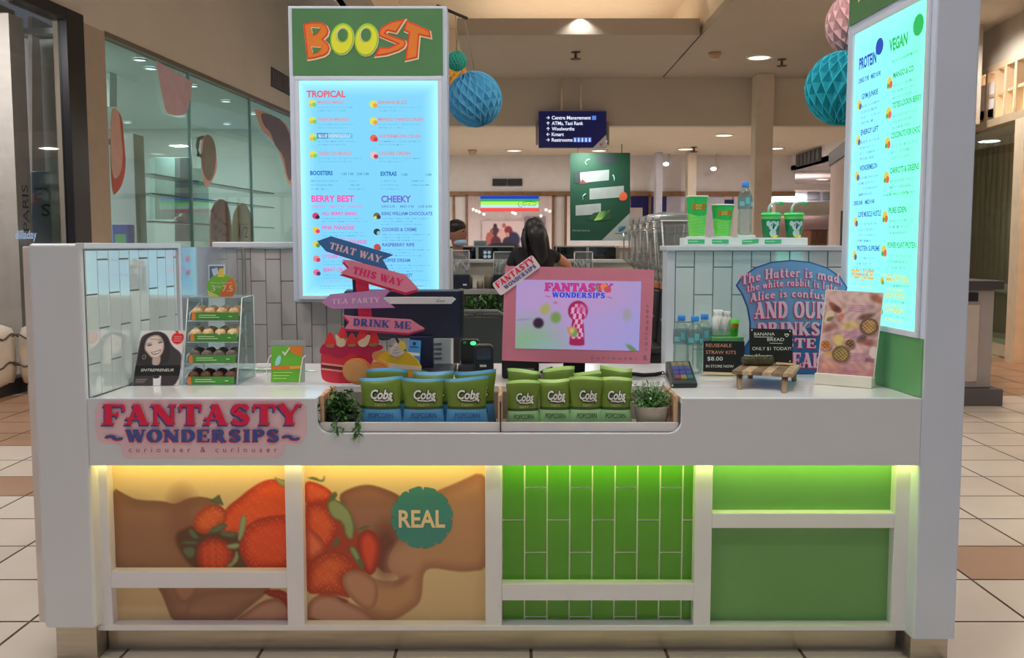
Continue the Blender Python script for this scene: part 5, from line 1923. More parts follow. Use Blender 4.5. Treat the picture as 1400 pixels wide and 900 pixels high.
# framed notice behind the case
o = thing('small_notice', 'small blue and white notice standing behind the round price sign', 'sign', W(295, 400, 4.1))
mb = MB()
mb.prism([W(u, v, 4.1) for u, v in ((285, 362), (307, 362), (307, 500), (285, 500))], (0, .004, 0), 0)
mb.prism([W(u, v, 4.097) for u, v in ((286.5, 364), (305.5, 364), (305.5, 398), (286.5, 398))], (0, .002, 0), 1)
mb.prism([W(u, v, 4.095) for u, v in ((289, 368), (297, 366), (299, 374), (292, 378))], (0, .001, 0), 2)
mb.build('card', [mat('notice_white', (196, 200, 204), .5), mat('notice_blue', (70, 84, 110), .5), mat('notice_pale', (160, 170, 186), .5)], o)

# ---- little card in a wire holder ----------------------------------------
p = on(393, 527)
Yc = p[1]
f, n = tilted((p[0], p[1] + .02, ZC), (0, -math.cos(.14), math.sin(.14)))
o = thing('card_holder', 'clear card stand with two white wire arms holding a green and orange card', 'card stand', p)
mb = MB()
sheet(mb, f, n, rrect(370.5, 465, 417, 523, 2), 0, .003)
mb.build('back_plate', clear('holder_plate', (220, 224, 226), .1, .1, .9, .45), o)
mb = MB()
sheet(mb, f, n, [(371.5, 474), (414, 473), (412, 522.5), (370.5, 523)], .003, .002, 0)
sheet(mb, f, n, [(394, 474), (414, 473.5), (413.3, 488), (398, 482)], .004, .001, 1)
sheet(mb, f, n, [(371.2, 501), (412.8, 500), (412.6, 504.5), (371, 506)], .004, .001, 1)
sheet(mb, f, n, [(396, 501), (412.8, 500), (412.7, 503.5), (397, 505)], .0046, .001, 2)
sheet(mb, f, n, smooth_poly([(376, 500), (377, 493), (381, 486), (385, 487), (384, 495), (381, 500)], 1), .0046, .001, 3)
sheet(mb, f, n, [(387, 480), (390, 483), (396, 475), (397, 476), (390, 487), (386, 482)], .005, .001, 4)
for k in range(3):
    sheet(mb, f, n, [(374, 509 + 4 * k), (400 - 4 * k, 509 + 4 * k), (400 - 4 * k, 510.2 + 4 * k), (374, 510.2 + 4 * k)], .0046, .001, 5)
mb.build('card', [mat('card_green', (84, 144, 44), .4), mat('card_orange', (204, 112, 44), .4), mat('card_gold', (204, 164, 64), .4), mat('card_blue', (140, 196, 200), .4), mat('card_white', (222, 222, 206), .4), mat('card_pale', (150, 190, 100), .4)], o)
for u in (363, 409.5):
    mb = MB()
    b = on(u, 528)
    m1, m2 = Vector(f(u + 4, 497, .012)), Vector(f(u + 9, 486, .008))
    mb.tube([(b[0], b[1], ZC + .001), (b[0] + .001, b[1] + .002, ZC + .03), tuple(m1), tuple((m1 + m2) / 2 + Vector((-.003, 0, .006))), tuple(m2)], .0022, 8)
    mb.build('wire_arm', mat('white_wire', (206, 202, 194), .3), o)

# ---- paper sachets ---------------------------------------------------------
for k, (u0, v0, u1, v1, lift, m_) in enumerate(((330, 505, 372, 509, .004, 0), (347, 510, 400, 506, .010, 1), (392, 505, 431, 508, .004, 1), (352, 503, 395, 501, .016, 0))):
    a, b = Vector(on(u0, v0)), Vector(on(u1, v1))
    d = (b - a).normalized()
    s = d.cross(Vector((0, 0, 1))) * .016
    mb = MB()
    N = 8
    for q in range(2):
        pts = [a.lerp(b, i / N) + Vector((0, 0, lift + .003 * math.sin(3 * i / N + k) + .0012 * q)) for i in range(N + 1)]
        for i in range(N):
            mb.add([pts[i] - s, pts[i + 1] - s, pts[i + 1] + s, pts[i] + s], [(0, 1, 2, 3)], (i // 2 + q) % 2 if m_ else 0)
    tag(mb.build('paper_sachet', [mat('sachet_white', (206, 208, 202), .5), mat('sachet_green', (90, 160, 84), .5)], loc=tuple(a)),
        ('white paper sachet lying nearest the bakery case', 'green striped paper sachet lying behind the card stand', 'green and white sachet reaching towards the red cake cutout', 'white paper sachet on top of the flat sachets')[k], 'sachet', 'flat paper sachets behind the card stand')

# ---- tea party cutout --------------------------------------------------------
YS = 3.625
o = thing('tea_party_cutout', 'pink and red signpost cutout with four arrows above a strawberry cake and cream pie', 'cutout sign', W(515, 525, YS))
c4_ = lambda P: [(430 + x / 6.43, 320 + y / 6.43) for x, y in P]
c6_ = lambda P: [(430 + x / 8.18, 430 + y / 8.18) for x, y in P]
lay = lambda d: (lambda u, v: W(u, v, YS - d))
red_d = mat('board_red', (166, 30, 62), .5)
mb = MB()
mb.prism([lay(0)(u, v) for u, v in c4_([(350, 300), (462, 300), (510, 860), (400, 900)])], (0, .008, 0))
mb.build('post', red_d, o)
mb = MB()
mb.prism([lay(-.004)(u, v) for u, v in c4_([(330, 380), (360, 380), (400, 860), (360, 860)])], (0, .006, 0))
mb.build('post_dark_edge', mat('board_navy_dark', (22, 30, 60), .5), o)  # dark navy strip at the left of the post, slightly behind it


def arrow(P, face, rim, shift, d, text, tu, tv, th, tw, rot, ink_m, name):
    Q = c4_(P)
    mb = MB()
    mb.prism([lay(d - .004)(u + shift[0], v + shift[1]) for u, v in Q], (0, .006, 0))
    a = mb.build('arrow_edge', rim, o)
    mb = MB()
    mb.prism([lay(d)(u, v) for u, v in Q], (0, .004, 0))
    a = mb.build('arrow', face, o)
    mb = MB()
    u, v = c4_([(tu, tv)])[0]
    mb.text(text, lay(d + .0012), u, v, th / 6.43, tw / 6.43, serif=True, rot=rot)
    mb.build('lettering', ink_m, a)


bl_f, bl_r = mat('arrow_navy', (44, 84, 134), .5), mat('arrow_navy_edge', (26, 52, 96), .5)
pk_f, pk_r = mat('arrow_pink', (196, 112, 136), .5), red_d
mv_f, mv_r = mat('arrow_mauve', (150, 104, 148), .5), mat('arrow_mauve_edge', (130, 84, 130), .5)
arrow([(25, 62), (145, 20), (690, 182), (600, 225), (655, 325), (105, 150)], bl_f, bl_r, (-.3, .6), .010, 'THAT WAY', 125, 128, 60, 470, math.radians(15.5), mat('ink_rose_beige', (186, 160, 166), .5), 'a')
arrow([(240, 225), (330, 232), (800, 358), (918, 485), (800, 515), (222, 342), (303, 298)], pk_f, pk_r, (-.5, 3.4), .016, 'THIS WAY', 330, 345, 62, 450, math.radians(15), mat('ink_magenta', (176, 30, 84), .5), 'b')
arrow([(60, 603), (140, 530), (680, 485), (600, 565), (705, 648), (150, 658)], mv_f, mv_r, (.2, .4), .012, 'TEA PARTY', 150, 617, 46, 425, math.radians(-2), mat('ink_pale_rose', (212, 176, 200), .5), 'c')
arrow([(245, 710), (330, 722), (845, 752), (968, 832), (825, 872), (262, 832), (308, 770)], pk_f, pk_r, (-.6, 2.6), .016, 'DRINK ME', 338, 806, 64, 512, math.radians(3.4), mat('ink_navy', (48, 62, 120), .45), 'd')


def cut(name, P, rgb, d, th=.006, it=2, fn=c6_):
    mb = MB()
    mb.prism([lay(d)(u, v) for u, v in (smooth_poly(fn(P), it) if it else fn(P))], (0, th, 0))
    return mb.build(name, mat('cut_%d_%d_%d' % rgb, rgb, .5), o)


# plate
for k, (c_, q) in enumerate((((62, 104, 66), 0), ((196, 172, 170), 26), ((150, 38, 70), 60), ((206, 176, 176), 80))):
    mb = MB()
    uu, vv = c6_([(900, 690)])[0]
    mb.prism([lay(-.008 + .0012 * k)(a, b) for a, b in oval(uu, vv, (430 - q) / 8.18, (88 - q * .5) / 8.18, 40)], (0, .0012 + (.006 if k == 0 else 0), 0))
    mb.build('plate' if k == 0 else 'plate_ring', mat('plate_%d' % k, c_, .5), o)
cut('cake', [(70, 420), (110, 350), (640, 350), (760, 380), (700, 420), (640, 470), (600, 770), (230, 775), (110, 750), (70, 690)], (172, 36, 52), .0, .008)
cut('cake_glaze', [(55, 400), (90, 330), (180, 300), (420, 320), (640, 320), (770, 350), (760, 395), (660, 420), (655, 530), (620, 560), (560, 470), (480, 470), (400, 430), (330, 490), (230, 480), (170, 430), (100, 440), (60, 440)], (148, 18, 58), .002, .006)
for a, b, c_ in ((540, 560, (206, 152, 140)), (568, 590, (96, 20, 28)), (600, 618, (206, 152, 140))):
    cut('cake_stripe', [(78, a), (330, a + 32), (330, b + 32), (78, b)], c_, .003, .003, 0)
for (x, y, w, h) in ((175, 290, 70, 90), (310, 220, 60, 80), (415, 290, 70, 80), (540, 240, 80, 90), (655, 270, 75, 100)):
    cut('strawberry', [(x - w * .2, y - h), (x + w * .25, y - h), (x + w, y + h * .4), (x + w * .7, y + h * .75), (x - w * .7, y + h * .75), (x - w, y + h * .4)], (196, 40, 46), .004, .005)
    cut('strawberry_leaf', [(x - w * .8, y + h * .75), (x - w * .2, y + h * .45), (x, y + h * .6), (x + w * .4, y + h * .4), (x + w * .8, y + h * .8), (x, y + h * .95)], (124, 92, 56), .006, .003, 1)
for P in ([(225, 225), (262, 235), (290, 275), (330, 265), (355, 320), (330, 362), (280, 368), (240, 340), (246, 290)], [(590, 225), (630, 230), (612, 300), (590, 350), (540, 370), (490, 350), (484, 305), (530, 275), (560, 265)]):
    cut('cream_dollop', P, (206, 178, 152), .007, .004)
cut('biscuit_edge', [(640, 430), (700, 410), (780, 400), (860, 440), (800, 520), (650, 520)], (188, 120, 70), .004, .006)
cut('pie', [(690, 480), (860, 385), (1020, 400), (1195, 550), (1195, 690), (930, 690), (830, 680), (720, 600)], (206, 164, 36), .006, .008, 1)
cut('pie_layer', [(822, 545), (1195, 590), (1195, 628), (832, 605)], (212, 190, 178), .008, .003, 0)
cut('pie_crust', [(840, 668), (1195, 650), (1195, 692), (930, 700)], (206, 140, 46), .008, .003, 0)
cut('pie_slice', [(640, 560), (700, 510), (780, 515), (840, 590), (830, 660), (920, 680), (890, 740), (700, 750)], (200, 152, 70), .009, .006)
cut('whipped_cream', [(910, 305), (935, 350), (985, 395), (1000, 440), (950, 480), (870, 475), (830, 440), (850, 385), (885, 345)], (206, 190, 186), .009, .004)
cut('lemon_wedge', [(962, 280), (1010, 320), (1018, 370), (1000, 410), (950, 380), (930, 340)], (214, 190, 80), .010, .004)
for q in range(4):
    cut('cream_line', [(846 + 12 * q, 445 - 30 * q), (900, 462 - 30 * q), (985 - 18 * q, 440 - 30 * q), (985 - 18 * q, 446 - 30 * q), (900, 470 - 30 * q), (846 + 12 * q, 452 - 30 * q)], (150, 130, 134), .011, .002, 1)
for cx, cy, r1, c_, c2, d in ((700, 660, 130, (196, 112, 52), (212, 136, 72), .010), (490, 640, 150, (190, 108, 62), (200, 130, 72), .014), (450, 630, 138, (202, 138, 76), (190, 136, 86), .018)):
    u, v = c6_([(cx, cy)])[0]
    mb = MB()
    mb.prism([lay(d)(a, b) for a, b in oval(u, v, r1 / 8.18, r1 * .98 / 8.18, 36)], (0, .007, 0))
    mb.build('biscuit', mat('biscuit_%d' % cx, c_, .5), o)
    mb = MB()
    mb.prism([lay(d + .001)(a, b) for a, b in oval(u - 1.2, v + .4, r1 * .86 / 8.18, r1 * .84 / 8.18, 36)], (0, .002, 0))
    mb.build('biscuit_face', mat('biscuit_face_%d' % cx, c2, .5), o)
mb = MB()
mb.box(W(500, 500, YS)[0], W(560, 500, YS)[0], YS + .008, YS + .10, ZC + .001, ZC + .012)
mb.build('foot', mat('board_back', (150, 140, 136), .6), o)

# ---- monitor seen from behind ---------------------------------------------
Ym = 3.98
navyp = mat('navy_black_plastic', (14, 22, 46), .4, var=.1)
o = thing('till_monitor', 'dark navy back of a till monitor with a white stripe behind the arrow signs', 'monitor', W(585, 515, Ym))
f, n = tilted((0, Ym, 1.2), (0, -math.cos(.16), -math.sin(.16)))
mb = MB()
sheet(mb, f, n, rrect(470, 398.5, 630, 463, 3), 0, .045)
mb.build('housing', navyp, o, bevel=.004)
mb = MB()
sheet(mb, f, n, [(478, 406), (619, 406), (623.5, 409), (617, 415.5), (478, 415.5)], .004, .006)
mb.build('stripe', mat('stripe_silver', (176, 178, 182), .35), o, bevel=.001)
mb = MB()
mb.text('Zest', lambda u, v: f(u, v, .0048), 596, 412.8, 3.4, 12, shear=.3)
mb.build('lettering', mat('dark_letter', (52, 48, 50), .5), o)
mb = MB()
sheet(mb, f, n, rrect(626, 398, 633.5, 462, 2), -.006, .05)
mb.build('screen_bezel', black, o)
mb = MB()
bx = on(585, 517)
mb.box(Xu(560, 480, Ym), Xu(592, 480, Ym), Ym + .0, Ym + .05, ZC + .02, 1.12)
mb.build('neck', navyp, o, bevel=.004)
mb = MB()
mb.box(Xu(552, 510, 3.95), Xu(622, 510, 3.95), 3.84, 4.12, ZC + .001, ZC + .022)
mb.build('foot', black, o, bevel=.006)
o = thing('hygiene_card', 'small blue card stuck upright beside the monitor neck', 'card', W(566, 495, 3.90))
mb = MB()
mb.prism([W(u, v, 3.90) for u, v in ((558.5, 464.5), (575.5, 466), (573, 517), (556.5, 517))], (0, .003, 0), 0)
mb.prism([W(u, v, 3.897) for u, v in ((557.5, 481.5), (574, 483), (573.6, 487), (557.2, 486))], (0, .001, 0), 1)
mb.disc(W(566.5, 470, 3.896), .007, 14, 2, 'y')
mb.prism([W(u, v, 3.897) for u, v in ((560, 474), (572, 475), (572, 476), (560, 475))], (0, .001, 0), 2)
mb.build('card', [mat('sky_blue_card', (60, 130, 186), .5), mat('card_white', (222, 222, 206), .4), mat('card_dark', (24, 40, 70), .5)], o)
mb = MB()
mb.tube([W(508, 452, 4.06), W(512, 460, 4.05), W(522, 464, 4.05), W(532, 463, 4.05), W(539, 458, 4.05)], .006, 8)
mb.tube([W(539, 458, 4.05), W(546, 470, 4.06), W(560, 488, 4.08), (W(575, 498, 4.1)[0], 4.1, ZC + .006)], .005, 8)
tag(mb.build('monitor_cable', blackm), 'black cable looping below the dark till monitor', 'cable')
o = thing('receipt_printer', 'pale grey receipt box beside the dark till monitor stand', 'printer', W(604, 500, 4.16))
mb = MB()
mb.box(Xu(591, 480, 4.13), Xu(617, 480, 4.13), 4.13, 4.24, ZC, Zv(462, 4.13))
mb.build('body', mat('pale_grey_plastic', (160, 164, 168), .4), o, bevel=.004)
mb = MB()
for q in range(4):
    mb.box(Xu(593, 480, 4.13), Xu(604, 480, 4.13), 4.127, 4.131, Zv(470 + q * 6.5, 4.13), Zv(469 + q * 6.5, 4.13))
mb.build('vent', mat('grey_gap', (100, 104, 108), .5), o)

# ---- barcode scanner and the green-lit reader behind -----------------------
p = on(661, 524)
o = thing('barcode_scanner', 'black barcode scanner on a round foot beside the pink framed screen', 'scanner', p)
ys = p[1] + .045
mb = MB()
mb.lathe([(.001, 0), (.037, 0), (.038, .008), (.03, .016), (.022, .022), (.02, .034), (.001, .034)], (p[0], ys, ZC + .001), 24)
mb.build('foot', black, o)
mb = MB()
sheet_pts = rrect(648, 472, 674.5, 516, 7, 6)
mb.prism([W(u, v, ys - .035) for u, v in sheet_pts], (0, .07, 0))
mb.build('body', black, o, bevel=.006)
mb = MB()
mb.prism([W(u, v, ys - .036) for u, v in rrect(651, 475.5, 671.5, 492, 4, 4)], (0, .004, 0), 0)
mb.prism([W(u, v, ys - .037) for u, v in ((656, 499), (665, 499), (665, 502), (656, 502))], (0, .002, 0), 1)
mb.build('scan_window', [mat('dark_glass', (34, 38, 46), .05, spec=.8), mat('label_grey', (150, 152, 156), .5)], o)
o = thing('card_reader', 'black reader with a small green light behind the barcode scanner', 'reader', W(640, 512, 4.02))
mb = MB()
mb.prism([W(u, v, 4.02) for u, v in rrect(630, 464.5, 656, 500, 5, 5)], (0, .05, 0))
mb.box(Xu(627, 505, 4.0), Xu(650, 505, 4.0), 3.95, 4.1, ZC, ZC + .035)
mb.build('body', black, o, bevel=.005)
mb = MB()
mb.ball(W(647, 469.5, 4.015), (.013, .006, .009), 14, 8)
mb.build('status_light', glow('green_led', (70, 240, 130), 1.6), o)
mb = MB()
mb.ball(W(635.5, 468.5, 4.015), (.008, .004, .006), 14, 8)
mb.build('status_light', glow('dim_green_led', (20, 90, 50), 1.0), o)

# ---- pink framed screen --------------------------------------------------------
pc = W(790, 430, 3.76)
f, n = tilted(pc, (.06, -math.cos(.12), math.sin(.12)))
o = thing('promo_screen', 'lit customer screen in a pink frame showing a keyhole, on a black stand', 'monitor', W(790, 522, 3.70))
mb = MB()
fr = smooth_poly([(690.5, 364.2), (692.3, 363.6), (893, 368.4), (895, 370.5), (889.3, 497), (887, 498.8), (687.5, 493.6), (686, 491.5)], 1)
scn = [(706, 382.3), (876.8, 385), (873.4, 480), (704.2, 476.6)]
sheet(mb, f, n, fr, 0, .012)
fr_ob = mb.build('pink_frame', mat('frame_pink', (168, 98, 116), .4, var=.02), o)
mb = MB()
sheet(mb, f, n, inset(fr, 4), -.013, .035)
mb.build('housing', black, o)
I = Ink(0, 0, 170, 95, 180, 100, (190, 172, 224))
sU, sV = I.U / 170, I.V / 95
I.C = np.array((172, 156, 214.)) * (1 - sU[..., None]) + np.array((158, 160, 224.)) * sU[..., None]
I.blob(60, 40, 70, 40, (186, 152, 206), 1.6, .6)
I.blob(110, 14, 60, 22, (200, 150, 196), 1.6, .5)
I.blob(20, 92, 42, 34, (126, 180, 132), 1.2, .85)
I.blob(38, 98, 22, 14, (140, 176, 190), 1.2, .7)
I.blob(40, 40, 6.5, 7.5, (160, 168, 96), .7, .95, .6)
I.blob(54.5, 51.5, 7, 7.5, (108, 150, 72), .7, .95, .2)
I.blob(31, 59.5, 7, 7, (44, 18, 46), .5, 1)
I.blob(53.5, 31, 3, 1.6, (170, 96, 130), .9, .7)
I.blob(152, 46, 6, 8, (150, 156, 148), .9, .7)
I.blob(160, 92, 9, 3, (90, 140, 80), .7, .9, .6)
I.blob(10, 55, 11, 1.3, (140, 128, 186), .9, .7, -.1)
kd = (152, 24, 84)
I.poly(oval(84.5, 42, 13.6, 14.2, 40), kd, 1)
I.poly(sp([(78, 50), (92, 50), (95, 86), (94, 89.5), (75, 89.5), (73.5, 86), (76, 62)], 1), kd, 1)
hole = np.minimum(I.sd(oval(85, 43.5, 11, 11.5, 40)), I.sd([(80, 52), (91, 52), (93, 80), (77, 80)]))
chk_ = (np.sin(I.U * .82 + (I.V - 60) * .12) * np.sin(np.power(np.maximum(I.V - 20, 1) / 60, 1.6) * 24.0) > 0)
I.over(np.clip(.5 - hole, 0, 1) * chk_, (214, 172, 214))
I.over(np.clip(.5 - hole, 0, 1) * (~chk_), (176, 34, 92))
I.blob(90, 38, 8, 6, (190, 96, 160), .9, .6)
I.poly([(70, 65), (78, 63), (84, 66), (82, 75), (77, 79), (72, 72)], (190, 140, 90), 2)
I.blob(81, 72, 4, 5, (92, 160, 84), .7, .9)
I.blob(77, 69, 3, 3.5, (206, 186, 110), .7, .9)
I.C = I.C * np.array((1.02, .98, .97))
sq = quad_map(*[f(u, v, .0014) for u, v in scn])
sc_o = raster('lit_picture', I, lambda u, v: sq(u / 170, v / 95), print_mat('promo_lcd', .25, .86), o, emit=True)
mb = MB()
s2 = lambda d: (lambda u, v: quad_map(*[f(a, b, .0014 + d) for a, b in scn])(u / 170, v / 95))
mb.text('FANTASTY', s2(.0008), 38.5, 15, 10.8, 92, serif=True, ex=.05, mi=0)
mb.text('FANTASTY', s2(.0014), 38.5, 15, 10.8, 92, serif=True, mi=1)
mb.text('WONDERSIPS', s2(.0014), 49, 23.8, 7.2, 72, serif=True, ex=.05, mi=3)
mb.text('WONDERSIPS', s2(.0018), 49, 23.8, 7.2, 72, serif=True, mi=2)
mb.text('~', s2(.0014), 39, 25, 5, 8, serif=True, mi=1)
mb.text('~', s2(.0014), 123, 25, 5, 8, serif=True, mi=1)
for k, (a, b) in enumerate(((112, 10), (119, 8), (124, 12))):
    mb.poly([s2(.002 + .0003 * k)(u, v) for u, v in oval(a, b, 5, 4.4, 16)], 4 + k)
mb.build('lettering', [glow('lcd_violet', (130, 50, 130), 1), glow('lcd_magenta', (196, 44, 128), 1), glow('lcd_blue', (40, 60, 190), 1), glow('lcd_pale', (130, 130, 220), 1), glow('lcd_green', (88, 140, 70), 1), glow('lcd_orange', (210, 120, 76), 1), glow('lcd_red', (186, 70, 90), 1)], sc_o)
mb = MB()
wds = mat('ink_plum', (110, 78, 92), .45)
mb.text('curiouser', lambda u, v: f(u, v, .0012), 808, 491, 4.6, 64, rot=.02, sp=1.6)
mb.text('curiouser', lambda u, v: f(u, v, .0012), 884.5, 480, 4.6, 64, rot=-math.pi / 2 + .04, sp=1.6)
mb.text('&', lambda u, v: f(u, v, .0012), 879, 492.5, 7, 6)
mb.build('lettering', wds, fr_ob)
o2 = thing('title_sticker', 'small slanted white rimmed sticker across the top left corner of the pink frame', 'sticker', f(705, 376, .004))
mb = MB()
a_ = math.radians(-36)
def rot_(u, v, cx=706.5, cy=376):
    return cx + u * math.cos(a_) - v * math.sin(a_), cy + u * math.sin(a_) + v * math.cos(a_)
sheet(mb, f, n, [rot_(*q) for q in smooth_poly(rrect(-35, -10, 33, 10.5, 3, 3), 1)], .006, .003)
mb.build('card', mat('sticker_rim', (206, 190, 196), .5), o2)
mb = MB()
mb.text('FANTASTY', lambda u, v: f(*rot_(u, v), .0072), -32, 0, 8.5, 63, serif=True, mi=1)
mb.text('WONDERSIPS', lambda u, v: f(*rot_(u, v), .0072), -24, 7.4, 5.4, 52, serif=True, mi=0)
mb.build('lettering', [navy, crim], o2)
mb = MB()
mb.box(Xu(771, 505, 3.74), Xu(801, 505, 3.74), 3.775, 3.80, ZC + .02, 1.12)
mb.build('neck', black, o, bevel=.004)
mb = MB()
bl = on(738, 527.5)
br = on(836, 527.5)
mb.box(bl[0], br[0], bl[1] + .0, bl[1] + .20, ZC + .001, ZC + .016)
mb.build('foot', black, o, bevel=.006)
# black receipt printer and cables beneath the screen
o = thing('till_printer', 'squat black printer under the left corner of the pink framed screen', 'printer', on(712, 516))
mb = MB()
q = on(686, 518)
q2_ = on(737, 518)
mb.box(q[0], q2_[0], q[1], q[1] + .14, ZC + .001, ZC + .085)
mb.build('body', black, o, bevel=.008)
mb = MB()
mb.box(q[0] + .02, q2_[0] - .02, q[1] - .002, q[1], ZC + .035, ZC + .042)
mb.build('paper_slot', mat('grey_gap', (100, 104, 108), .5), o)
mb = MB()
for k in range(4):
    pts = [on(738 + 3 * k, 511 + k), on(748 + 2 * k, 506 + 2 * k), on(757 + k * 2, 508 + k), on(768, 506 + 3 * k)]
    mb.tube([(a, b, c + .006 + .008 * k * (i % 2)) for i, (a, b, c) in enumerate(pts)], .0035, 8)
tag(mb.build('cable_bundle', blackm), 'tangled thin black cables between the printer and the screen stand', 'cable')
mb = MB()
pts = [on(836, 512), on(850, 511), on(862, 514), on(880, 516), on(896, 515), on(903, 513.5)]
mb.tube([(a, b, c + .009) for a, b, c in pts], .008, 10)
ce = on(906, 513)
mb.tube([(ce[0] + .006 * math.cos(t), ce[1], ce[2] + .009 + .006 * math.sin(t)) for t in [i * .63 for i in range(11)]], .0025, 8)
mb.tube([(ce[0] + .006, ce[1], ce[2] + .006), tuple(Vector(on(913, 515)) + Vector((0, 0, .006)))], .003, 8)
tag(mb.build('terminal_cable', blackm), 'thick black cable running from the screen stand to the payment terminal', 'cable')

# ---- payment terminal -------------------------------------------------------
p = on(932, 529)
o = thing('payment_terminal', 'black payment terminal with a coloured keypad on the counter', 'payment terminal', p)
A = [Vector(on(u, v)) for u, v in ((917, 531), (953.5, 530.5), (943, 512), (909.5, 513))]
up = lambda k, z: tuple(A[k] + Vector((0, 0, z)))
mb = MB()
mb.hexa([up(0, .001), up(1, .001), up(2, .001), up(3, .001), up(0, .020), up(1, .020), up(2, .058), up(3, .058)])
mb.build('body', black, o, bevel=.006, seg=3)
pq = quad_map(up(3, .0595), up(2, .0595), up(1, .0215), up(0, .0215))
mb = MB()
for k, (t0, t1, cc) in enumerate(((.10, .26, ((186, 170, 110),) * 3), (.30, .46, ((96, 92, 190),) * 3), (.50, .66, ((92, 88, 186),) * 3), (.70, .84, ((184, 70, 76), (196, 176, 100), (64, 150, 120))))):
    for j in range(3):
        s0 = .20 + j * .24
        pp = [Vector(pq(s0, t0)), Vector(pq(s0 + .21, t0)), Vector(pq(s0 + .21, t1)), Vector(pq(s0, t1))]
        key = MB()
        key.prism([tuple(x + Vector((0, 0, .003))) for x in pp], (0, 0, -.004))
        key.build('key', glow('key_%d_%d_%d' % cc[j], cc[j], .32), o)

# ---- bottles ------------------------------------------------------------------
water = clear('bottle_water', (238, 246, 246), .14, .03, 1.0, .10)
labelm = clear('bottle_label', (196, 222, 226), .12, .1, .95, .18)
capb = mat('blue_cap', (44, 118, 196), .4)
lab_t = mat('label_teal', (84, 150, 156), .4)


def make_bottle(x, y, z, h, label, group=None):
    k = h / .235
    b = thing('water_bottle', label, 'bottle', (x, y, z), group)
    r = .0325 * k
    mb = MB()
    mb.lathe([(.001, .004 * k), (.020 * k, .0), (r * .96, .006 * k), (r, .02 * k), (r * .97, .05 * k), (r, .07 * k), (r * .96, .10 * k), (r, .125 * k), (r, .165 * k), (r * .93, .182 * k), (.020 * k, .202 * k), (.0145 * k, .21 * k), (.0145 * k, .222 * k)], (x, y, z), 26)
    mb.build('shell', water, b)
    mb = MB()
    mb.lathe([(r + .0006, .118 * k), (r + .0008, .165 * k), (r * .94 + .001, .181 * k)], (x, y, z), 26)
    lb = mb.build('label', labelm, b)
    mb = MB()
    for q, (a0, a1, za, zb) in enumerate(((-2.6, -1.9, .13, .15), (-1.75, -1.2, .138, .168), (-1.1, -.5, .128, .146))):
        P = [(x + (r + .0016) * math.cos(a), y + (r + .0016) * math.sin(a)) for a in (a0 + (a1 - a0) * i / 6 for i in range(7))]
        for i in range(6):
            mb.poly([(P[i][0], P[i][1], z + za * k), (P[i + 1][0], P[i + 1][1], z + za * k), (P[i + 1][0], P[i + 1][1], z + zb * k), (P[i][0], P[i][1], z + zb * k)])
    mb.build('label_print', lab_t, lb)
    mb = MB()
    prof = [(.001, .216 * k), (.0165 * k, .216 * k), (.0168 * k, .219 * k), (.0164 * k, .236 * k), (.014 * k, .238 * k), (.001, .238 * k)]
    mb.lathe(prof, (x, y, z), 24)
    mb.build('cap', capb, b)
    return b


for u, v, lb in ((930.5, 509, 'water bottle nearest the payment terminal, leftmost of three with blue caps'), (949, 511, 'water bottle with a blue cap, middle and front one of three'), (962, 506, 'water bottle with a blue cap behind the straw kit chalkboard')):
    x, y, z = on(u, v)
    make_bottle(x, y + .0, z + .001, .238, lb, 'blue capped water bottles on the counter')

# ---- straw kits ---------------------------------------------------------------
Yk = 4.02
o = thing('straw_box', 'green box on the counter carrying white straw bags behind the chalkboard', 'box', W(996, 505, Yk))
mb = MB()
bx0_, bx1_ = Xu(974, 470, Yk), Xu(1017, 470, Yk)
zk = Zv(461, Yk)
mb.box(bx0_, bx1_, Yk, Yk + .10, ZC + .001, zk)
mb.build('carton', mat('box_green', (84, 140, 84), .5), o, bevel=.003)
bagm = mat('white_cotton_bag', (206, 208, 206), .8, var=.08, vscale=30)
for k, (u, w, h) in enumerate(((982, 9, 36), (993, 8, 34))):
    x = Xu(u, 440, Yk + .04)
    mb = MB()
    wr = w * Yk / F
    hh = h * Yk / F
    mb.lathe([(.001, .001), (wr, .002), (wr * 1.05, hh * .4), (wr * .9, hh * .72), (wr * .45, hh * .84), (wr * .8, hh), (wr * .5, hh * .98)], (x, Yk + .045, zk + .001), 20, a0=.3 * k)
    bg = mb.build('straw_bag', bagm, loc=(x, Yk + .045, zk))
    tag(bg, 'white drawstring straw bag on the green box, %s' % ('beside the water bottles' if k == 0 else 'beside the small green cup'), 'bag', 'white straw bags')
    mb = MB()
    mb.tube([(x - .008, Yk + .045 - wr, zk + hh * .84), (x - .004, Yk + .042 - wr, zk + hh * .5), (x + .003, Yk + .041 - wr, zk + hh * .22)], .0018, 6)
    mb.tube([(x + .006, Yk + .045 - wr, zk + hh * .84), (x + .004, Yk + .042 - wr, zk + hh * .4)], .0018, 6)
    mb.build('drawstring', mat('cord_cream', (180, 174, 160), .8), bg)
x = Xu(1004, 445, Yk + .03)
o = thing('small_cup', 'small green paper cup standing on the green straw box', 'cup', (x, Yk + .03, zk))
mb = MB()
hh = 24 * Yk / F
mb.lathe([(.001, .001), (.015, .001), (.0215, hh), (.0205, hh), (.014, .004), (.001, .004)], (x, Yk + .03, zk), 24)
mb.build('body', mat('cup_green', (70, 156, 44), .5), o)
mb = MB()
for i in range(8):
    a0, a1 = -2.3 + i * .18, -2.3 + (i + 1) * .18
    rr = .0192
    mb.poly([(x + rr * math.cos(a0), Yk + .03 + rr * math.sin(a0), zk + hh * .52), (x + rr * math.cos(a1), Yk + .03 + rr * math.sin(a1), zk + hh * .52),
             (x + (rr + .0018) * math.cos(a1), Yk + .03 + (rr + .0018) * math.sin(a1), zk + hh * .76), (x + (rr + .0018) * math.cos(a0), Yk + .03 + (rr + .0018) * math.sin(a0), zk + hh * .76)])
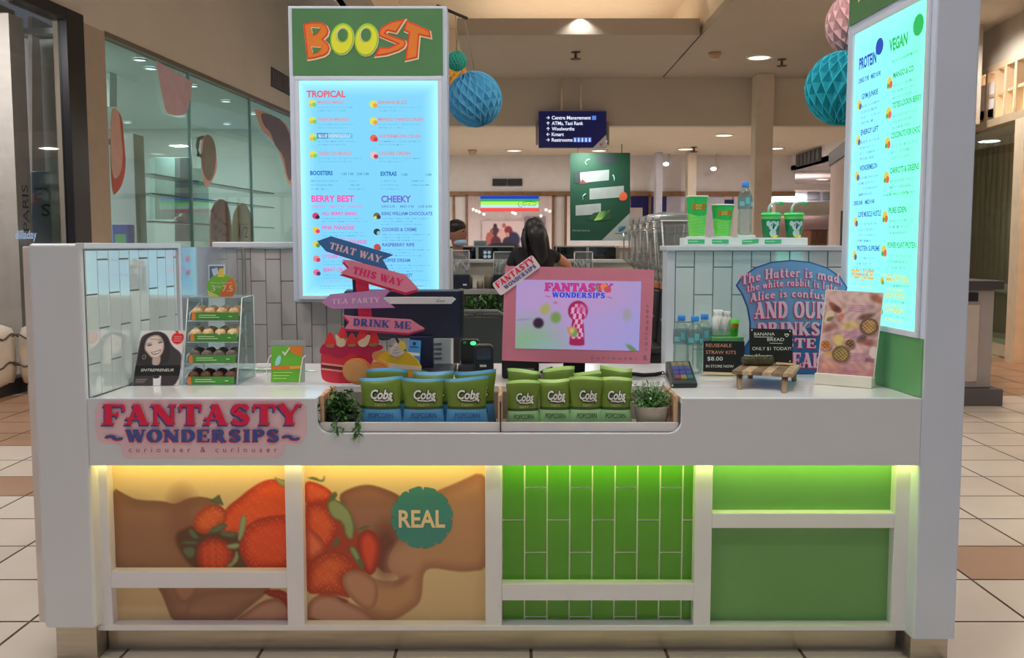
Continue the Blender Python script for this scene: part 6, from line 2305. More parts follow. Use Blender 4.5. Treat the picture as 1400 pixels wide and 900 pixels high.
mb.build('logo_band', mat('logo_orange', (232, 128, 46), .4), o)

# ---- chalkboards ----------------------------------------------------------------
chalk = mat('chalk_white', (200, 200, 196), .8)
chalkp = mat('chalk_peach', (204, 140, 110), .8)
slate = mat('slate_black', (13, 14, 15), .6, var=.15)
woodp = mat('pale_wood', (176, 148, 112), .5, var=.2, vscale=8, stretch=(1, 8, 8))
Y0 = on(990, 514)[1]
f, n = tilted((0, Y0, ZC), (0, -math.cos(.10), math.sin(.10)))
o = thing('chalkboard', 'small black chalkboard advertising reusable straw kits, on a pale wooden foot', 'chalkboard', on(990, 512))
mb = MB()
sheet(mb, f, n, [(962, 466), (1018, 467), (1018, 511), (961.5, 508.5)], 0, .006)
bo = mb.build('slate', slate, o, bevel=.001)
mb = MB()
fl = lambda u, v: f(u, v, .0008)
for s, u, v, h, w, mi in (('REUSEABLE', 965, 474.5, 4.6, 35, 0), ('STRAW KITS', 965, 484, 4.6, 41, 0), ('$8.00', 967, 493, 5.2, 21, 1), ('IN STORE NOW', 965, 502.5, 3.6, 38, 1)):
    mb.text(s, fl, u, v, h, w, mi=mi, rot=.01)
mb.build('lettering', [chalkp, chalk], bo)
mb = MB()
sheet(mb, f, n, [(960.5, 508.2), (1003, 509.8), (1003, 513), (960.5, 511.2)], .014, .03)
mb.build('foot', woodp, o)

# ---- wooden riser -----------------------------------------------------------------
woodd = mat('dark_walnut', (100, 78, 58), .5, var=.35, vscale=7, stretch=(8, 1, 1))
woodl = mat('light_walnut', (142, 118, 92), .5, var=.3, vscale=7, stretch=(8, 1, 1))
zt2 = 1.032
o = thing('wooden_riser', 'low wooden serving stand with four legs carrying the banana bread', 'stand', on(1045, 534))
C_ = [Vector(onz(u, v, zt2)) for u, v in ((1000.5, 506.5), (1084, 511.5), (1094, 499), (1020, 494.5))]
qt = quad_map(tuple(C_[3]), tuple(C_[2]), tuple(C_[1]), tuple(C_[0]))
for k in range(6):
    s0, s1 = k / 6 + .004, (k + 1) / 6 - .004
    mb = MB()
    a, b, c, d = (Vector(qt(s0, 0)), Vector(qt(s1, 0)), Vector(qt(s1, 1)), Vector(qt(s0, 1)))
    dz = Vector((0, 0, -.014))
    mb.hexa([tuple(d + dz), tuple(c + dz), tuple(b + dz), tuple(a + dz), tuple(d), tuple(c), tuple(b), tuple(a)])
    mb.build('plank', (woodd, woodl)[k % 2], o, bevel=.0015)
for (u, v), (s, t) in zip(((1011, 532.5), (1071.5, 537.5), (1025.5, 518), (1085.5, 521)), ((.10, .88), (.86, .88), (.12, .12), (.90, .12))):
    mb = MB()
    ft_ = Vector(on(u, v))
    tp = Vector(qt(s, t)) + Vector((0, 0, -.014))
    a, b = .010, .0085
    mb.hexa([tuple(ft_ + Vector((x * b, y * b, .001))) for x, y in ((-1, -1), (1, -1), (1, 1), (-1, 1))] + [tuple(tp + Vector((x * a, y * a, 0))) for x, y in ((-1, -1), (1, -1), (1, 1), (-1, 1))])
    mb.build('leg', woodd, o, bevel=.0015)
lo = onz(1037, 500, zt2)
mb = MB()
rr = random.Random(5)
mb.ball((lo[0], lo[1] + .01, zt2 + .0195), (.062, .030, .019), 26, 14, 0, lambda d: 1.0 / max((abs(d.x) ** 4 + abs(d.y) ** 4 + abs(d.z) ** 4) ** .25, .1) * (1 + .03 * math.sin(14 * d.x + 3 * d.y)))
ob = mb.build('banana_bread', mat('dark_bread_crust', (58, 52, 36), .7, var=.5, vscale=40, bump=.5), loc=(lo[0], lo[1], zt2))
tag(ob, 'dark wrapped slice of banana bread on the wooden serving stand', 'bread')
mb = MB()
mb.prism([(lo[0] - .058 + .004 * i, lo[1] - .012 + .008 * math.sin(i), zt2 + .039 + .001 * math.sin(2 * i)) for i in range(29)] + [(lo[0] + .054 - .004 * i, lo[1] + .022 + .006 * math.sin(1.3 * i), zt2 + .0395) for i in range(28)], (0, 0, -.0015))
mb.build('crumb_top', mat('green_grey_topping', (104, 112, 84), .8, var=.3, vscale=60), ob)
Yb = onz(1055, 497.5, zt2)[1]
f, n = tilted((0, Yb, zt2), (-.05, -math.cos(.12), math.sin(.12)))
o = thing('chalkboard', 'black chalkboard about banana bread standing on the wooden serving stand', 'chalkboard', onz(1055, 498, zt2))
mb = MB()
bpts = [(1025, 449), (1083.5, 450.5), (1083.5, 497), (1025, 493.5)]
sheet(mb, f, n, bpts, 0, .006)
bo = mb.build('slate', slate, o, bevel=.001)
mb = MB()
fl = lambda u, v: f(u, v, .0008)
for s, u, v, h, w in (('BANANA', 1031, 459, 4.2, 28), ('BREAD', 1049, 466.5, 4.2, 23), ('ONLY $1 TODAY!', 1028.5, 479, 4.4, 53)):
    mb.text(s, fl, u, v, h, w)
for a, b, w in ((1031, 460.5, 26), (1052, 469, 18)):
    mb.poly([fl(a, b), fl(a + w, b + .3), fl(a + w, b + 1), fl(a, b + .7)])
hp = [(1075.5, 461), (1072.6, 458), (1073, 456.6), (1074.6, 456.8), (1075.6, 458), (1076.8, 456.6), (1078.3, 457), (1078, 458.6)]
for i in range(len(hp)):
    mb.tube([fl(*hp[i]), fl(*hp[(i + 1) % len(hp)])], .0012, 5)
for P in ([(1034, 484), (1034, 486)], [(1038, 484), (1038, 486)], [(1034, 488), (1036, 489.4), (1038.5, 488)]):
    mb.tube([fl(*q) for q in P], .0012, 5)
mb.build('lettering', chalk, bo)
for u, v in ((1028, 451.5), (1080, 453), (1080, 494)):
    mb = MB()
    mb.ball(f(u, v, .001), .003, 10, 6)
    mb.build('screw', mat('screw_grey', (170, 170, 168), .4), o)
mb = MB()
sheet(mb, f, n, [(1060, 495.4), (1084.5, 496.8), (1084.5, 499.5), (1060, 498.0)], .012, .026)
mb.build('foot', woodp, o)

# ---- bell-shaped quotation board ---------------------------------------------------
YH = 3.925
c3 = lambda P: [(1000 + x / 4.736, 350 + y / 4.736) for x, y in P]
lay3 = lambda d: (lambda u, v: W(u, v, YH - d))
o = thing('quotation_board', 'blue bell-shaped board with pink rhyming lettering leaning by the right tiled wall', 'cutout sign', W(1084, 512, YH))
bell = [(30, 192), (62, 142), (150, 76), (260, 38), (390, 26), (510, 38), (620, 74), (702, 130), (752, 205), (734, 250), (705, 330), (688, 430), (688, 540), (715, 590), (735, 660), (735, 768), (70, 768), (70, 660), (86, 590), (118, 540), (118, 430), (100, 330), (68, 250)]
mb = MB()
mb.prism([lay3(0)(u, v) for u, v in c3(bell)], (0, .010, 0), 0)
brd = mb.build('board', mat('bell_navy', (24, 62, 112), .45), o)
mb = MB()
inb = inset(c3(bell), 1.8)
mb.prism([lay3(.001)(u, v) for u, v in inb], (0, .001, 0), 1)
mb.prism([lay3(.0024)(u, v) for u, v in inb[19:] + inb[:12]], (0, .001, 0), 0)
mb.build('face', [mat('bell_blue', (86, 108, 146), .45), mat('bell_mid_blue', (36, 76, 122), .45)], brd)
pinkl, redl = mat('bell_pink', (222, 168, 194), .45), mat('bell_crimson', (190, 34, 88), .45)
mb = MB()
def curved(s, x0, y0, h, w, k, bold=.03, serif=False):
    xm, w2 = 400.0, w
    for d, dx, dy, mi, b in ((.005, -4, 5, 1, bold + .03), (.008, 0, 0, 0, bold)):
        def fn(u, v, d=d, dx=dx, dy=dy):
            t = u + dx - xm
            X = u + dx
            Yv = v + dy + k * t * t - 2 * k * t * 0
            q = c3([(X, Yv)])[0]
            return lay3(d)(*q)
        mb.text(s, fn, x0, y0, h, w, mi=mi, bold=b, serif=serif, ex=.02 if (serif and mi == 1) else 0)
curved('The Hatter is mad,', 64, 138, 66, 655, 4.6e-4, serif=True)
curved('the white rabbit is late,', 100, 196, 50, 600, 4.4e-4, serif=True)
curved('Alice is confused', 122, 268, 56, 560, 4.2e-4, serif=True)
curved('AND OUR', 150, 402, 108, 470, 1e-4, serif=True)
curved('DRINKS', 166, 512, 84, 410, 1e-4, serif=True)
curved('TASTE', 190, 595, 62, 360, 1e-4, serif=True)
curved('EAK', 395, 722, 96, 200, 1e-4, serif=True)
mb.build('lettering', [pinkl, redl], brd)
mb = MB()
mb.prism([(W(1084, 450, YH)[0] - .03, YH + .010, ZC + .16), (W(1084, 450, YH)[0] + .03, YH + .010, ZC + .16), (W(1084, 450, YH)[0] + .04, YH + .14, ZC + .001), (W(1084, 450, YH)[0] - .04, YH + .14, ZC + .001)], (0, .004, 0))
mb.build('easel_strut', mat('board_back', (150, 140, 136), .6), o)

# ---- food flyer on a white block ------------------------------------------------------
A, B, C2 = Vector(on(1113, 525.5)), Vector(on(1191.5, 532)), Vector(on(1202.5, 528))
d1 = (B - A).normalized()
d2 = Vector((-d1.y, d1.x, 0)) * .05
o = thing('food_flyer', 'pink food flyer on a white block, in front of the green panel', 'poster', tuple((A + B) / 2))
mb = MB()
hz = Vector((0, 0, .044))
u3 = Vector((0, 0, .001))
mb.hexa([tuple(A + u3), tuple(B + u3), tuple(B + d2 + u3), tuple(A + d2 + u3), tuple(A + hz), tuple(B + hz), tuple(B + d2 + hz), tuple(A + d2 + hz)])
mb.build('block', mat('ivory_block', (190, 184, 172), .45), o, bevel=.003)
n0 = Vector((d1.y, -d1.x, 0))
nn = (n0 * math.cos(.10) + Vector((0, 0, math.sin(.10))))
f, n = tilted(tuple(A + d2 * .35 + hz), nn)
fc = [(1130, 397), (1207.5, 401.2), (1193.8, 517.5), (1117.5, 509.8)]
mb = MB()
sheet(mb, f, n, [(1129, 396), (1208.5, 400.4), (1194.8, 518), (1116.5, 510)], 0, .004)
bc = mb.build('holder', mat('white_card', (200, 198, 196), .5), o)
I = Ink(0, 0, 80, 120, 110, 160, (186, 146, 142))
U, V = I.U, I.V
I.C = I.C + 9 * np.sin(U * .12 + V * .05 + 2 * np.sin(V * .06))[..., None]
I.blob(30, 8, 30, 8, (204, 170, 166), 1.4, .6, -.3)
I.blob(50, 60, 30, 16, (178, 132, 140), 1.4, .6)
def dish(cx, cy, r, c, rim):
    I.blob(cx + 1, cy + 2, r * 1.08, r, (112, 74, 66), .4, .8)
    I.blob(cx, cy, r, r * .94, rim, .15)
    I.blob(cx, cy, r * .82, r * .76, c, .2)
    w = np.sin(U * 1.1 + cy) * np.sin(V * 1.3 + cx)
    m = ((U - cx) ** 2 + (V - cy) ** 2 < (r * .74) ** 2) * np.clip(w, 0, 1)
    I.over(m * .7, (214, 190, 120))
    I.over(((U - cx) ** 2 + (V - cy) ** 2 < (r * .74) ** 2) * np.clip(-w - .3, 0, 1), (96, 52, 40))
I.poly(sp([(4, 16), (14, 18), (26, 28), (22, 33), (10, 28)]), (132, 74, 60), 3)
I.blob(25, 38, 4, 6, (186, 110, 92), .4, 1, .3)
I.blob(18, 26, 7, 4, (104, 60, 50), .6, .9, .4)
I.poly(sp([(2, 30), (12, 28), (16, 38), (8, 48), (2, 46)]), (206, 178, 158), 2)
I.poly(sp([(4, 40), (14, 36), (16, 40), (6, 47)]), (120, 110, 70), 2)
I.blob(10, 54, 10, 5, (140, 92, 80), .8, .8, -.4)
I.blob(40, 48, 12, 6, (190, 160, 104), .7, .9, -.2)
dish(66, 48, 12.5, (150, 106, 70), (86, 70, 50))
I.blob(60, 34, 11, 4, (96, 66, 58), .8, .9, -.3)
I.blob(58, 66, 7, 5, (78, 66, 48), .7, .9, -.5)
I.blob(66, 70, 12, 5, (132, 74, 66), .8, .8)
I.blob(71, 7, 9, 5, (150, 84, 64), .8, .9, .5)
dish(8, 79, 8, (168, 92, 44), (170, 140, 110))
I.poly(sp([(18, 60), (30, 62), (36, 72), (28, 80), (18, 76)]), (206, 178, 112), 2, rim=(180, 144, 84), depth=3)
dish(42, 74, 7, (92, 52, 48), (150, 110, 84))
I.blob(16, 92, 8, 5, (198, 156, 92), .6, .9)
dish(31, 90, 12.5, (132, 106, 58), (92, 78, 48))
I.poly(sp([(70, 78), (80, 74), (80, 94), (72, 92)]), (206, 186, 178), 2)
I.poly([(66, 92), (78, 92), (78, 98), (66, 98)], (130, 84, 100), 2)
I.poly(sp([(2, 108), (14, 102), (30, 104), (28, 113), (10, 114)]), (214, 160, 128), 3)
I.C = I.C * (1 + .10 * np.sin(U * .33 + 1.7 * np.sin(V * .21)) * np.sin(V * .29 + 1.3 * np.sin(U * .17)))[..., None]
I.over(np.clip((V - 92) / 22, 0, 1) * .55, (158, 92, 98))
for cx0, cy0, ws in ((34, 19, (36, 30, 24, 20)), (33, 57, (26, 30, 28, 22)), (44, 87, (26, 30, 26, 20, 16)), (38, 112, (22, 18))):
    for k, w in enumerate(ws):
        I.poly([(cx0, cy0 + 2.6 * k), (cx0 + w, cy0 + 2.6 * k), (cx0 + w, cy0 + 2.6 * k + 1), (cx0, cy0 + 2.6 * k + 1)], (136, 84, 140), .8, .75)
fq = quad_map(*[f(u, v, .0007) for u, v in fc])
raster('food_print', I, lambda u, v: fq(u / 80, v / 120), print_mat('food_ink', .18, coat=.5), o, k=.66)

# ---- popcorn bags -----------------------------------------------------------------------
lgreen = mat('bag_green', (84, 105, 36), .35, var=.12, vscale=9)
dgreen = mat('bag_dark_green', (40, 62, 34), .35)
bblue = mat('bag_blue', (78, 140, 184), .3, var=.08)
bmint = mat('bag_mint', (134, 172, 126), .3, var=.06)
bseam_b, bseam_g = mat('bag_seam_blue', (66, 122, 156), .35), mat('bag_seam_green', (134, 164, 88), .35)


def make_bag(x, y, z, w, h, kind, yaw, label, group):
    o = thing('popcorn_bag', label, 'popcorn bag', (x, y, z), group)
    o.rotation_euler.z = yaw
    seed = int(abs(x * 1000) + y * 77)
    rr = random.Random(seed)
    ph = [rr.uniform(0, 6.28) for _ in range(5)]
    nx, nz = 16, 18
    def pt(s, t, side):
        sx = (s - .5) * w * (1 - .05 * math.sin(math.pi * t)) * (1 + .04 * math.cos(2 * math.pi * t))
        b = (4 * s * (1 - s)) ** .55 * (4 * t * (1 - t)) ** .5 if 0 < s < 1 and 0 < t < 1 else 0.0
        th = .024 * b * (1 + .10 * math.sin(7 * s + ph[0]) * math.sin(5 * t + ph[1]))
        zz = t * h * (1 + .03 * math.sin(3 * s + ph[2]) * (t > .9))
        bend = -.012 * t * t * math.sin(ph[3])
        return (x + sx, y + bend - side * (th + .0006), z + zz)
    mb = MB()
    for side in (1, -1):
        P = [pt(i / nx, j / nz, side) for j in range(nz + 1) for i in range(nx + 1)]
        n0_ = len(mb.v)
        mb.v.extend(P)
        for j in range(nz):
            for i in range(nx):
                a = j * (nx + 1) + i + n0_
                q = [a, a + 1, a + nx + 2, a + nx + 1]
                mb.f.append(q if side == 1 else q[::-1])
                t = (j + .5) / nz
                mb.m.append(3 if t > .93 else (0 if t > .44 else (1 if t > .37 else 2)))
                mb.s.append(True)
    mb.build('pack', [lgreen, dgreen, bblue if kind == 'blue' else bmint, bseam_b if kind == 'blue' else bseam_g], o)
    def on_front(u, v):     # u across 0..1, v up 0..1
        q = pt(min(max(u, .02), .98), min(max(v, .02), .98), 1)
        return q
    def lift(d):
        return lambda u, v: tuple(Vector(on_front(u, -v)) + Vector((0, -d, 0)))
    mb = MB()
    for d, e, mi in ((.0032, .0, 1), (.0052, 0, 0)):
        mb.text('Cobs', lift(d), .24 + (0 if mi == 0 else -.01), -.60 + (0 if mi == 0 else .01), .165, .56 if mi == 0 else .58, bold=.05 if mi == 0 else .16, shear=.25, rot=-.0, mi=mi)
    sw = [(.34, .585), (.62, .575), (.80, .60), (.84, .57), (.79, .525), (.78, .56), (.60, .545), (.36, .56)]
    mb.poly([lift(.0034)(u, -v + .0) for u, v in inset(sw, -.02)], 1)
    mb.poly([lift(.0054)(u, -v) for u, v in sw], 0)
    mb.text('POPCORN', lift(.0035), .20, -.225, .095, .62, mi=2, bold=.02)
    mb.text('BUTTER' if kind == 'blue' else 'SWEET', lift(.0035), .36, -.105, .05, .28, mi=2)
    mb.text('TASTY', lift(.0035), .36, -.455, .05, .30, mi=3)
    mb.build('lettering', [mat('bag_white', (232, 232, 226), .4), mat('bag_black', (22, 26, 20), .4), mat('bag_ink_blue' if kind == 'blue' else 'bag_ink_green', (34, 84, 140) if kind == 'blue' else (52, 84, 48), .4), mat('bag_gold', (168, 160, 96), .4)], o, recalc=False)
    # the two parts were laid out in world space round (x, y, z)
    return o


zbag = ZB + .001
px_b = lambda w: w * 3.38 / F
k = 0
order = ('left', 'middle', 'right')
for i, u in enumerate((521, 579, 638)):
    make_bag(Xu(u, 560, 3.385), 3.390, zbag, px_b(58), px_b(72), 'blue', (-.05, .03, .06)[i], 'blue and green popcorn bag, front row of left trough, %s' % ('half behind the trailing plant' if i == 0 else ('middle one of the row' if i == 1 else 'nearest the timber divider')), 'blue popcorn bags')
for i, (u, y, hh) in enumerate(((530, 3.466, 76), (592, 3.462, 74), (650, 3.47, 75))):
    make_bag(Xu(u, 550, y), y, zbag, px_b(57), px_b(hh + 3), 'blue', (.08, -.1, .05)[i], 'blue and green popcorn bag, back row of left trough, %s' % ('behind the bag by the plant' if i == 0 else ('seen between two front bags' if i == 1 else 'beside the timber divider')), 'blue popcorn bags')
for i, u in enumerate((715, 759, 801, 841)):
    make_bag(Xu(u, 560, 3.385), 3.385 + .004 * (i % 2), zbag, px_b(46), px_b((67, 70, 72, 70)[i]), 'mint', (.06, -.04, .05, -.05)[i], 'green popcorn bag, front row of right trough, %s' % (('first beside the timber divider', 'second from the divider', 'third from the divider', 'last, beside the potted plant')[i]), 'green popcorn bags')
for i, (u, y, hh) in enumerate(((716, 3.462, 78), (764, 3.456, 81), (806, 3.46, 76), (842, 3.452, 83))):
    make_bag(Xu(u, 550, y), y, zbag, px_b(44), px_b(hh), 'mint', (-.06, .08, .0, -.05)[i], 'green popcorn bag, back row of right trough, %s' % (('behind the bag by the divider', 'second, its top leaning up', 'third from the divider', 'tallest, beside the potted plant')[i]), 'green popcorn bags')

# ---- plants in the trough -----------------------------------------------------------------
def leaf(mb, p, d, ln, wd, mi, droop=.3):
    d = d.normalized()
    s = d.cross(Vector((0, 0, 1)))
    if s.length < .05:
        s = Vector((1, 0, 0))
    s.normalize()
    nrm = s.cross(d)
    m1 = p + d * ln * .45 + nrm * ln * .06
    tip = p + d * ln - Vector((0, 0, ln * droop))
    mb.add([p, m1 - s * wd * .5, tip, m1 + s * wd * .5], [(0, 1, 2), (0, 2, 3)], mi)


lf = [mat('leaf_dark', (34, 60, 30), .5, var=.2), mat('leaf_mid', (52, 88, 42), .5, var=.2), mat('leaf_pale', (84, 124, 60), .5, var=.2)]
o = thing('trailing_plant', 'dark green trailing plant at the left end of the popcorn trough', 'plant', (Xu(468, 580, 3.4), 3.42, ZB))
mb = MB()
mb.lathe([(.001, .002), (.05, .002), (.062, .055), (.057, .055), (.001, .045)], (Xu(468, 580, 3.42), 3.42, ZB), 20)
mb.build('pot', mat('dark_pot', (60, 56, 54), .6), o)
mb = MB()
st_m = MB()
rr = random.Random(11)
c0 = Vector((Xu(468, 580, 3.42), 3.42, ZB + .06))
for i in range(46):
    a = rr.uniform(0, 2 * math.pi)
    e = rr.uniform(.1, 1.3)
    d = Vector((math.cos(a) * math.cos(e), math.sin(a) * math.cos(e) * .8, math.sin(e)))
    L0 = rr.uniform(.05, .105)
    pts = []
    for k in range(6):
        t = k / 5
        q = c0 + d * L0 * t + Vector((0, 0, -.10 * t * t * (1.2 - e * .7))) + Vector((0, -.035 * t, .03 * t))
        q.y = max(q.y, YF - .02) if q.z > ZF else q.y
        pts.append(q)
    st_m.tube(pts, .0014, 5)
    for k in range(1, 6):
        for j in range(3):
            dd = Vector((rr.uniform(-1, 1), rr.uniform(-1, .5), rr.uniform(-.3, .9)))
            leaf(mb, pts[k], dd, rr.uniform(.020, .032), rr.uniform(.010, .015), (0, 0, 1, 1, 2)[rr.randrange(5)], rr.uniform(.1, .6))
for u in (461, 487, 490):
    x = Xu(u, 590, YF)
    pts = [Vector((x + .01, 3.36, ZB + .07)), Vector((x, YF - .006, ZB + .045)), Vector((x, YF - .010, ZB + .01 - (.02 if u > 470 else 0)))]
    st_m.tube(pts, .0014, 5)
    for q in range(12):
        p_ = pts[1].lerp(pts[2], q / 11)
        leaf(mb, p_, Vector((rr.uniform(-1, 1), rr.uniform(-.6, 0), rr.uniform(-1, .1))), .024, .011, q % 3, .2)
mb.build('foliage', lf, o, recalc=False)
st_m.build('stem', mat('stem_green', (44, 66, 34), .6), o)
o = thing('potted_plant', 'small leafy plant with tiny white flowers in a pale grey pot', 'plant', (Xu(891, 580, 3.42), 3.42, ZB))
pc_ = (Xu(890.5, 580, 3.42), 3.42, ZB)
mb = MB()
mb.lathe([(.001, .001), (.048, .001), (.052, .004), (.0655, .078), (.0655, .082), (.061, .082), (.058, .072), (.001, .072)], pc_, 32)
mb.build('pot', mat('grey_stone_pot', (150, 142, 132), .8, var=.08, vscale=30), o)
mb, st_m, fl_m = MB(), MB(), MB()
for i in range(85):
    a, e = rr.uniform(0, 2 * math.pi), rr.uniform(.35, 1.5)
    d = Vector((math.cos(a) * math.cos(e), math.sin(a) * math.cos(e), math.sin(e)))
    L0 = rr.uniform(.045, .105)
    b_ = Vector(pc_) + Vector((d.x * .03, d.y * .03, .07))
    pts = [b_, b_ + d * L0 * .55 + Vector((0, 0, .006)), b_ + d * L0]
    st_m.tube(pts, .0009, 4)
    for k in range(14):
        t = .2 + .8 * k / 13
        p_ = pts[0].lerp(pts[2], t)
        leaf(mb, p_, Vector((rr.uniform(-1, 1), rr.uniform(-1, 1), rr.uniform(-.2, 1))), rr.uniform(.009, .015), rr.uniform(.006, .009), (0, 1, 1, 2)[rr.randrange(4)], .1)
    if i % 2 == 0:
        fl_m.ball(tuple(pts[2]), .0034, 6, 4)
mb.build('foliage', [mat('herb_dark', (40, 78, 34), .5), mat('herb_mid', (66, 116, 50), .5), mat('herb_pale', (108, 152, 84), .5)], o, recalc=False)
st_m.build('stem', mat('stem_green', (44, 66, 34), .6), o)
fl_m.build('blossom', mat('tiny_white_flower', (206, 214, 196), .6), o)

# ---- sample cups on the tiled wall ---------------------------------------------------------
Yc_ = YQ + .02
zcap = Zv(336, YQ - .03)
o = thing('cup_plinth', 'long white display riser with green price tags on the tiled half wall', 'riser', (Xu(1020, 330, Yc_), Yc_, zcap))
ux0, ux1 = Xu(935.5, 330, Yc_), Xu(1104.5, 330, Yc_)
zrt = Zv(325, Yc_)
mb = MB()
mb.box(ux0, ux1, Yc_, Yc_ + .115, zcap + .001, zrt)
mb.build('base', mat('riser_white', (186, 190, 188), .4), o, bevel=.002)
for u, rz in ((952, 0), (985, 0), (1026, -.06), (1057, -.02)):
    mb = MB()
    c_ = W(u, 330.5, Yc_ - .002)
    w2, h2 = .037, .0095
    P = [(c_[0] + a * math.cos(rz) - b * math.sin(rz), Yc_ - .0015, c_[2] - a * math.sin(rz) + b * math.cos(rz)) for a, b in ((-w2, -h2), (w2, -h2), (w2, h2), (-w2, h2))]
    mb.prism(P, (0, .001, 0), 0)
    P2 = [(c_[0] + a, Yc_ - .0025, c_[2] + b) for a, b in ((-w2 * .9, -h2 * .1), (w2 * .2, -h2 * .1), (w2 * .2, h2 * .3), (-w2 * .9, h2 * .3))]
    mb.poly(P2, 1)
    mb.build('price_tag', [mat('tag_green', (54, 138, 90), .4), mat('tag_pale', (130, 186, 150), .4)], o)
cupg, cupl = mat('cup_dark_green', (34, 150, 70), .45, var=.04), mat('cup_light_green', (104, 186, 84), .45, var=.04)


def make_cup(u0, u1, v0, v1, label):
    yc = Yc_ + .055
    cx = Xu((u0 + u1) / 2, 300, yc)
    zb_ = zrt + .006
    ztp = Zv(v0, yc)
    rt = (u1 - u0) / 2 * yc / F
    h = ztp - zb_
    o = thing('juice_cup', label, 'cup', (cx, yc, zrt), 'paper juice cups')
    rad = lambda t: rt * (.70 + .30 * t)
    mb = MB()
    n_ = 36
    ring = []
    ts = [0, .06, .14, .22, .30, .38, .46, .54, .62, .70, .8, .9, 1.0]
    for j, t in enumerate(ts):
        for i in range(n_):
            a = 2 * math.pi * i / n_
            tt = t
            if .40 < t < .66:
                tt = t + .035 * math.sin(a * 2 + 1.2)
            rr_ = rad(tt) * (1.0 + (.006 if (j % 2 and t < .5) else 0))
            ring.append((cx + rr_ * math.cos(a), yc + rr_ * math.sin(a), zb_ + h * tt))
    n0_ = len(mb.v)
    mb.v.extend(ring)
    for j in range(len(ts) - 1):
        for i in range(n_):
            k2 = (i + 1) % n_
            mb.f.append([n0_ + j * n_ + i, n0_ + j * n_ + k2, n0_ + (j + 1) * n_ + k2, n0_ + (j + 1) * n_ + i])
            mb.m.append(1 if ts[j] < .54 else 0)
            mb.s.append(True)
    mb.f.append([n0_ + i for i in reversed(range(n_))])
    mb.m.append(1)
    mb.s.append(False)
    body = mb.build('body', [cupg, cupl], o, recalc=False)
    mb = MB()
    for q in range(6):
        zz = .10 + q * .07
        mb.tube([(cx + (rad(zz) + .0004) * math.cos(a), yc + (rad(zz) + .0004) * math.sin(a), zb_ + h * (zz + .018 * math.sin(2 * a + q))) for a in (-math.pi + i * math.pi / 14 for i in range(15))], .0007, 5)
    mb.build('wave_line', mat('cup_line_green', (70, 156, 66), .5), body)
    mb = MB()
    mb.lathe([(rt * .985, h - .004), (rt * 1.04, h - .004), (rt * 1.05, h), (rt * 1.03, h + .003), (rt * .98, h + .001)], (cx, yc, zb_), 36)
    mb.build('rim', mat('cup_rim', (206, 222, 206), .5), o)
    mb = MB()
    def wrap(uu, vv, d=.001):
        a = -math.pi / 2 + uu
        return (cx + (rad(-vv) + d) * math.cos(a), yc + (rad(-vv) + d) * math.sin(a), zb_ + h * -vv)
    cs = [mat('logo_orange', (232, 128, 46), .4), mat('logo_lime', (198, 196, 48), .4), mat('logo_red', (196, 58, 38), .4)]
    for s, a, mi in (('B', -.60, 0), ('O', -.30, 1), ('O', .0, 1), ('S', .31, 0), ('T', .58, 0)):
        mb.text(s, lambda x_, y_: wrap(x_, y_, .0008), a - .015, -.672, .125, .29, mi=2, bold=.12)
        mb.text(s, lambda x_, y_: wrap(x_, y_, .0016), a, -.675, .115, .25, mi=mi, bold=.04)
    mb.build('logo', cs, body, recalc=False)
    mb = MB()
    mb.lathe([(.001, 0), (rt * .95, 0), (rt * .95, .005), (.001, .005)], (cx, yc, zrt + .0005), 24)
    mb.build('coaster', mat('cup_coaster', (196, 204, 192), .4), o)


make_cup(938, 967.5, 269, 322, 'tall green paper juice cup on the riser, nearest the blender jugs')
make_cup(973, 1002.5, 280.5, 324, 'shorter green paper juice cup beside the water bottle on the riser')
xb = Xu(1018, 320, Yc_ + .055)
bt = thing('bottle_stand', 'thin clear square stand beneath the water bottle on the riser', 'stand', (xb, Yc_ + .055, zrt))
mb = MB()
mb.box(xb - .04, xb + .04, Yc_ + .018, Yc_ + .095, zrt + .001, zrt + .012)
mb.build('plate', mat('stand_frost', (180, 190, 186), .3), bt, bevel=.001)
make_bottle(xb, Yc_ + .055, zrt + .0125, Zv(250, Yc_ + .055) - zrt - .0125, 'water bottle with a blue cap standing on the riser between the green cups')


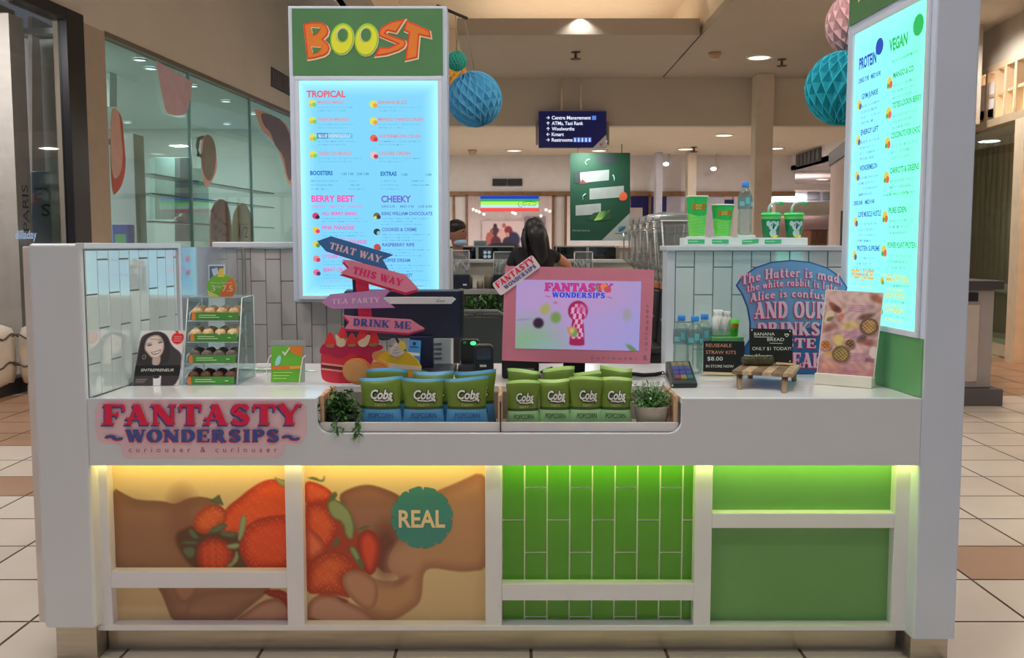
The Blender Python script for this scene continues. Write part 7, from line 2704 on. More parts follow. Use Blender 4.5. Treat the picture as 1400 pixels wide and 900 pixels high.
def make_kids_cup(u0, u1, v0, v1, label):
    yc = Yc_ + .055
    cx = Xu((u0 + u1) / 2, 300, yc)
    zb_ = zrt + .0005
    ztp = Zv(v0, yc)
    rt = (u1 - u0) / 2 * yc / F
    h = ztp - zb_
    o = thing('kids_cup', label, 'cup', (cx, yc, zrt), 'lidded animal cups')
    rad = lambda t: rt * (.74 + .26 * t)
    mb = MB()
    mb.lathe([(.001, 0), (rad(0), 0), (rad(.3), h * .3), (rad(.74), h * .74)], (cx, yc, zb_), 32, 0)
    mb.lathe([(rad(.74), h * .74), (rad(.9), h * .9)], (cx, yc, zb_), 32, 1)
    mb.build('body', [mat('kids_dark_green', (18, 108, 62), .35), mat('kids_light_green', (92, 182, 92), .35)], o)
    mb = MB()
    mb.lathe([(rt * 1.0, h * .88), (rt * 1.06, h * .89), (rt * 1.07, h * .93), (rt * .96, h * .95), (rt * .9, h), (.001, h)], (cx, yc, zb_), 32)
    mb.build('lid', mat('lid_green', (44, 168, 86), .35), o)
    mb = MB()
    def wrap(a, t, d):
        a = -math.pi / 2 + a
        return (cx + (rad(t) + d) * math.cos(a), yc + (rad(t) + d) * math.sin(a), zb_ + h * t)
    for k, (a, t, ra_, rt_, mi) in enumerate(((-.52, .56, .22, .11, 1), (.58, .56, .22, .11, 1), (.03, .46, .50, .20, 0), (.03, .17, .42, .14, 0), (-.20, .50, .05, .03, 2), (.26, .50, .05, .03, 2), (.03, .42, .09, .085, 2), (.25, .06, .5, .06, 3))):
        mb.poly([wrap(a + p_[0], t + p_[1], .0012 + .0005 * k) for p_ in oval(0, 0, ra_, rt_, 20)], mi)
    mb.build('animal_print', [mat('animal_grey', (176, 196, 200), .5), mat('animal_pale', (150, 176, 182), .5), mat('animal_dark', (24, 36, 52), .5), mat('animal_gold', (176, 178, 84), .5)], o, recalc=False)
    mb = MB()
    s_ = [(cx - .012, yc, zb_ + h), (cx - .010, yc, zb_ + h + .025), (cx + .0, yc, zb_ + h + .040), (cx + .018, yc - .004, zb_ + h + .047), (cx + .034, yc - .006, zb_ + h + .045)]
    mb.tube(s_, .0055, 10)
    st = mb.build('straw', mat('straw_frost', (176, 190, 192), .3), o)
    mb = MB()
    mb.tube([(cx + .033, yc - .006, zb_ + h + .045), (cx + .052, yc - .008, zb_ + h + .040)], .0075, 10)
    mb.build('straw_tip', mat('tip_green', (50, 160, 90), .4), st)


make_kids_cup(1040.5, 1067.5, 291, 323, 'dark green lidded cup with an animal face, beside the water bottle')
make_kids_cup(1072, 1099, 291, 323, 'dark green lidded cup with an animal face, at the end of the riser')

# ================================================================== BEHIND THE COUNTER
steel2 = mat('brushed_steel', (128, 128, 126), .3, .6, var=.1)
darkp = mat('dark_cupboard', (20, 20, 24), .5)
creamp = mat('cream_riser', (226, 218, 202), .5)
Yr = 8.35
zbn = Zv(396, Yr)
zsl = Zv(355, 8.8)
o = thing('rear_bench', 'long rear bench with a steel top and a cream raised back, behind the till', 'bench', (.3, Yr + .3, 0))
x0, x1 = Xu(560, 400, Yr), Xu(905, 400, Yr)
mb = MB()
mb.box(x0, x1, Yr, 8.8, 0, zbn - .04)
mb.build('cupboard', darkp, o, bevel=.004)
mb = MB()
mb.box(x0, x1, Yr - .03, 8.8, zbn - .04, zbn)
mb.build('worktop', steel2, o, bevel=.004)
mb = MB()
mb.box(x0, x1, 8.80, 8.86, 0, zsl - .03)
mb.build('riser', creamp, o)
mb = MB()
mb.box(x0, x1, 8.74, 9.06, zsl - .03, zsl)
mb.build('shelf', mat('grey_shelf', (150, 150, 148), .4), o, bevel=.004)
clear_d = clear('dispenser_clear', (232, 236, 238), .14, .06, .96, .12)
strawm = mat('paper_contents', (176, 172, 166), .8, var=.3, vscale=25)
for u0, u1, v0, lb in ((616, 642, 342, 'beside the tall menu pylon'), (674.5, 700, 344, 'left of the woman in black'), (785, 810.5, 344, 'right of the woman in black')):
    a, b = Xu(u0, 370, Yr + .12), Xu(u1, 370, Yr + .12)
    y0 = Yr + .12
    zm, zt3 = Zv(376, y0), Zv(v0, y0)
    o = thing('straw_dispenser', 'clear topped black dispenser on the rear bench, %s' % lb, 'dispenser', ((a + b) / 2, y0 + .08, zbn), 'clear topped dispensers on the rear bench')
    mb = MB()
    mb.box(a, b, y0, y0 + .17, zbn + .001, zm)
    bs = mb.build('base', mat('dispenser_navy', (14, 18, 34), .4), o, bevel=.006)
    mb = MB()
    mb.box(b - .06, b - .025, y0 - .002, y0, zbn + .03, zbn + .045)
    mb.build('brand_mark', mat('label_grey', (150, 152, 156), .5), bs)
    mb = MB()
    mb.box(a + .004, b - .004, y0 + .004, y0 + .166, zm, zt3)
    mb.build('hood', clear_d, o, bevel=.012)
    mb = MB()
    for x_ in (a + .003, b - .003):
        mb.tube([(x_, y0, zm), (x_, y0, zt3 - .01)], .004, 6)
    mb.tube([(a + .003, y0, zt3 - .004), (b - .003, y0, zt3 - .004)], .005, 6)
    mb.build('hood_rim', mat('rim_grey', (150, 150, 150), .3), o)
    mb = MB()
    rr = random.Random(int(u0))
    for q in range(16):
        xx = a + .02 + rr.random() * (b - a - .04)
        zz = zm + .01 + rr.random() * .07
        mb.tube([(xx, y0 + .03 + .1 * rr.random(), zz), (xx + rr.uniform(-.03, .03), y0 + .05 + .1 * rr.random(), zz + .06)], .006, 6)
    mb.build('contents', strawm, o)
for k, (u0, u1, v0, m_) in enumerate(((636, 646, 378, (90, 84, 74)), (652, 661, 383, (150, 140, 124)), (662, 675, 376, (104, 96, 84)))):
    y0 = 8.66
    a, b = Xu(u0, 390, y0), Xu(u1, 390, y0)
    mb = MB()
    mb.lathe([(.001, 0), ((b - a) / 2, 0), ((b - a) / 2 * 1.05, Zv(v0, y0) - zbn - .02), ((b - a) / 2 * .7, Zv(v0, y0) - zbn), (.001, Zv(v0, y0) - zbn)], ((a + b) / 2, y0, zbn + .001), 18)
    tag(mb.build('canister', mat('canister_%d' % k, m_, .5), loc=((a + b) / 2, y0, zbn)), ('dark canister on the rear bench beside the first dispenser', 'pale low tub on the rear bench against the cream back', 'brown canister on the rear bench, near the second dispenser')[k], 'canister')

# low planter behind the till
Yp = 6.0
o = thing('planter_box', 'dark grey planter box with a bushy green plant behind the till', 'planter', (Xu(660, 440, Yp), Yp + .15, 0))
a, b = Xu(628, 440, Yp), Xu(690, 440, Yp)
zp_ = Zv(433, Yp)
mb = MB()
mb.box(a, b, Yp, Yp + .3, 0, zp_)
mb.build('box', mat('slate_planter', (44, 50, 50), .5), o, bevel=.01)
mb = MB()
mb.tube([(a, Yp - .01, zp_ + .035), (b - .05, Yp - .01, zp_ + .035), (b, Yp - .01, zp_ + .01), (b + .01, Yp - .01, zp_ - .06)], .012, 8)
mb.build('rim_rail', mat('rail_grey', (84, 86, 88), .4), o)
mb = MB()
rr = random.Random(4)
for i in range(170):
    p_ = Vector((rr.uniform(a + .03, b - .02), Yp + rr.uniform(.05, .22), zp_ + rr.uniform(0, .10)))
    leaf(mb, p_, Vector((rr.uniform(-1, 1), rr.uniform(-1, .4), rr.uniform(0, 1.4))), rr.uniform(.05, .08), .03, (0, 0, 1, 2)[rr.randrange(4)], .2)
mb.build('foliage', lf, o, recalc=False)

# blender bench and jugs
o = thing('blender_bench', 'black bench running back beside the tiled half wall, carrying the blenders', 'bench', (.95, 5.8, 0))
mb = MB()
mb.box(.72, 1.30, 5.12, 6.75, 0, .92)
mb.build('cupboard', darkp, o, bevel=.006)
mb = MB()
mb.box(.70, 1.31, 5.10, 6.76, .92, .95)
mb.build('worktop', mat('black_worktop', (30, 30, 32), .3), o, bevel=.004)
jugm = clear('jug_clear', (238, 240, 238), .18, .06, 1.0, .08)
amber = clear('amber_plastic', (196, 128, 66), .08, .1, .8)
for k in range(5):
    y = 5.24 + .29 * k
    xj = .915
    z = .951
    lb = ('nearest of the row, behind the tall green cup', 'second in the row', 'middle of the row', 'fourth in the row', 'farthest in the row, nearest the green banner')[k]
    o = thing('blender', 'blender with clear square jug, %s' % lb, 'blender', (xj, y, z), 'blenders on the black bench')
    mb = MB()
    mb.hexa([(xj - .10, y - .10, z), (xj + .10, y - .10, z), (xj + .10, y + .10, z), (xj - .10, y + .10, z),
             (xj - .08, y - .08, z + .30), (xj + .08, y - .08, z + .30), (xj + .08, y + .08, z + .30), (xj - .08, y + .08, z + .30)])
    bs = mb.build('motor_base', black, o, bevel=.012)
    mb = MB()
    mb.lathe([(.001, -.012), (.028, -.012), (.03, 0)], (0, 0, 0), 16)
    mb.v = [(xj - .091, y + vz * 0 + vx, z + .12 + vy) for vx, vy, vz in mb.v]
    mb.build('dial', mat('rim_grey', (150, 150, 150), .3), bs)
    mb = MB()
    mb.box(xj - .085, xj + .085, y - .085, y + .085, z + .302, z + .345)
    mb.build('jug_collar', mat('amber_collar', (128, 82, 48), .4), o, bevel=.008)
    mb = MB()
    s0, s1 = .085, .118
    zz0, zz1 = z + .345, z + .68
    mb.hexa([(xj - s0, y - s0, zz0), (xj + s0, y - s0, zz0), (xj + s0, y + s0, zz0), (xj - s0, y + s0, zz0),
             (xj - s1, y - s1, zz1), (xj + s1, y - s1, zz1), (xj + s1, y + s1, zz1), (xj - s1, y + s1, zz1)])
    jg = mb.build('jug', jugm, o, bevel=.02, seg=3)
    mb = MB()
    mb.box(xj - s1 - .004, xj + s1 + .004, y - s1 - .004, y + s1 + .004, zz1, zz1 + .05)
    mb.build('lid', clear('lid_clear', (230, 230, 228), .2, .08, .98, .16), o, bevel=.015, seg=3)
    mb = MB()
    for sx_, sy_ in ((-1, -1), (1, -1), (1, 1), (-1, 1)):
        mb.tube([(xj + sx_ * (s0 - .004), y + sy_ * (s0 - .004), zz0), (xj + sx_ * (s1 - .006), y + sy_ * (s1 - .006), zz1)], .005, 6)
    for sy_ in (-1, 1):
        mb.tube([(xj - s1, y + sy_ * s1, zz1 + .002), (xj + s1, y + sy_ * s1, zz1 + .002)], .004, 6)
    mb.build('jug_edge_glint', mat('jug_glint_grey', (176, 174, 170), .25), jg)  # light grey tubes imitate bright highlights along the jug and lid edges
    mb = MB()
    for q in range(4):
        mb.box(xj - .112, xj + .112, y - .1195, y - .118, zz0 + .09 + q * .06, zz0 + .093 + q * .06)
    mb.tube([(xj - s1, y - .03, zz1 - .03), (xj - s1 - .05, y - .03, zz1 - .05), (xj - s1 - .05, y - .03, zz0 + .12), (xj - s0 - .008, y - .03, zz0 + .06)], .010, 8)
    mb.build('handle', clear('handle_clear', (230, 230, 228), .2, .08, .98, .16), jg)

# far display cabinets of the next kiosk
Yg = 11.0
glassd = clear('teal_glass', (92, 116, 120), .16, .04, .7)
for u0, u1, lb in ((608, 652, 'leftmost, behind the man'), (652.5, 703, 'behind the woman in black'), (760, 803, 'below the white piers'), (803.5, 846, 'below the green banner')):
    a, b = Xu(u0, 345, Yg), Xu(u1, 345, Yg)
    o = thing('glass_showcase', 'long dark glass showcase of the next kiosk, %s' % lb, 'showcase', ((a + b) / 2, Yg + .3, 0), 'glass showcases of the next kiosk')
    zg0, zg1 = 1.10, Zv(337, Yg)
    mb = MB()
    mb.box(a, b, Yg, Yg + .6, 0, zg0)
    mb.build('base', mat('teal_dark', (34, 46, 52), .4), o, bevel=.004)
    mb = MB()
    mb.box(a + .004, b - .004, Yg, Yg + .6, zg0, zg1)
    mb.build('glass', glassd, o)
    mb = MB()
    for x_ in (a + .006, b - .006):
        mb.box(x_ - .006, x_ + .006, Yg - .004, Yg + .008, zg0, zg1)
    mb.box(a, b, Yg - .004, Yg + .01, zg1 - .008, zg1 + .006)
    mb.build('glass_edge', mat('edge_grey', (128, 138, 140), .3), o)
    mb = MB()
    mb.box(a + .02, b - .02, Yg + .2, Yg + .55, zg0 + .18, zg0 + .19)
    rr = random.Random(int(u0))
    for q in range(7):
        xx = a + .05 + (b - a - .1) * q / 6
        mb.box(xx - .02, xx + .02, Yg + .25, Yg + .3, zg0 + .19, zg0 + .21 + .12 * rr.random())
    mb.build('shelf_goods', mat('goods_dark', (66, 74, 80), .5), o)
o = thing('side_counter', 'pale grey counter end beside the blender jugs, below the green banner', 'counter', (Xu(860, 350, 10.2), 10.3, 0))
mb = MB()
mb.box(Xu(847.5, 350, 10.2), Xu(893, 350, 10.2), 10.2, 10.6, 0, Zv(339, 10.2))
mb.build('body', mat('pale_counter', (128, 118, 110), .5), o)
mb = MB()
mb.box(Xu(846, 350, 10.2), Xu(894, 350, 10.2), 10.16, 10.64, Zv(339, 10.2), Zv(336, 10.2))
mb.build('top', mat('pale_counter_top', (168, 160, 152), .4), o, bevel=.004)
o = thing('poster_stand', 'clear framed notice standing on the showcase between the man and the woman', 'notice', W(656, 337, Yg + .1))
mb = MB()
ya = Yg + .1
mb.prism([W(u, v, ya) for u, v in ((647.5, 329), (666, 329), (666, 336.5), (647.5, 336.5))], (0, .01, 0), 0)
mb.build('frame', mat('notice_frame', (136, 146, 148), .4), o)
mb = MB()
mb.prism([W(u, v, ya - .004) for u, v in ((649.5, 330.5), (664, 330.5), (664, 335.5), (649.5, 335.5))], (0, .003, 0), 0)
mb.build('sheet', mat('notice_sheet', (104, 120, 120), .5), o)
o = thing('square_notice', 'small navy notice with a white flower pattern in front of the showcase', 'notice', W(665, 354, 8.85))
mb = MB()
mb.prism([W(u, v, 8.90) for u, v in ((660, 341.5), (672, 341.5), (672, 355), (660, 355))], (0, .006, 0))
mb.build('board', mat('notice_navy', (26, 44, 66), .5), o)
mb = MB()
for q in range(4):
    u, v = 663.2 + 5.6 * (q % 2), 345.3 + 5.6 * (q // 2)
    mb.prism([W(a, b, 8.897) for a, b in oval(u, v, 2.3, 2.3, 12)], (0, .002, 0))
mb.build('pattern', mat('notice_pale2', (150, 170, 180), .5), o)


# ---------------------------------------------------------------- people
skin_m = mat('skin_tan', (150, 100, 74), .55, var=.08)
skin_d = mat('skin_brown', (112, 76, 62), .55, var=.08)
hair_m = mat('black_hair', (14, 12, 14), .45, var=.2, vscale=40)


def skinned(name, J, E, m, parent, sub=2, root=0):
    """one continuous surface grown round joints J = [(x, y, z, radius)] linked by E"""
    o3 = Vector(ORG[parent.name])
    me = bpy.data.meshes.new(name)
    me.from_pydata([tuple(Vector(j[:3]) - o3) for j in J], E, [])
    o = bpy.data.objects.new(name, me)
    col.objects.link(o)
    o.parent = parent
    ORG[o.name] = tuple(o3)
    sk = o.modifiers.new('skin', 'SKIN')
    sk.use_smooth_shade = True
    if not me.skin_vertices:
        with bpy.context.temp_override(object=o, active_object=o):
            bpy.context.view_layer.objects.active = o
            bpy.ops.mesh.customdata_skin_add()
    for i, j in enumerate(J):
        r = j[3]
        me.skin_vertices[0].data[i].radius = r if isinstance(r, tuple) else (r, r)
        me.skin_vertices[0].data[i].use_root = (i == root)
    s = o.modifiers.new('smooth', 'SUBSURF')
    s.levels = s.render_levels = sub
    me.materials.append(m)
    return o


def hand(J, E, wrist, d, side, k):
    """palm, four unequal fingers and a thumb beyond joint number wrist"""
    w = Vector(J[wrist][:3])
    d = d.normalized()
    s = d.cross(Vector((0, 0, 1))).normalized() * side
    palm = w + d * .05 * k
    J.append((*palm, .022 * k))
    ip = len(J) - 1
    E.append((wrist, ip))
    for q, ln in enumerate((.070, .080, .074, .056)):
        b = palm + s * (.027 - .018 * q) * k + d * .03 * k
        J.append((*b, .0095 * k))
        E.append((ip, len(J) - 1))
        m1 = b + d * ln * .5 * k + Vector((0, 0, -.006))
        J.append((*m1, .0088 * k))
        E.append((len(J) - 2, len(J) - 1))
        t1 = b + d * ln * .9 * k + Vector((0, 0, -.022))
        J.append((*t1, .0075 * k))
        E.append((len(J) - 2, len(J) - 1))
    b = w + d * .02 * k + s * .022 * k
    J.append((*b, .011 * k))
    E.append((ip, len(J) - 1))
    J.append((*(b + d * .035 * k + s * .025 * k), .0095 * k))
    E.append((len(J) - 2, len(J) - 1))
    J.append((*(b + d * .065 * k + s * .030 * k), .008 * k))
    E.append((len(J) - 2, len(J) - 1))


def person(label, x, y, head_z, face, skin, arms, shirt_m, trouser_m, halfw=.165, lean=0.0, drop=.27):
    """arms: for each side (elbow offset, wrist offset, hand direction) from the shoulder"""
    p = thing('person', label, 'person', (x, y, 0))
    f = Vector((face[0], face[1], 0)).normalized()
    s = Vector((f.y, -f.x, 0))
    hz = head_z
    P = lambda a, b, z: tuple(Vector((x, y, z)) + s * a + f * b)
    zs = hz - drop
    J = [(*P(0, 0, .95), (.125, .10)), (*P(0, .0, 1.12), (.115, .09)), (*P(0, lean * .5, zs - .10), (.135, .095)), (*P(0, lean, zs + .03), (.07, .065)), (*P(0, lean, zs + .09), .050),
         (*P(0, lean + .01, hz - .115), .066), (*P(0, lean + .012, hz - .04), (.078, .088)), (*P(0, lean + .006, hz + .045), (.070, .082)), (*P(0, lean, hz + .095), .040)]
    E = [(i, i + 1) for i in range(8)]
    J.append((*P(0, lean + .105, hz - .03), .012))      # nose
    E.append((6, len(J) - 1))
    for q in (-1, 1):                                   # ears
        J.append((*P(.082 * q, lean - .005, hz - .02), (.012, .022)))
        E.append((6, len(J) - 1))
    shl = {}
    for q in (-1, 1):
        J.append((*P(.09 * q, .0, .90), .088))
        a = len(J) - 1
        E.append((0, a))
        J.append((*P(.10 * q, .015, .50), .056))
        E.append((a, a + 1))
        J.append((*P(.10 * q, -.01, .09), .038))
        E.append((a + 1, a + 2))
        J.append((*P(.11 * q, .12, .035), .034))
        E.append((a + 2, a + 3))
        shl[('leg', q)] = a
    for q in (-1, 1):
        eo, wo, hd = arms[q]
        sh = Vector(P(halfw * q, lean, zs))
        J.append((*sh, .056))
        a = len(J) - 1
        E.append((2, a))
        el = sh + s * eo[0] + f * eo[1] + Vector((0, 0, eo[2]))
        J.append((*el, .040))
        E.append((a, a + 1))
        wr = el + s * wo[0] + f * wo[1] + Vector((0, 0, wo[2]))
        J.append((*wr, .026))
        E.append((a + 1, a + 2))
        shl[('arm', q)] = (sh, el)
        hand(J, E, a + 2, s * hd[0] + f * hd[1] + Vector((0, 0, hd[2])), 1, 1.0)
    skinned('body', J, E, skin, p)
    g_ = .016
    Js = [(*P(0, 0, .84), (.195 + g_, .150 + g_)), (*P(0, .0, 1.10), (.125 + g_, .10 + g_)), (*P(0, lean * .5, zs - .10), (.145 + g_, .105 + g_)), (*P(0, lean, zs + .02), (.09, .075))]
    Es = [(0, 1), (1, 2), (2, 3)]
    for q in (-1, 1):
        sh, el = shl[('arm', q)]
        Js.append((*sh, .066))
        Es.append((2, len(Js) - 1))
        Js.append((*(sh.lerp(el, .55)), .062))
        Es.append((len(Js) - 2, len(Js) - 1))
    skinned('shirt', Js, Es, shirt_m, p)
    Jt = [(*P(0, 0, 1.00), (.150, .118))]
    Et = []
    for q in (-1, 1):
        Jt.append((*P(.09 * q, 0, .90), .112))
        Et.append((0, len(Jt) - 1))
        Jt.append((*P(.10 * q, .015, .50), .072))
        Et.append((len(Jt) - 2, len(Jt) - 1))
        Jt.append((*P(.10 * q, -.01, .10), .058))
        Et.append((len(Jt) - 2, len(Jt) - 1))
    skinned('trousers', Jt, Et, trouser_m, p)
    for q in (-1, 1):
        mb = MB()
        c = Vector(P(.10 * q, .06, .04))
        mb.ball(tuple(c), (.05, .13, .038) if abs(f.y) > abs(f.x) else (.13, .05, .038), 14, 8)
        mb.build('shoe', blackm, p)
        mb = MB()
        mb.ball(P(.032 * q, lean + .083, hz + .005), .011, 8, 6)
        mb.build('eye', mat('eye_dark', (20, 16, 16), .2), p)
    mb = MB()
    for w_ in (-.008, .008):
        mb.tube([P(-.022, lean + .083, hz - .072 + w_ * .6), P(0, lean + .089, hz - .072 + w_), P(.022, lean + .083, hz - .072 + w_ * .6)], .006, 6)
    mb.build('lips', mat('lip_rose', (140, 80, 72), .5), p)
    return p, P, lean


# the woman stands at the rear bench with her back to us
hx = Xu(727, 318, 8.12)
wm, P, ln = person('person in a black t-shirt with long dark hair, back turned, leaning on the rear bench', hx + .02, 8.12, 1.605, (-.15, 1), skin_m,
                   {1: ((.15, .07, -.09), (.06, .10, -.12), (-.5, .8, -.1)), -1: ((-.06, .05, -.22), (.10, .12, -.03), (.3, .9, -.05))},
                   mat('black_tshirt', (15, 15, 18), .8), mat('black_trousers', (18, 18, 22), .8), .155, .01, .175)
mb = MB()
c = Vector(P(0, ln - .012, 1.635))
mb.ball(tuple(c), (.090, .105, .108), 22, 14, 0, lambda d: 1 + .02 * math.sin(9 * d.x))
mb.tube([P(0.0, ln - .085, 1.66), P(.01, ln - .10, 1.58), P(.02, ln - .105, 1.49), P(.045, ln - .11, 1.40), P(.05, ln - .115, 1.33)], [.07, .082, .075, .055, .02], 14)
mb.tube([P(-.07, ln - .02, 1.64), P(-.085, ln - .03, 1.56), P(-.085, ln - .06, 1.48), P(-.07, ln - .08, 1.40)], [.03, .036, .03, .012], 10)
mb.tube([P(.07, ln - .02, 1.64), P(.088, ln - .03, 1.56), P(.10, ln - .06, 1.47), P(.10, ln - .08, 1.38)], [.03, .036, .03, .012], 10)
mb.build('hair', hair_m, wm)
hx = Xu(623, 318, 9.9)
mn, P, ln = person('person in a dark blue jacket with a pale mask under the chin', hx, 9.9, 1.64, (.75, -.35), skin_d,
                   {1: ((.05, .02, -.28), (-.02, .20, .06), (0, 1, 0)), -1: ((-.05, .02, -.28), (.02, .20, .06), (0, 1, 0))},
                   mat('navy_jacket', (22, 30, 58), .8), mat('dark_trousers', (24, 26, 34), .8), .18, .02)
mb = MB()
mb.ball(tuple(Vector(P(0, ln - .012, 1.69))), (.100, .105, .085), 20, 12)
mb.ball(tuple(Vector(P(0, ln - .045, 1.64))), (.085, .075, .085), 18, 10)
mb.build('hair', hair_m, mn)
mb = MB()
mb.ball(tuple(Vector(P(0, ln + .03, 1.535))), (.075, .08, .045), 18, 10)
mb.build('face_mask', mat('pale_blue_mask', (120, 150, 176), .7), mn)

# ---------------------------------------------------------------- hanging directory sign
Yd = 16.82
o = thing('directory_sign', 'hanging navy directory sign with lit white place names on two white rods', 'sign', W(782, 152, Yd))
dm = lambda d: (lambda u, v: W(u, v, Yd - d))
mb = MB()
mb.prism([dm(0)(u, v) for u, v in ((736.5, 152), (829, 152), (829, 202), (736.5, 202))], (0, .12, 0))
hs = mb.build('panel', glow('sign_navy', (14, 16, 58), 1.0), o, bevel=.01)
for a, b in ((732.5, 736), (829.5, 833)):
    mb = MB()
    mb.prism([W(u, v, Yd + .03) for u, v in ((a, 166), (b, 166), (b, 198), (a, 198))], (0, .1, 0))
    mb.build('end_cap', mat('sign_end_grey', (120, 112, 104), .4), o, bevel=.006)
for u in (768, 794):
    mb = MB()
    a = W(u, 153, Yd + .05)
    mb.tube([a, (a[0], a[1], 4.40)], .022, 12)
    mb.build('rod', mat('rod_cream', (214, 196, 170), .4), o)
mb = MB()
sm = dm(.004)
for k, (s, w) in enumerate((('Centre Management', 53.5), ('ATMs, Taxi Rank', 43), ('Woolworths', 31), ('Kmart', 16.5), ('Restrooms', 28.5))):
    v = (163.3, 170.9, 178.4, 186, 193.6)[k]
    mb.text(s, sm, 754.3, v, 4.6, w, bold=.03, mi=0)
    cu_, cv = 749.3, v - 2.3
    dx, dy = ((1, 0), (0, -1), (0, -1), (-1, 0), (1, 0))[k]
    px_, py_ = -dy, dx
    A_ = lambda a, b: sm(cu_ + dx * a + px_ * b, cv + dy * a + py_ * b)
    mb.poly([A_(-2.4, -.35), A_(1.6, -.35), A_(1.6, .35), A_(-2.4, .35)], 0)
    mb.poly([A_(2.4, 0), A_(.2, 2.2), A_(-.5, 1.7), A_(1.2, 0)], 0)
    mb.poly([A_(2.4, 0), A_(.2, -2.2), A_(-.5, -1.7), A_(1.2, 0)], 0)
mb.build('lettering', [glow('sign_white', (226, 234, 255), 1.1)], hs, recalc=False)
mb = MB()
for q in range(5):
    mb.poly([sm(u, v) for u, v in ((784 + 5 * q, 188), (788.4 + 5 * q, 188), (788.4 + 5 * q, 194.4), (784 + 5 * q, 194.4))], 0)
    mb.poly([dm(.006)(u, v) for u, v in oval(786.2 + 5 * q, 189.8, .8, .8, 8)], 1)
    mb.poly([dm(.006)(u, v) for u, v in ((785.4 + 5 * q, 190.8), (787 + 5 * q, 190.8), (786.8 + 5 * q, 193.8), (785.6 + 5 * q, 193.8))], 1)
mb.poly([sm(u, v) for u, v in ((809.5, 158.3), (815, 158.3), (815, 164), (809.5, 164))], 0)
mb.build('pictograms', [glow('sign_blue', (90, 130, 226), 1.0), glow('sign_white', (226, 234, 255), 1.1)], hs, recalc=False)
mb = MB()
mb.poly([sm(u, v) for u, v in ((828.7, 184), (828.7, 201.7), (811, 201.7))], 0)
mb.poly([dm(.006)(u, v) for u, v in ((820, 196), (821, 196), (821, 200), (820, 200))], 1)
mb.poly([dm(.006)(u, v) for u, v in ((821, 198), (824, 196), (825, 196.5), (822, 198.4), (825, 200), (824, 200.4))], 1)
mb.build('corner_patch', [mat('corner_grey', (190, 186, 186), .5), mat('corner_dark', (90, 90, 96), .5)], hs, recalc=False)

# ---------------------------------------------------------------- green banner
Yn = 20.0
o = thing('hanging_banner', 'tall dark green banner with white text boxes hanging in the far walkway', 'banner', W(820, 213, Yn))
bm_ = lambda d: (lambda u, v: W(u, v, Yn - d))
mb = MB()
mb.prism([W(779.5, 209, Yn), W(861.5, 209, Yn), W(861.5, 329, Yn), W(779.5, 329, Yn)], (0, .02, 0))
fb = mb.build('cloth', mat('banner_green', (3, 48, 34), .6, var=.03), o)
mb = MB()
mb.prism([W(779.2, 329, Yn - .01), W(862, 329, Yn - .01), W(862, 332.5, Yn - .01), W(779.2, 332.5, Yn - .01)], (0, .04, 0))
mb.build('bottom_rail', mat('banner_rail', (170, 176, 180), .4), o)
mb = MB()
zt4 = 3.6
for u in (790, 850):
    a = W(u, 210, Yn + .01)
    mb.tube([(a[0], a[1], a[2]), (a[0], a[1], zt4)], .01, 6)
mb.build('hanging_wire', mat('dark_fitting', (62, 52, 46), .5), o)
mb = MB()
B4 = lambda P, mi, d=.004: mb.poly([bm_(d)(u, v) for u, v in P], mi)
B4([(861.3, 291), (861.3, 328.8), (822.5, 328.8)], 0)
B4([(793, 236), (833, 232), (832.5, 246.5), (793, 250.5)], 0)
B4([(806, 258), (853, 254), (853, 269.5), (806, 273)], 0)
B4([(787, 281), (821.5, 278), (821.5, 293), (787, 295)], 0)
for a, b, w, n_ in ((804, 237, 26, 4), (808, 260, 30, 4), (790, 282.5, 26, 2)):
    for k in range(n_):
        B4([(a, b + 2.6 * k), (a + w - 3 * (k % 2), b - .08 * w + 2.6 * k + .6), (a + w - 3 * (k % 2), b - .08 * w + 2.6 * k + 1.5), (a, b + 2.6 * k + 1)], 1, .006)
B4([(816, 213), (844, 213), (843, 221), (836, 225), (822, 225), (815, 219)], 2, .006)
B4([(784, 236), (792, 234), (794, 250), (786, 251)], 2, .006)
B4([(792, 252), (796, 245), (803, 251)], 3, .007)
B4(smooth_poly([(846, 272), (848, 264), (854, 262), (858, 266), (857, 273), (850, 275)], 1), 4, .007)
B4([(804, 298), (812, 291), (834, 287), (835, 300), (822, 302), (808, 302)], 5, .006)
for q in range(5):
    B4([(812 + 2 * q, 302 - .4 * q), (814 + 2 * q, 302 - .4 * q), (822 + 3 * q, 289 - .6 * q), (820.5 + 3 * q, 289)], 6, .008)
B4(smooth_poly([(845, 316), (848, 311), (857, 308.5), (853, 315), (847, 317.5)], 1), 7, .006)
B4(smooth_poly([(844.5, 315), (846, 310), (853, 309), (849, 313)], 1), 8, .007)
B4([(841, 318.8), (858, 318.8), (858, 319.8), (841, 319.8)], 7, .006)
for P in ([(802, 226), (800, 222), (802, 219), (806, 217.5)], [(838, 239), (840, 243), (840, 248)], [(797, 274), (797, 268), (801, 265)]):
    mb.tube([bm_(.004)(u, v) for u, v in P], .012, 6, 9)
mb.text('Find out more at', bm_(.006), 783, 316.5, 2.6, 23, mi=0)
mb.build('print', [mat('banner_white', (112, 122, 122), .5), mat('banner_grey', (110, 126, 124), .5), mat('banner_soil', (26, 36, 40), .6), mat('banner_brown', (78, 44, 38), .6), mat('banner_tomato', (160, 72, 48), .6), mat('banner_leaf_dark', (22, 56, 32), .6), mat('banner_leaf', (104, 150, 76), .6), mat('banner_logo_blue', (36, 64, 104), .5), mat('banner_logo_teal', (44, 110, 110), .5), mat('banner_arrow', (110, 160, 136), .5)], fb, recalc=False)

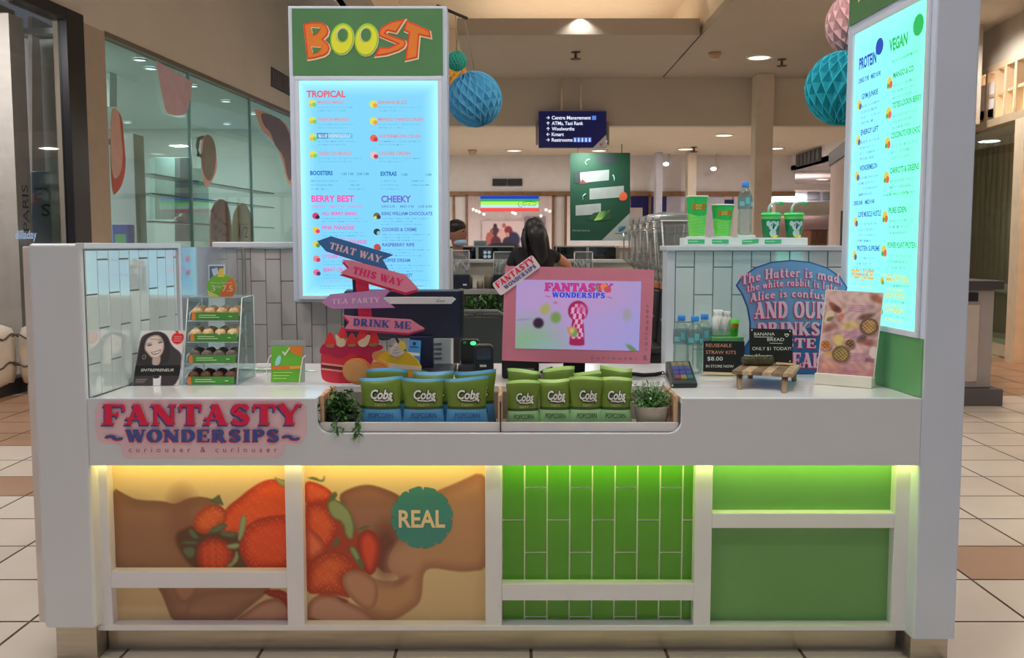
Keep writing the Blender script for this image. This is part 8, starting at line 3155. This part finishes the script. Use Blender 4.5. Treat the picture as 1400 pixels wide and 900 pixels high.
# ---------------------------------------------------------------- far shop: striped sign, picture, lights
Yw = YB - .12
o = thing('striped_sign', 'lit rainbow striped shop sign with a thin signature over the far entrance', 'sign', W(697, 268, Yw))
mb = MB()
mb.prism([W(u, v, Yw) for u, v in ((656.5, 267.5), (737, 267.5), (737, 289), (656.5, 289))], (0, .08, 0))
mb.build('case', mat('sign_case', (120, 120, 126), .4), o)
for k, (v0, v1, c, nm) in enumerate(((268, 272, (30, 60, 190), 'blue'), (272, 275.6, (40, 170, 110), 'green'), (275.6, 280, (186, 246, 70), 'lime'), (280, 284.2, (190, 236, 250), 'ice'), (284.2, 288.6, (250, 84, 76), 'red'))):
    mb = MB()
    mb.prism([W(u, v, Yw - .012) for u, v in ((657, v0), (736.5, v0), (736.5, v1), (657, v1))], (0, .012, 0))
    mb.build('stripe', glow('stripe_' + nm, c, 1.0), o)
mb = MB()
for P in ([(710, 276), (708, 279), (710, 283), (714, 283)], [(713, 281), (716, 279), (717, 282), (720, 279), (722, 282), (724, 277), (725, 282), (728, 280), (730, 282), (733, 279)], [(714, 277), (722, 275.5), (734, 276.5)]):
    mb.tube([W(u, v, Yw - .02) for u, v in P], .006, 5)
mb.build('signature', mat('signature_ink', (40, 60, 70), .5), o)
Yq2 = 28.42
o = thing('group_photo', 'large shop picture of huddled people in dark clothes beyond the far entrance', 'picture', W(688, 338, Yq2))
I = Ink(660, 303, 716, 345, 90, 70, (206, 190, 190))
for cx, cy, rx_, ry_, c in ((677, 318, 6, 8, (60, 34, 56)), (695, 317, 6, 8, (110, 34, 48)), (670, 327, 6, 9, (150, 80, 70)), (686, 325, 7, 10, (190, 160, 150)), (702, 328, 9, 11, (30, 34, 62)), (678, 331, 7, 8, (70, 34, 52)), (694, 332, 7, 8, (34, 30, 50)), (688, 338, 24, 6, (28, 22, 30)), (668, 321, 2.4, 3, (130, 84, 76)), (677, 309, 2.6, 3.2, (52, 34, 36)), (689, 308.5, 2.8, 3.4, (140, 90, 84)), (685, 315, 2.6, 3.2, (176, 140, 130)), (694, 321, 2.6, 3.2, (170, 120, 110)), (672, 316.5, 2.5, 3, (120, 74, 64))):
    I.blob(cx, cy, rx_, ry_, c, .35, 1)
raster('picture_print', I, front(Yq2), print_mat('shop_picture_ink', .5), o)
mb = MB()
mb.prism([W(u, v, Yq2 + .002) for u, v in ((659, 302), (717, 302), (717, 346), (659, 346))], (0, .03, 0))
mb.build('board', mat('picture_board', (170, 156, 156), .5), o)
o = thing('shop_doorway_panel', 'grey mirrored panel with a white notice beside the far shop picture', 'panel', W(730, 338, 28.3))
mb = MB()
mb.prism([W(u, v, 28.4) for u, v in ((718, 296), (746, 296), (746, 352), (718, 352))], (0, .05, 0), 0)
mb.prism([W(u, v, 28.38) for u, v in ((725, 297), (733, 297), (733, 301.5), (725, 301.5))], (0, .02, 0), 1)
mb.build('panel', [mat('grey_mirror', (110, 104, 104), .4), mat('card_white', (222, 222, 206), .4)], o)
for k, (u, v) in enumerate(((647, 286.5), (651.5, 288.5), (655.5, 290), (661.5, 293), (701, 290.8), (704.5, 292.3), (746.5, 287), (751.5, 289), (739.5, 295.5))):
    p_ = onz(u, v, 2.93)
    if p_[1] > 28.2:
        p_ = (Xu(u, v, 27.9), 27.9, Zv(v, 27.9))
    o = thing('track_spotlight', 'small bright spotlight in the far shop, %s' % ('first by the left mullion', 'second by the left mullion', 'third by the left mullion', 'lowest under the left end of the striped sign', 'pair under the striped sign, left', 'pair under the striped sign, right', 'upper by the white pier', 'second by the white pier', 'over the grey mirrored panel')[k], 'spotlight', (p_[0], p_[1], 2.95), 'far shop spotlights')
    mb = MB()
    mb.lathe([(.001, -.02), (.03, -.02), (.03, .06), (.001, .06)], p_, 12)
    mb.tube([(p_[0], p_[1], p_[2] + .06), (p_[0], p_[1], 2.95)], .008, 6)
    mb.build('housing', wht, o)
    mb = MB()
    mb.ball((p_[0], p_[1] - .03, p_[2]), (.04, .03, .038), 10, 6)
    mb.build('lens', disc_m, o)
o = thing('cafe_sign', 'grey standing sign with a black round coffee badge beyond the blender jugs', 'sign', W(870, 330, 20.6))
mb = MB()
mb.prism([W(u, v, 20.6) for u, v in ((862, 284), (878.5, 284), (878.5, 330), (862, 330))], (0, .05, 0))
a, b = W(863, 330, 20.6), W(878, 330, 20.6)
mb.box(a[0], b[0], 20.6, 20.9, 0, a[2])
cb = mb.build('board', mat('cafe_grey', (150, 140, 138), .5), o)
mb = MB()
mb.prism([W(u, v, 20.59) for u, v in oval(866, 312, 10.5, 12.5, 28)], (0, .008, 0), 0)
mb.text("'s", lambda u, v: W(u, v, 20.575), 866, 310, 4, 5, mi=1)
mb.text('coffee', lambda u, v: W(u, v, 20.575), 861, 317, 3.6, 14, mi=1)
mb.build('badge', [mat('badge_black', (14, 14, 16), .5), mat('banner_white', (112, 122, 122), .5)], cb)
for k, (u, v) in enumerate(((911, 224), (976, 230.5))):
    p_ = W(u, v, 21.9)
    o = thing('track_spotlight', 'bright tilted spotlight against the lilac far wall, %s' % ('beside the thin columns' if k == 0 else 'left of the water bottle'), 'spotlight', p_)
    mb = MB()
    mb.tube([W(u, v, 21.85), W(u + 4, v - 2, 22.0), (p_[0] + .1, 22.1, 3.62)], [.05, .05, .012], 10)
    mb.build('housing', wht, o)
    mb = MB()
    mb.ball(W(u - .5, v + .5, 21.82), (.07, .05, .045), 12, 8)
    mb.build('lens', disc_cool, o)

# ---------------------------------------------------------------- paper honeycomb balls
def honeycomb(u, v, rpx, Y, rgb, label, tilt, k=40, m=12, top=None):
    c = W(u, v, Y)
    r = rpx * Y / F
    o = thing('paper_ball', label, 'paper ball', c)
    mb = MB()
    pts, fs = [], []
    rot = Matrix.Rotation(tilt, 3, 'Y')
    for j in range(m + 1):
        th = math.pi * j / m
        for i in range(k):
            a = 2 * math.pi * i / k
            q = 1.0 if (i + j) % 2 == 0 or j in (0, m) else .84
            d = Vector((math.sin(th) * math.cos(a), math.sin(th) * math.sin(a), math.cos(th))) * r * q
            pts.append(tuple(Vector(c) + rot @ d))
    ed = MB()
    for j in range(m):
        for i in range(k):
            i2 = (i + 1) % k
            a_, b_, c_, d_ = j * k + i, j * k + i2, (j + 1) * k + i2, (j + 1) * k + i
            if (i + j) % 2 == 0:
                fs += [(a_, d_, c_), (a_, c_, b_)]
                e2 = (a_, c_)
            else:
                fs += [(a_, d_, b_), (b_, d_, c_)]
                e2 = (b_, d_)
            p0_, p1_ = Vector(pts[e2[0]]), Vector(pts[e2[1]])
            mid = (p0_ + p1_) / 2
            mid = Vector(c) + (mid - Vector(c)).normalized() * r * .992
            ed.tube([p0_, mid, p1_], r * .009, 4, cap=False)
            # paper rises to the sphere along the glued edge
            n0_ = len(pts)
            pts.append(tuple(mid))
            f2 = []
            for f_ in fs[-2:]:
                f_ = list(f_)
                for x in range(3):
                    if f_[x] in e2 and f_[(x + 1) % 3] in e2:
                        o_ = f_[(x + 2) % 3]
                        f2 += [(f_[x], n0_, o_), (n0_, f_[(x + 1) % 3], o_)]
                        break
            fs[-2:] = f2
    mb.add(pts, fs, 0, False)
    mb.build('paper', mat('paper_%d_%d_%d' % rgb, rgb, .8, var=.1), o, recalc=False)
    ed.build('cell_edge', mat('edge_%d_%d_%d' % rgb, tuple(min(255, int(q * 1.2 + 24)) for q in rgb), .8), o, recalc=False)
    if top:
        mb = MB()
        mb.tube([(c[0], c[1], c[2] + r * .95), top], .0022, 5)
        mb.build('string', mat('thread', (120, 100, 80), .8), o)
    return o


rod = W(636, 9, 5.55)
mb = MB()
rz_ = zp1 + .010
mb.tube([(Xu(598, 9, 5.22), 5.22, rz_), (Xu(638, 9, 5.5), 5.5, rz_)], .009, 8)
ra0, ra1 = Vector((Xu(598, 9, 5.22), 5.22, rz_ + .008)), Vector((Xu(638, 9, 5.5), 5.5, rz_ + .008))
tag(mb.build('hanging_rod', blackm), 'short black rod jutting from the top of the tall menu pylon', 'rod')
honeycomb(649, 136, 37, 5.55, (64, 128, 158), 'large blue honeycomb paper ball beside the tall menu pylon', -.35, 38, 10, tuple(ra0.lerp(ra1, .92)))
honeycomb(624.5, 83.5, 13.5, 5.42, (36, 116, 98), 'small green honeycomb paper ball above the blue one', .1, 32, 10, tuple(ra0.lerp(ra1, .60)))
honeycomb(622, 107, 19, 5.75, (168, 116, 40), 'orange honeycomb paper ball half hidden behind the blue and green ones', .2, 32, 10, tuple(ra0.lerp(ra1, .75)))
honeycomb(1152, 121, 49, 4.5, (18, 124, 138), 'large teal honeycomb paper ball beside the lit right pylon', .12, 38, 10, (1.44, 4.00, 2.775))
honeycomb(1176, 33, 45, 4.62, (184, 146, 148), 'pink honeycomb paper ball above the teal one', -.3, 38, 10, (1.46, 4.00, 2.775))

if _tob is not None:
    _cu = _tob.data
    bpy.data.objects.remove(_tob)
    bpy.data.curves.remove(_cu)
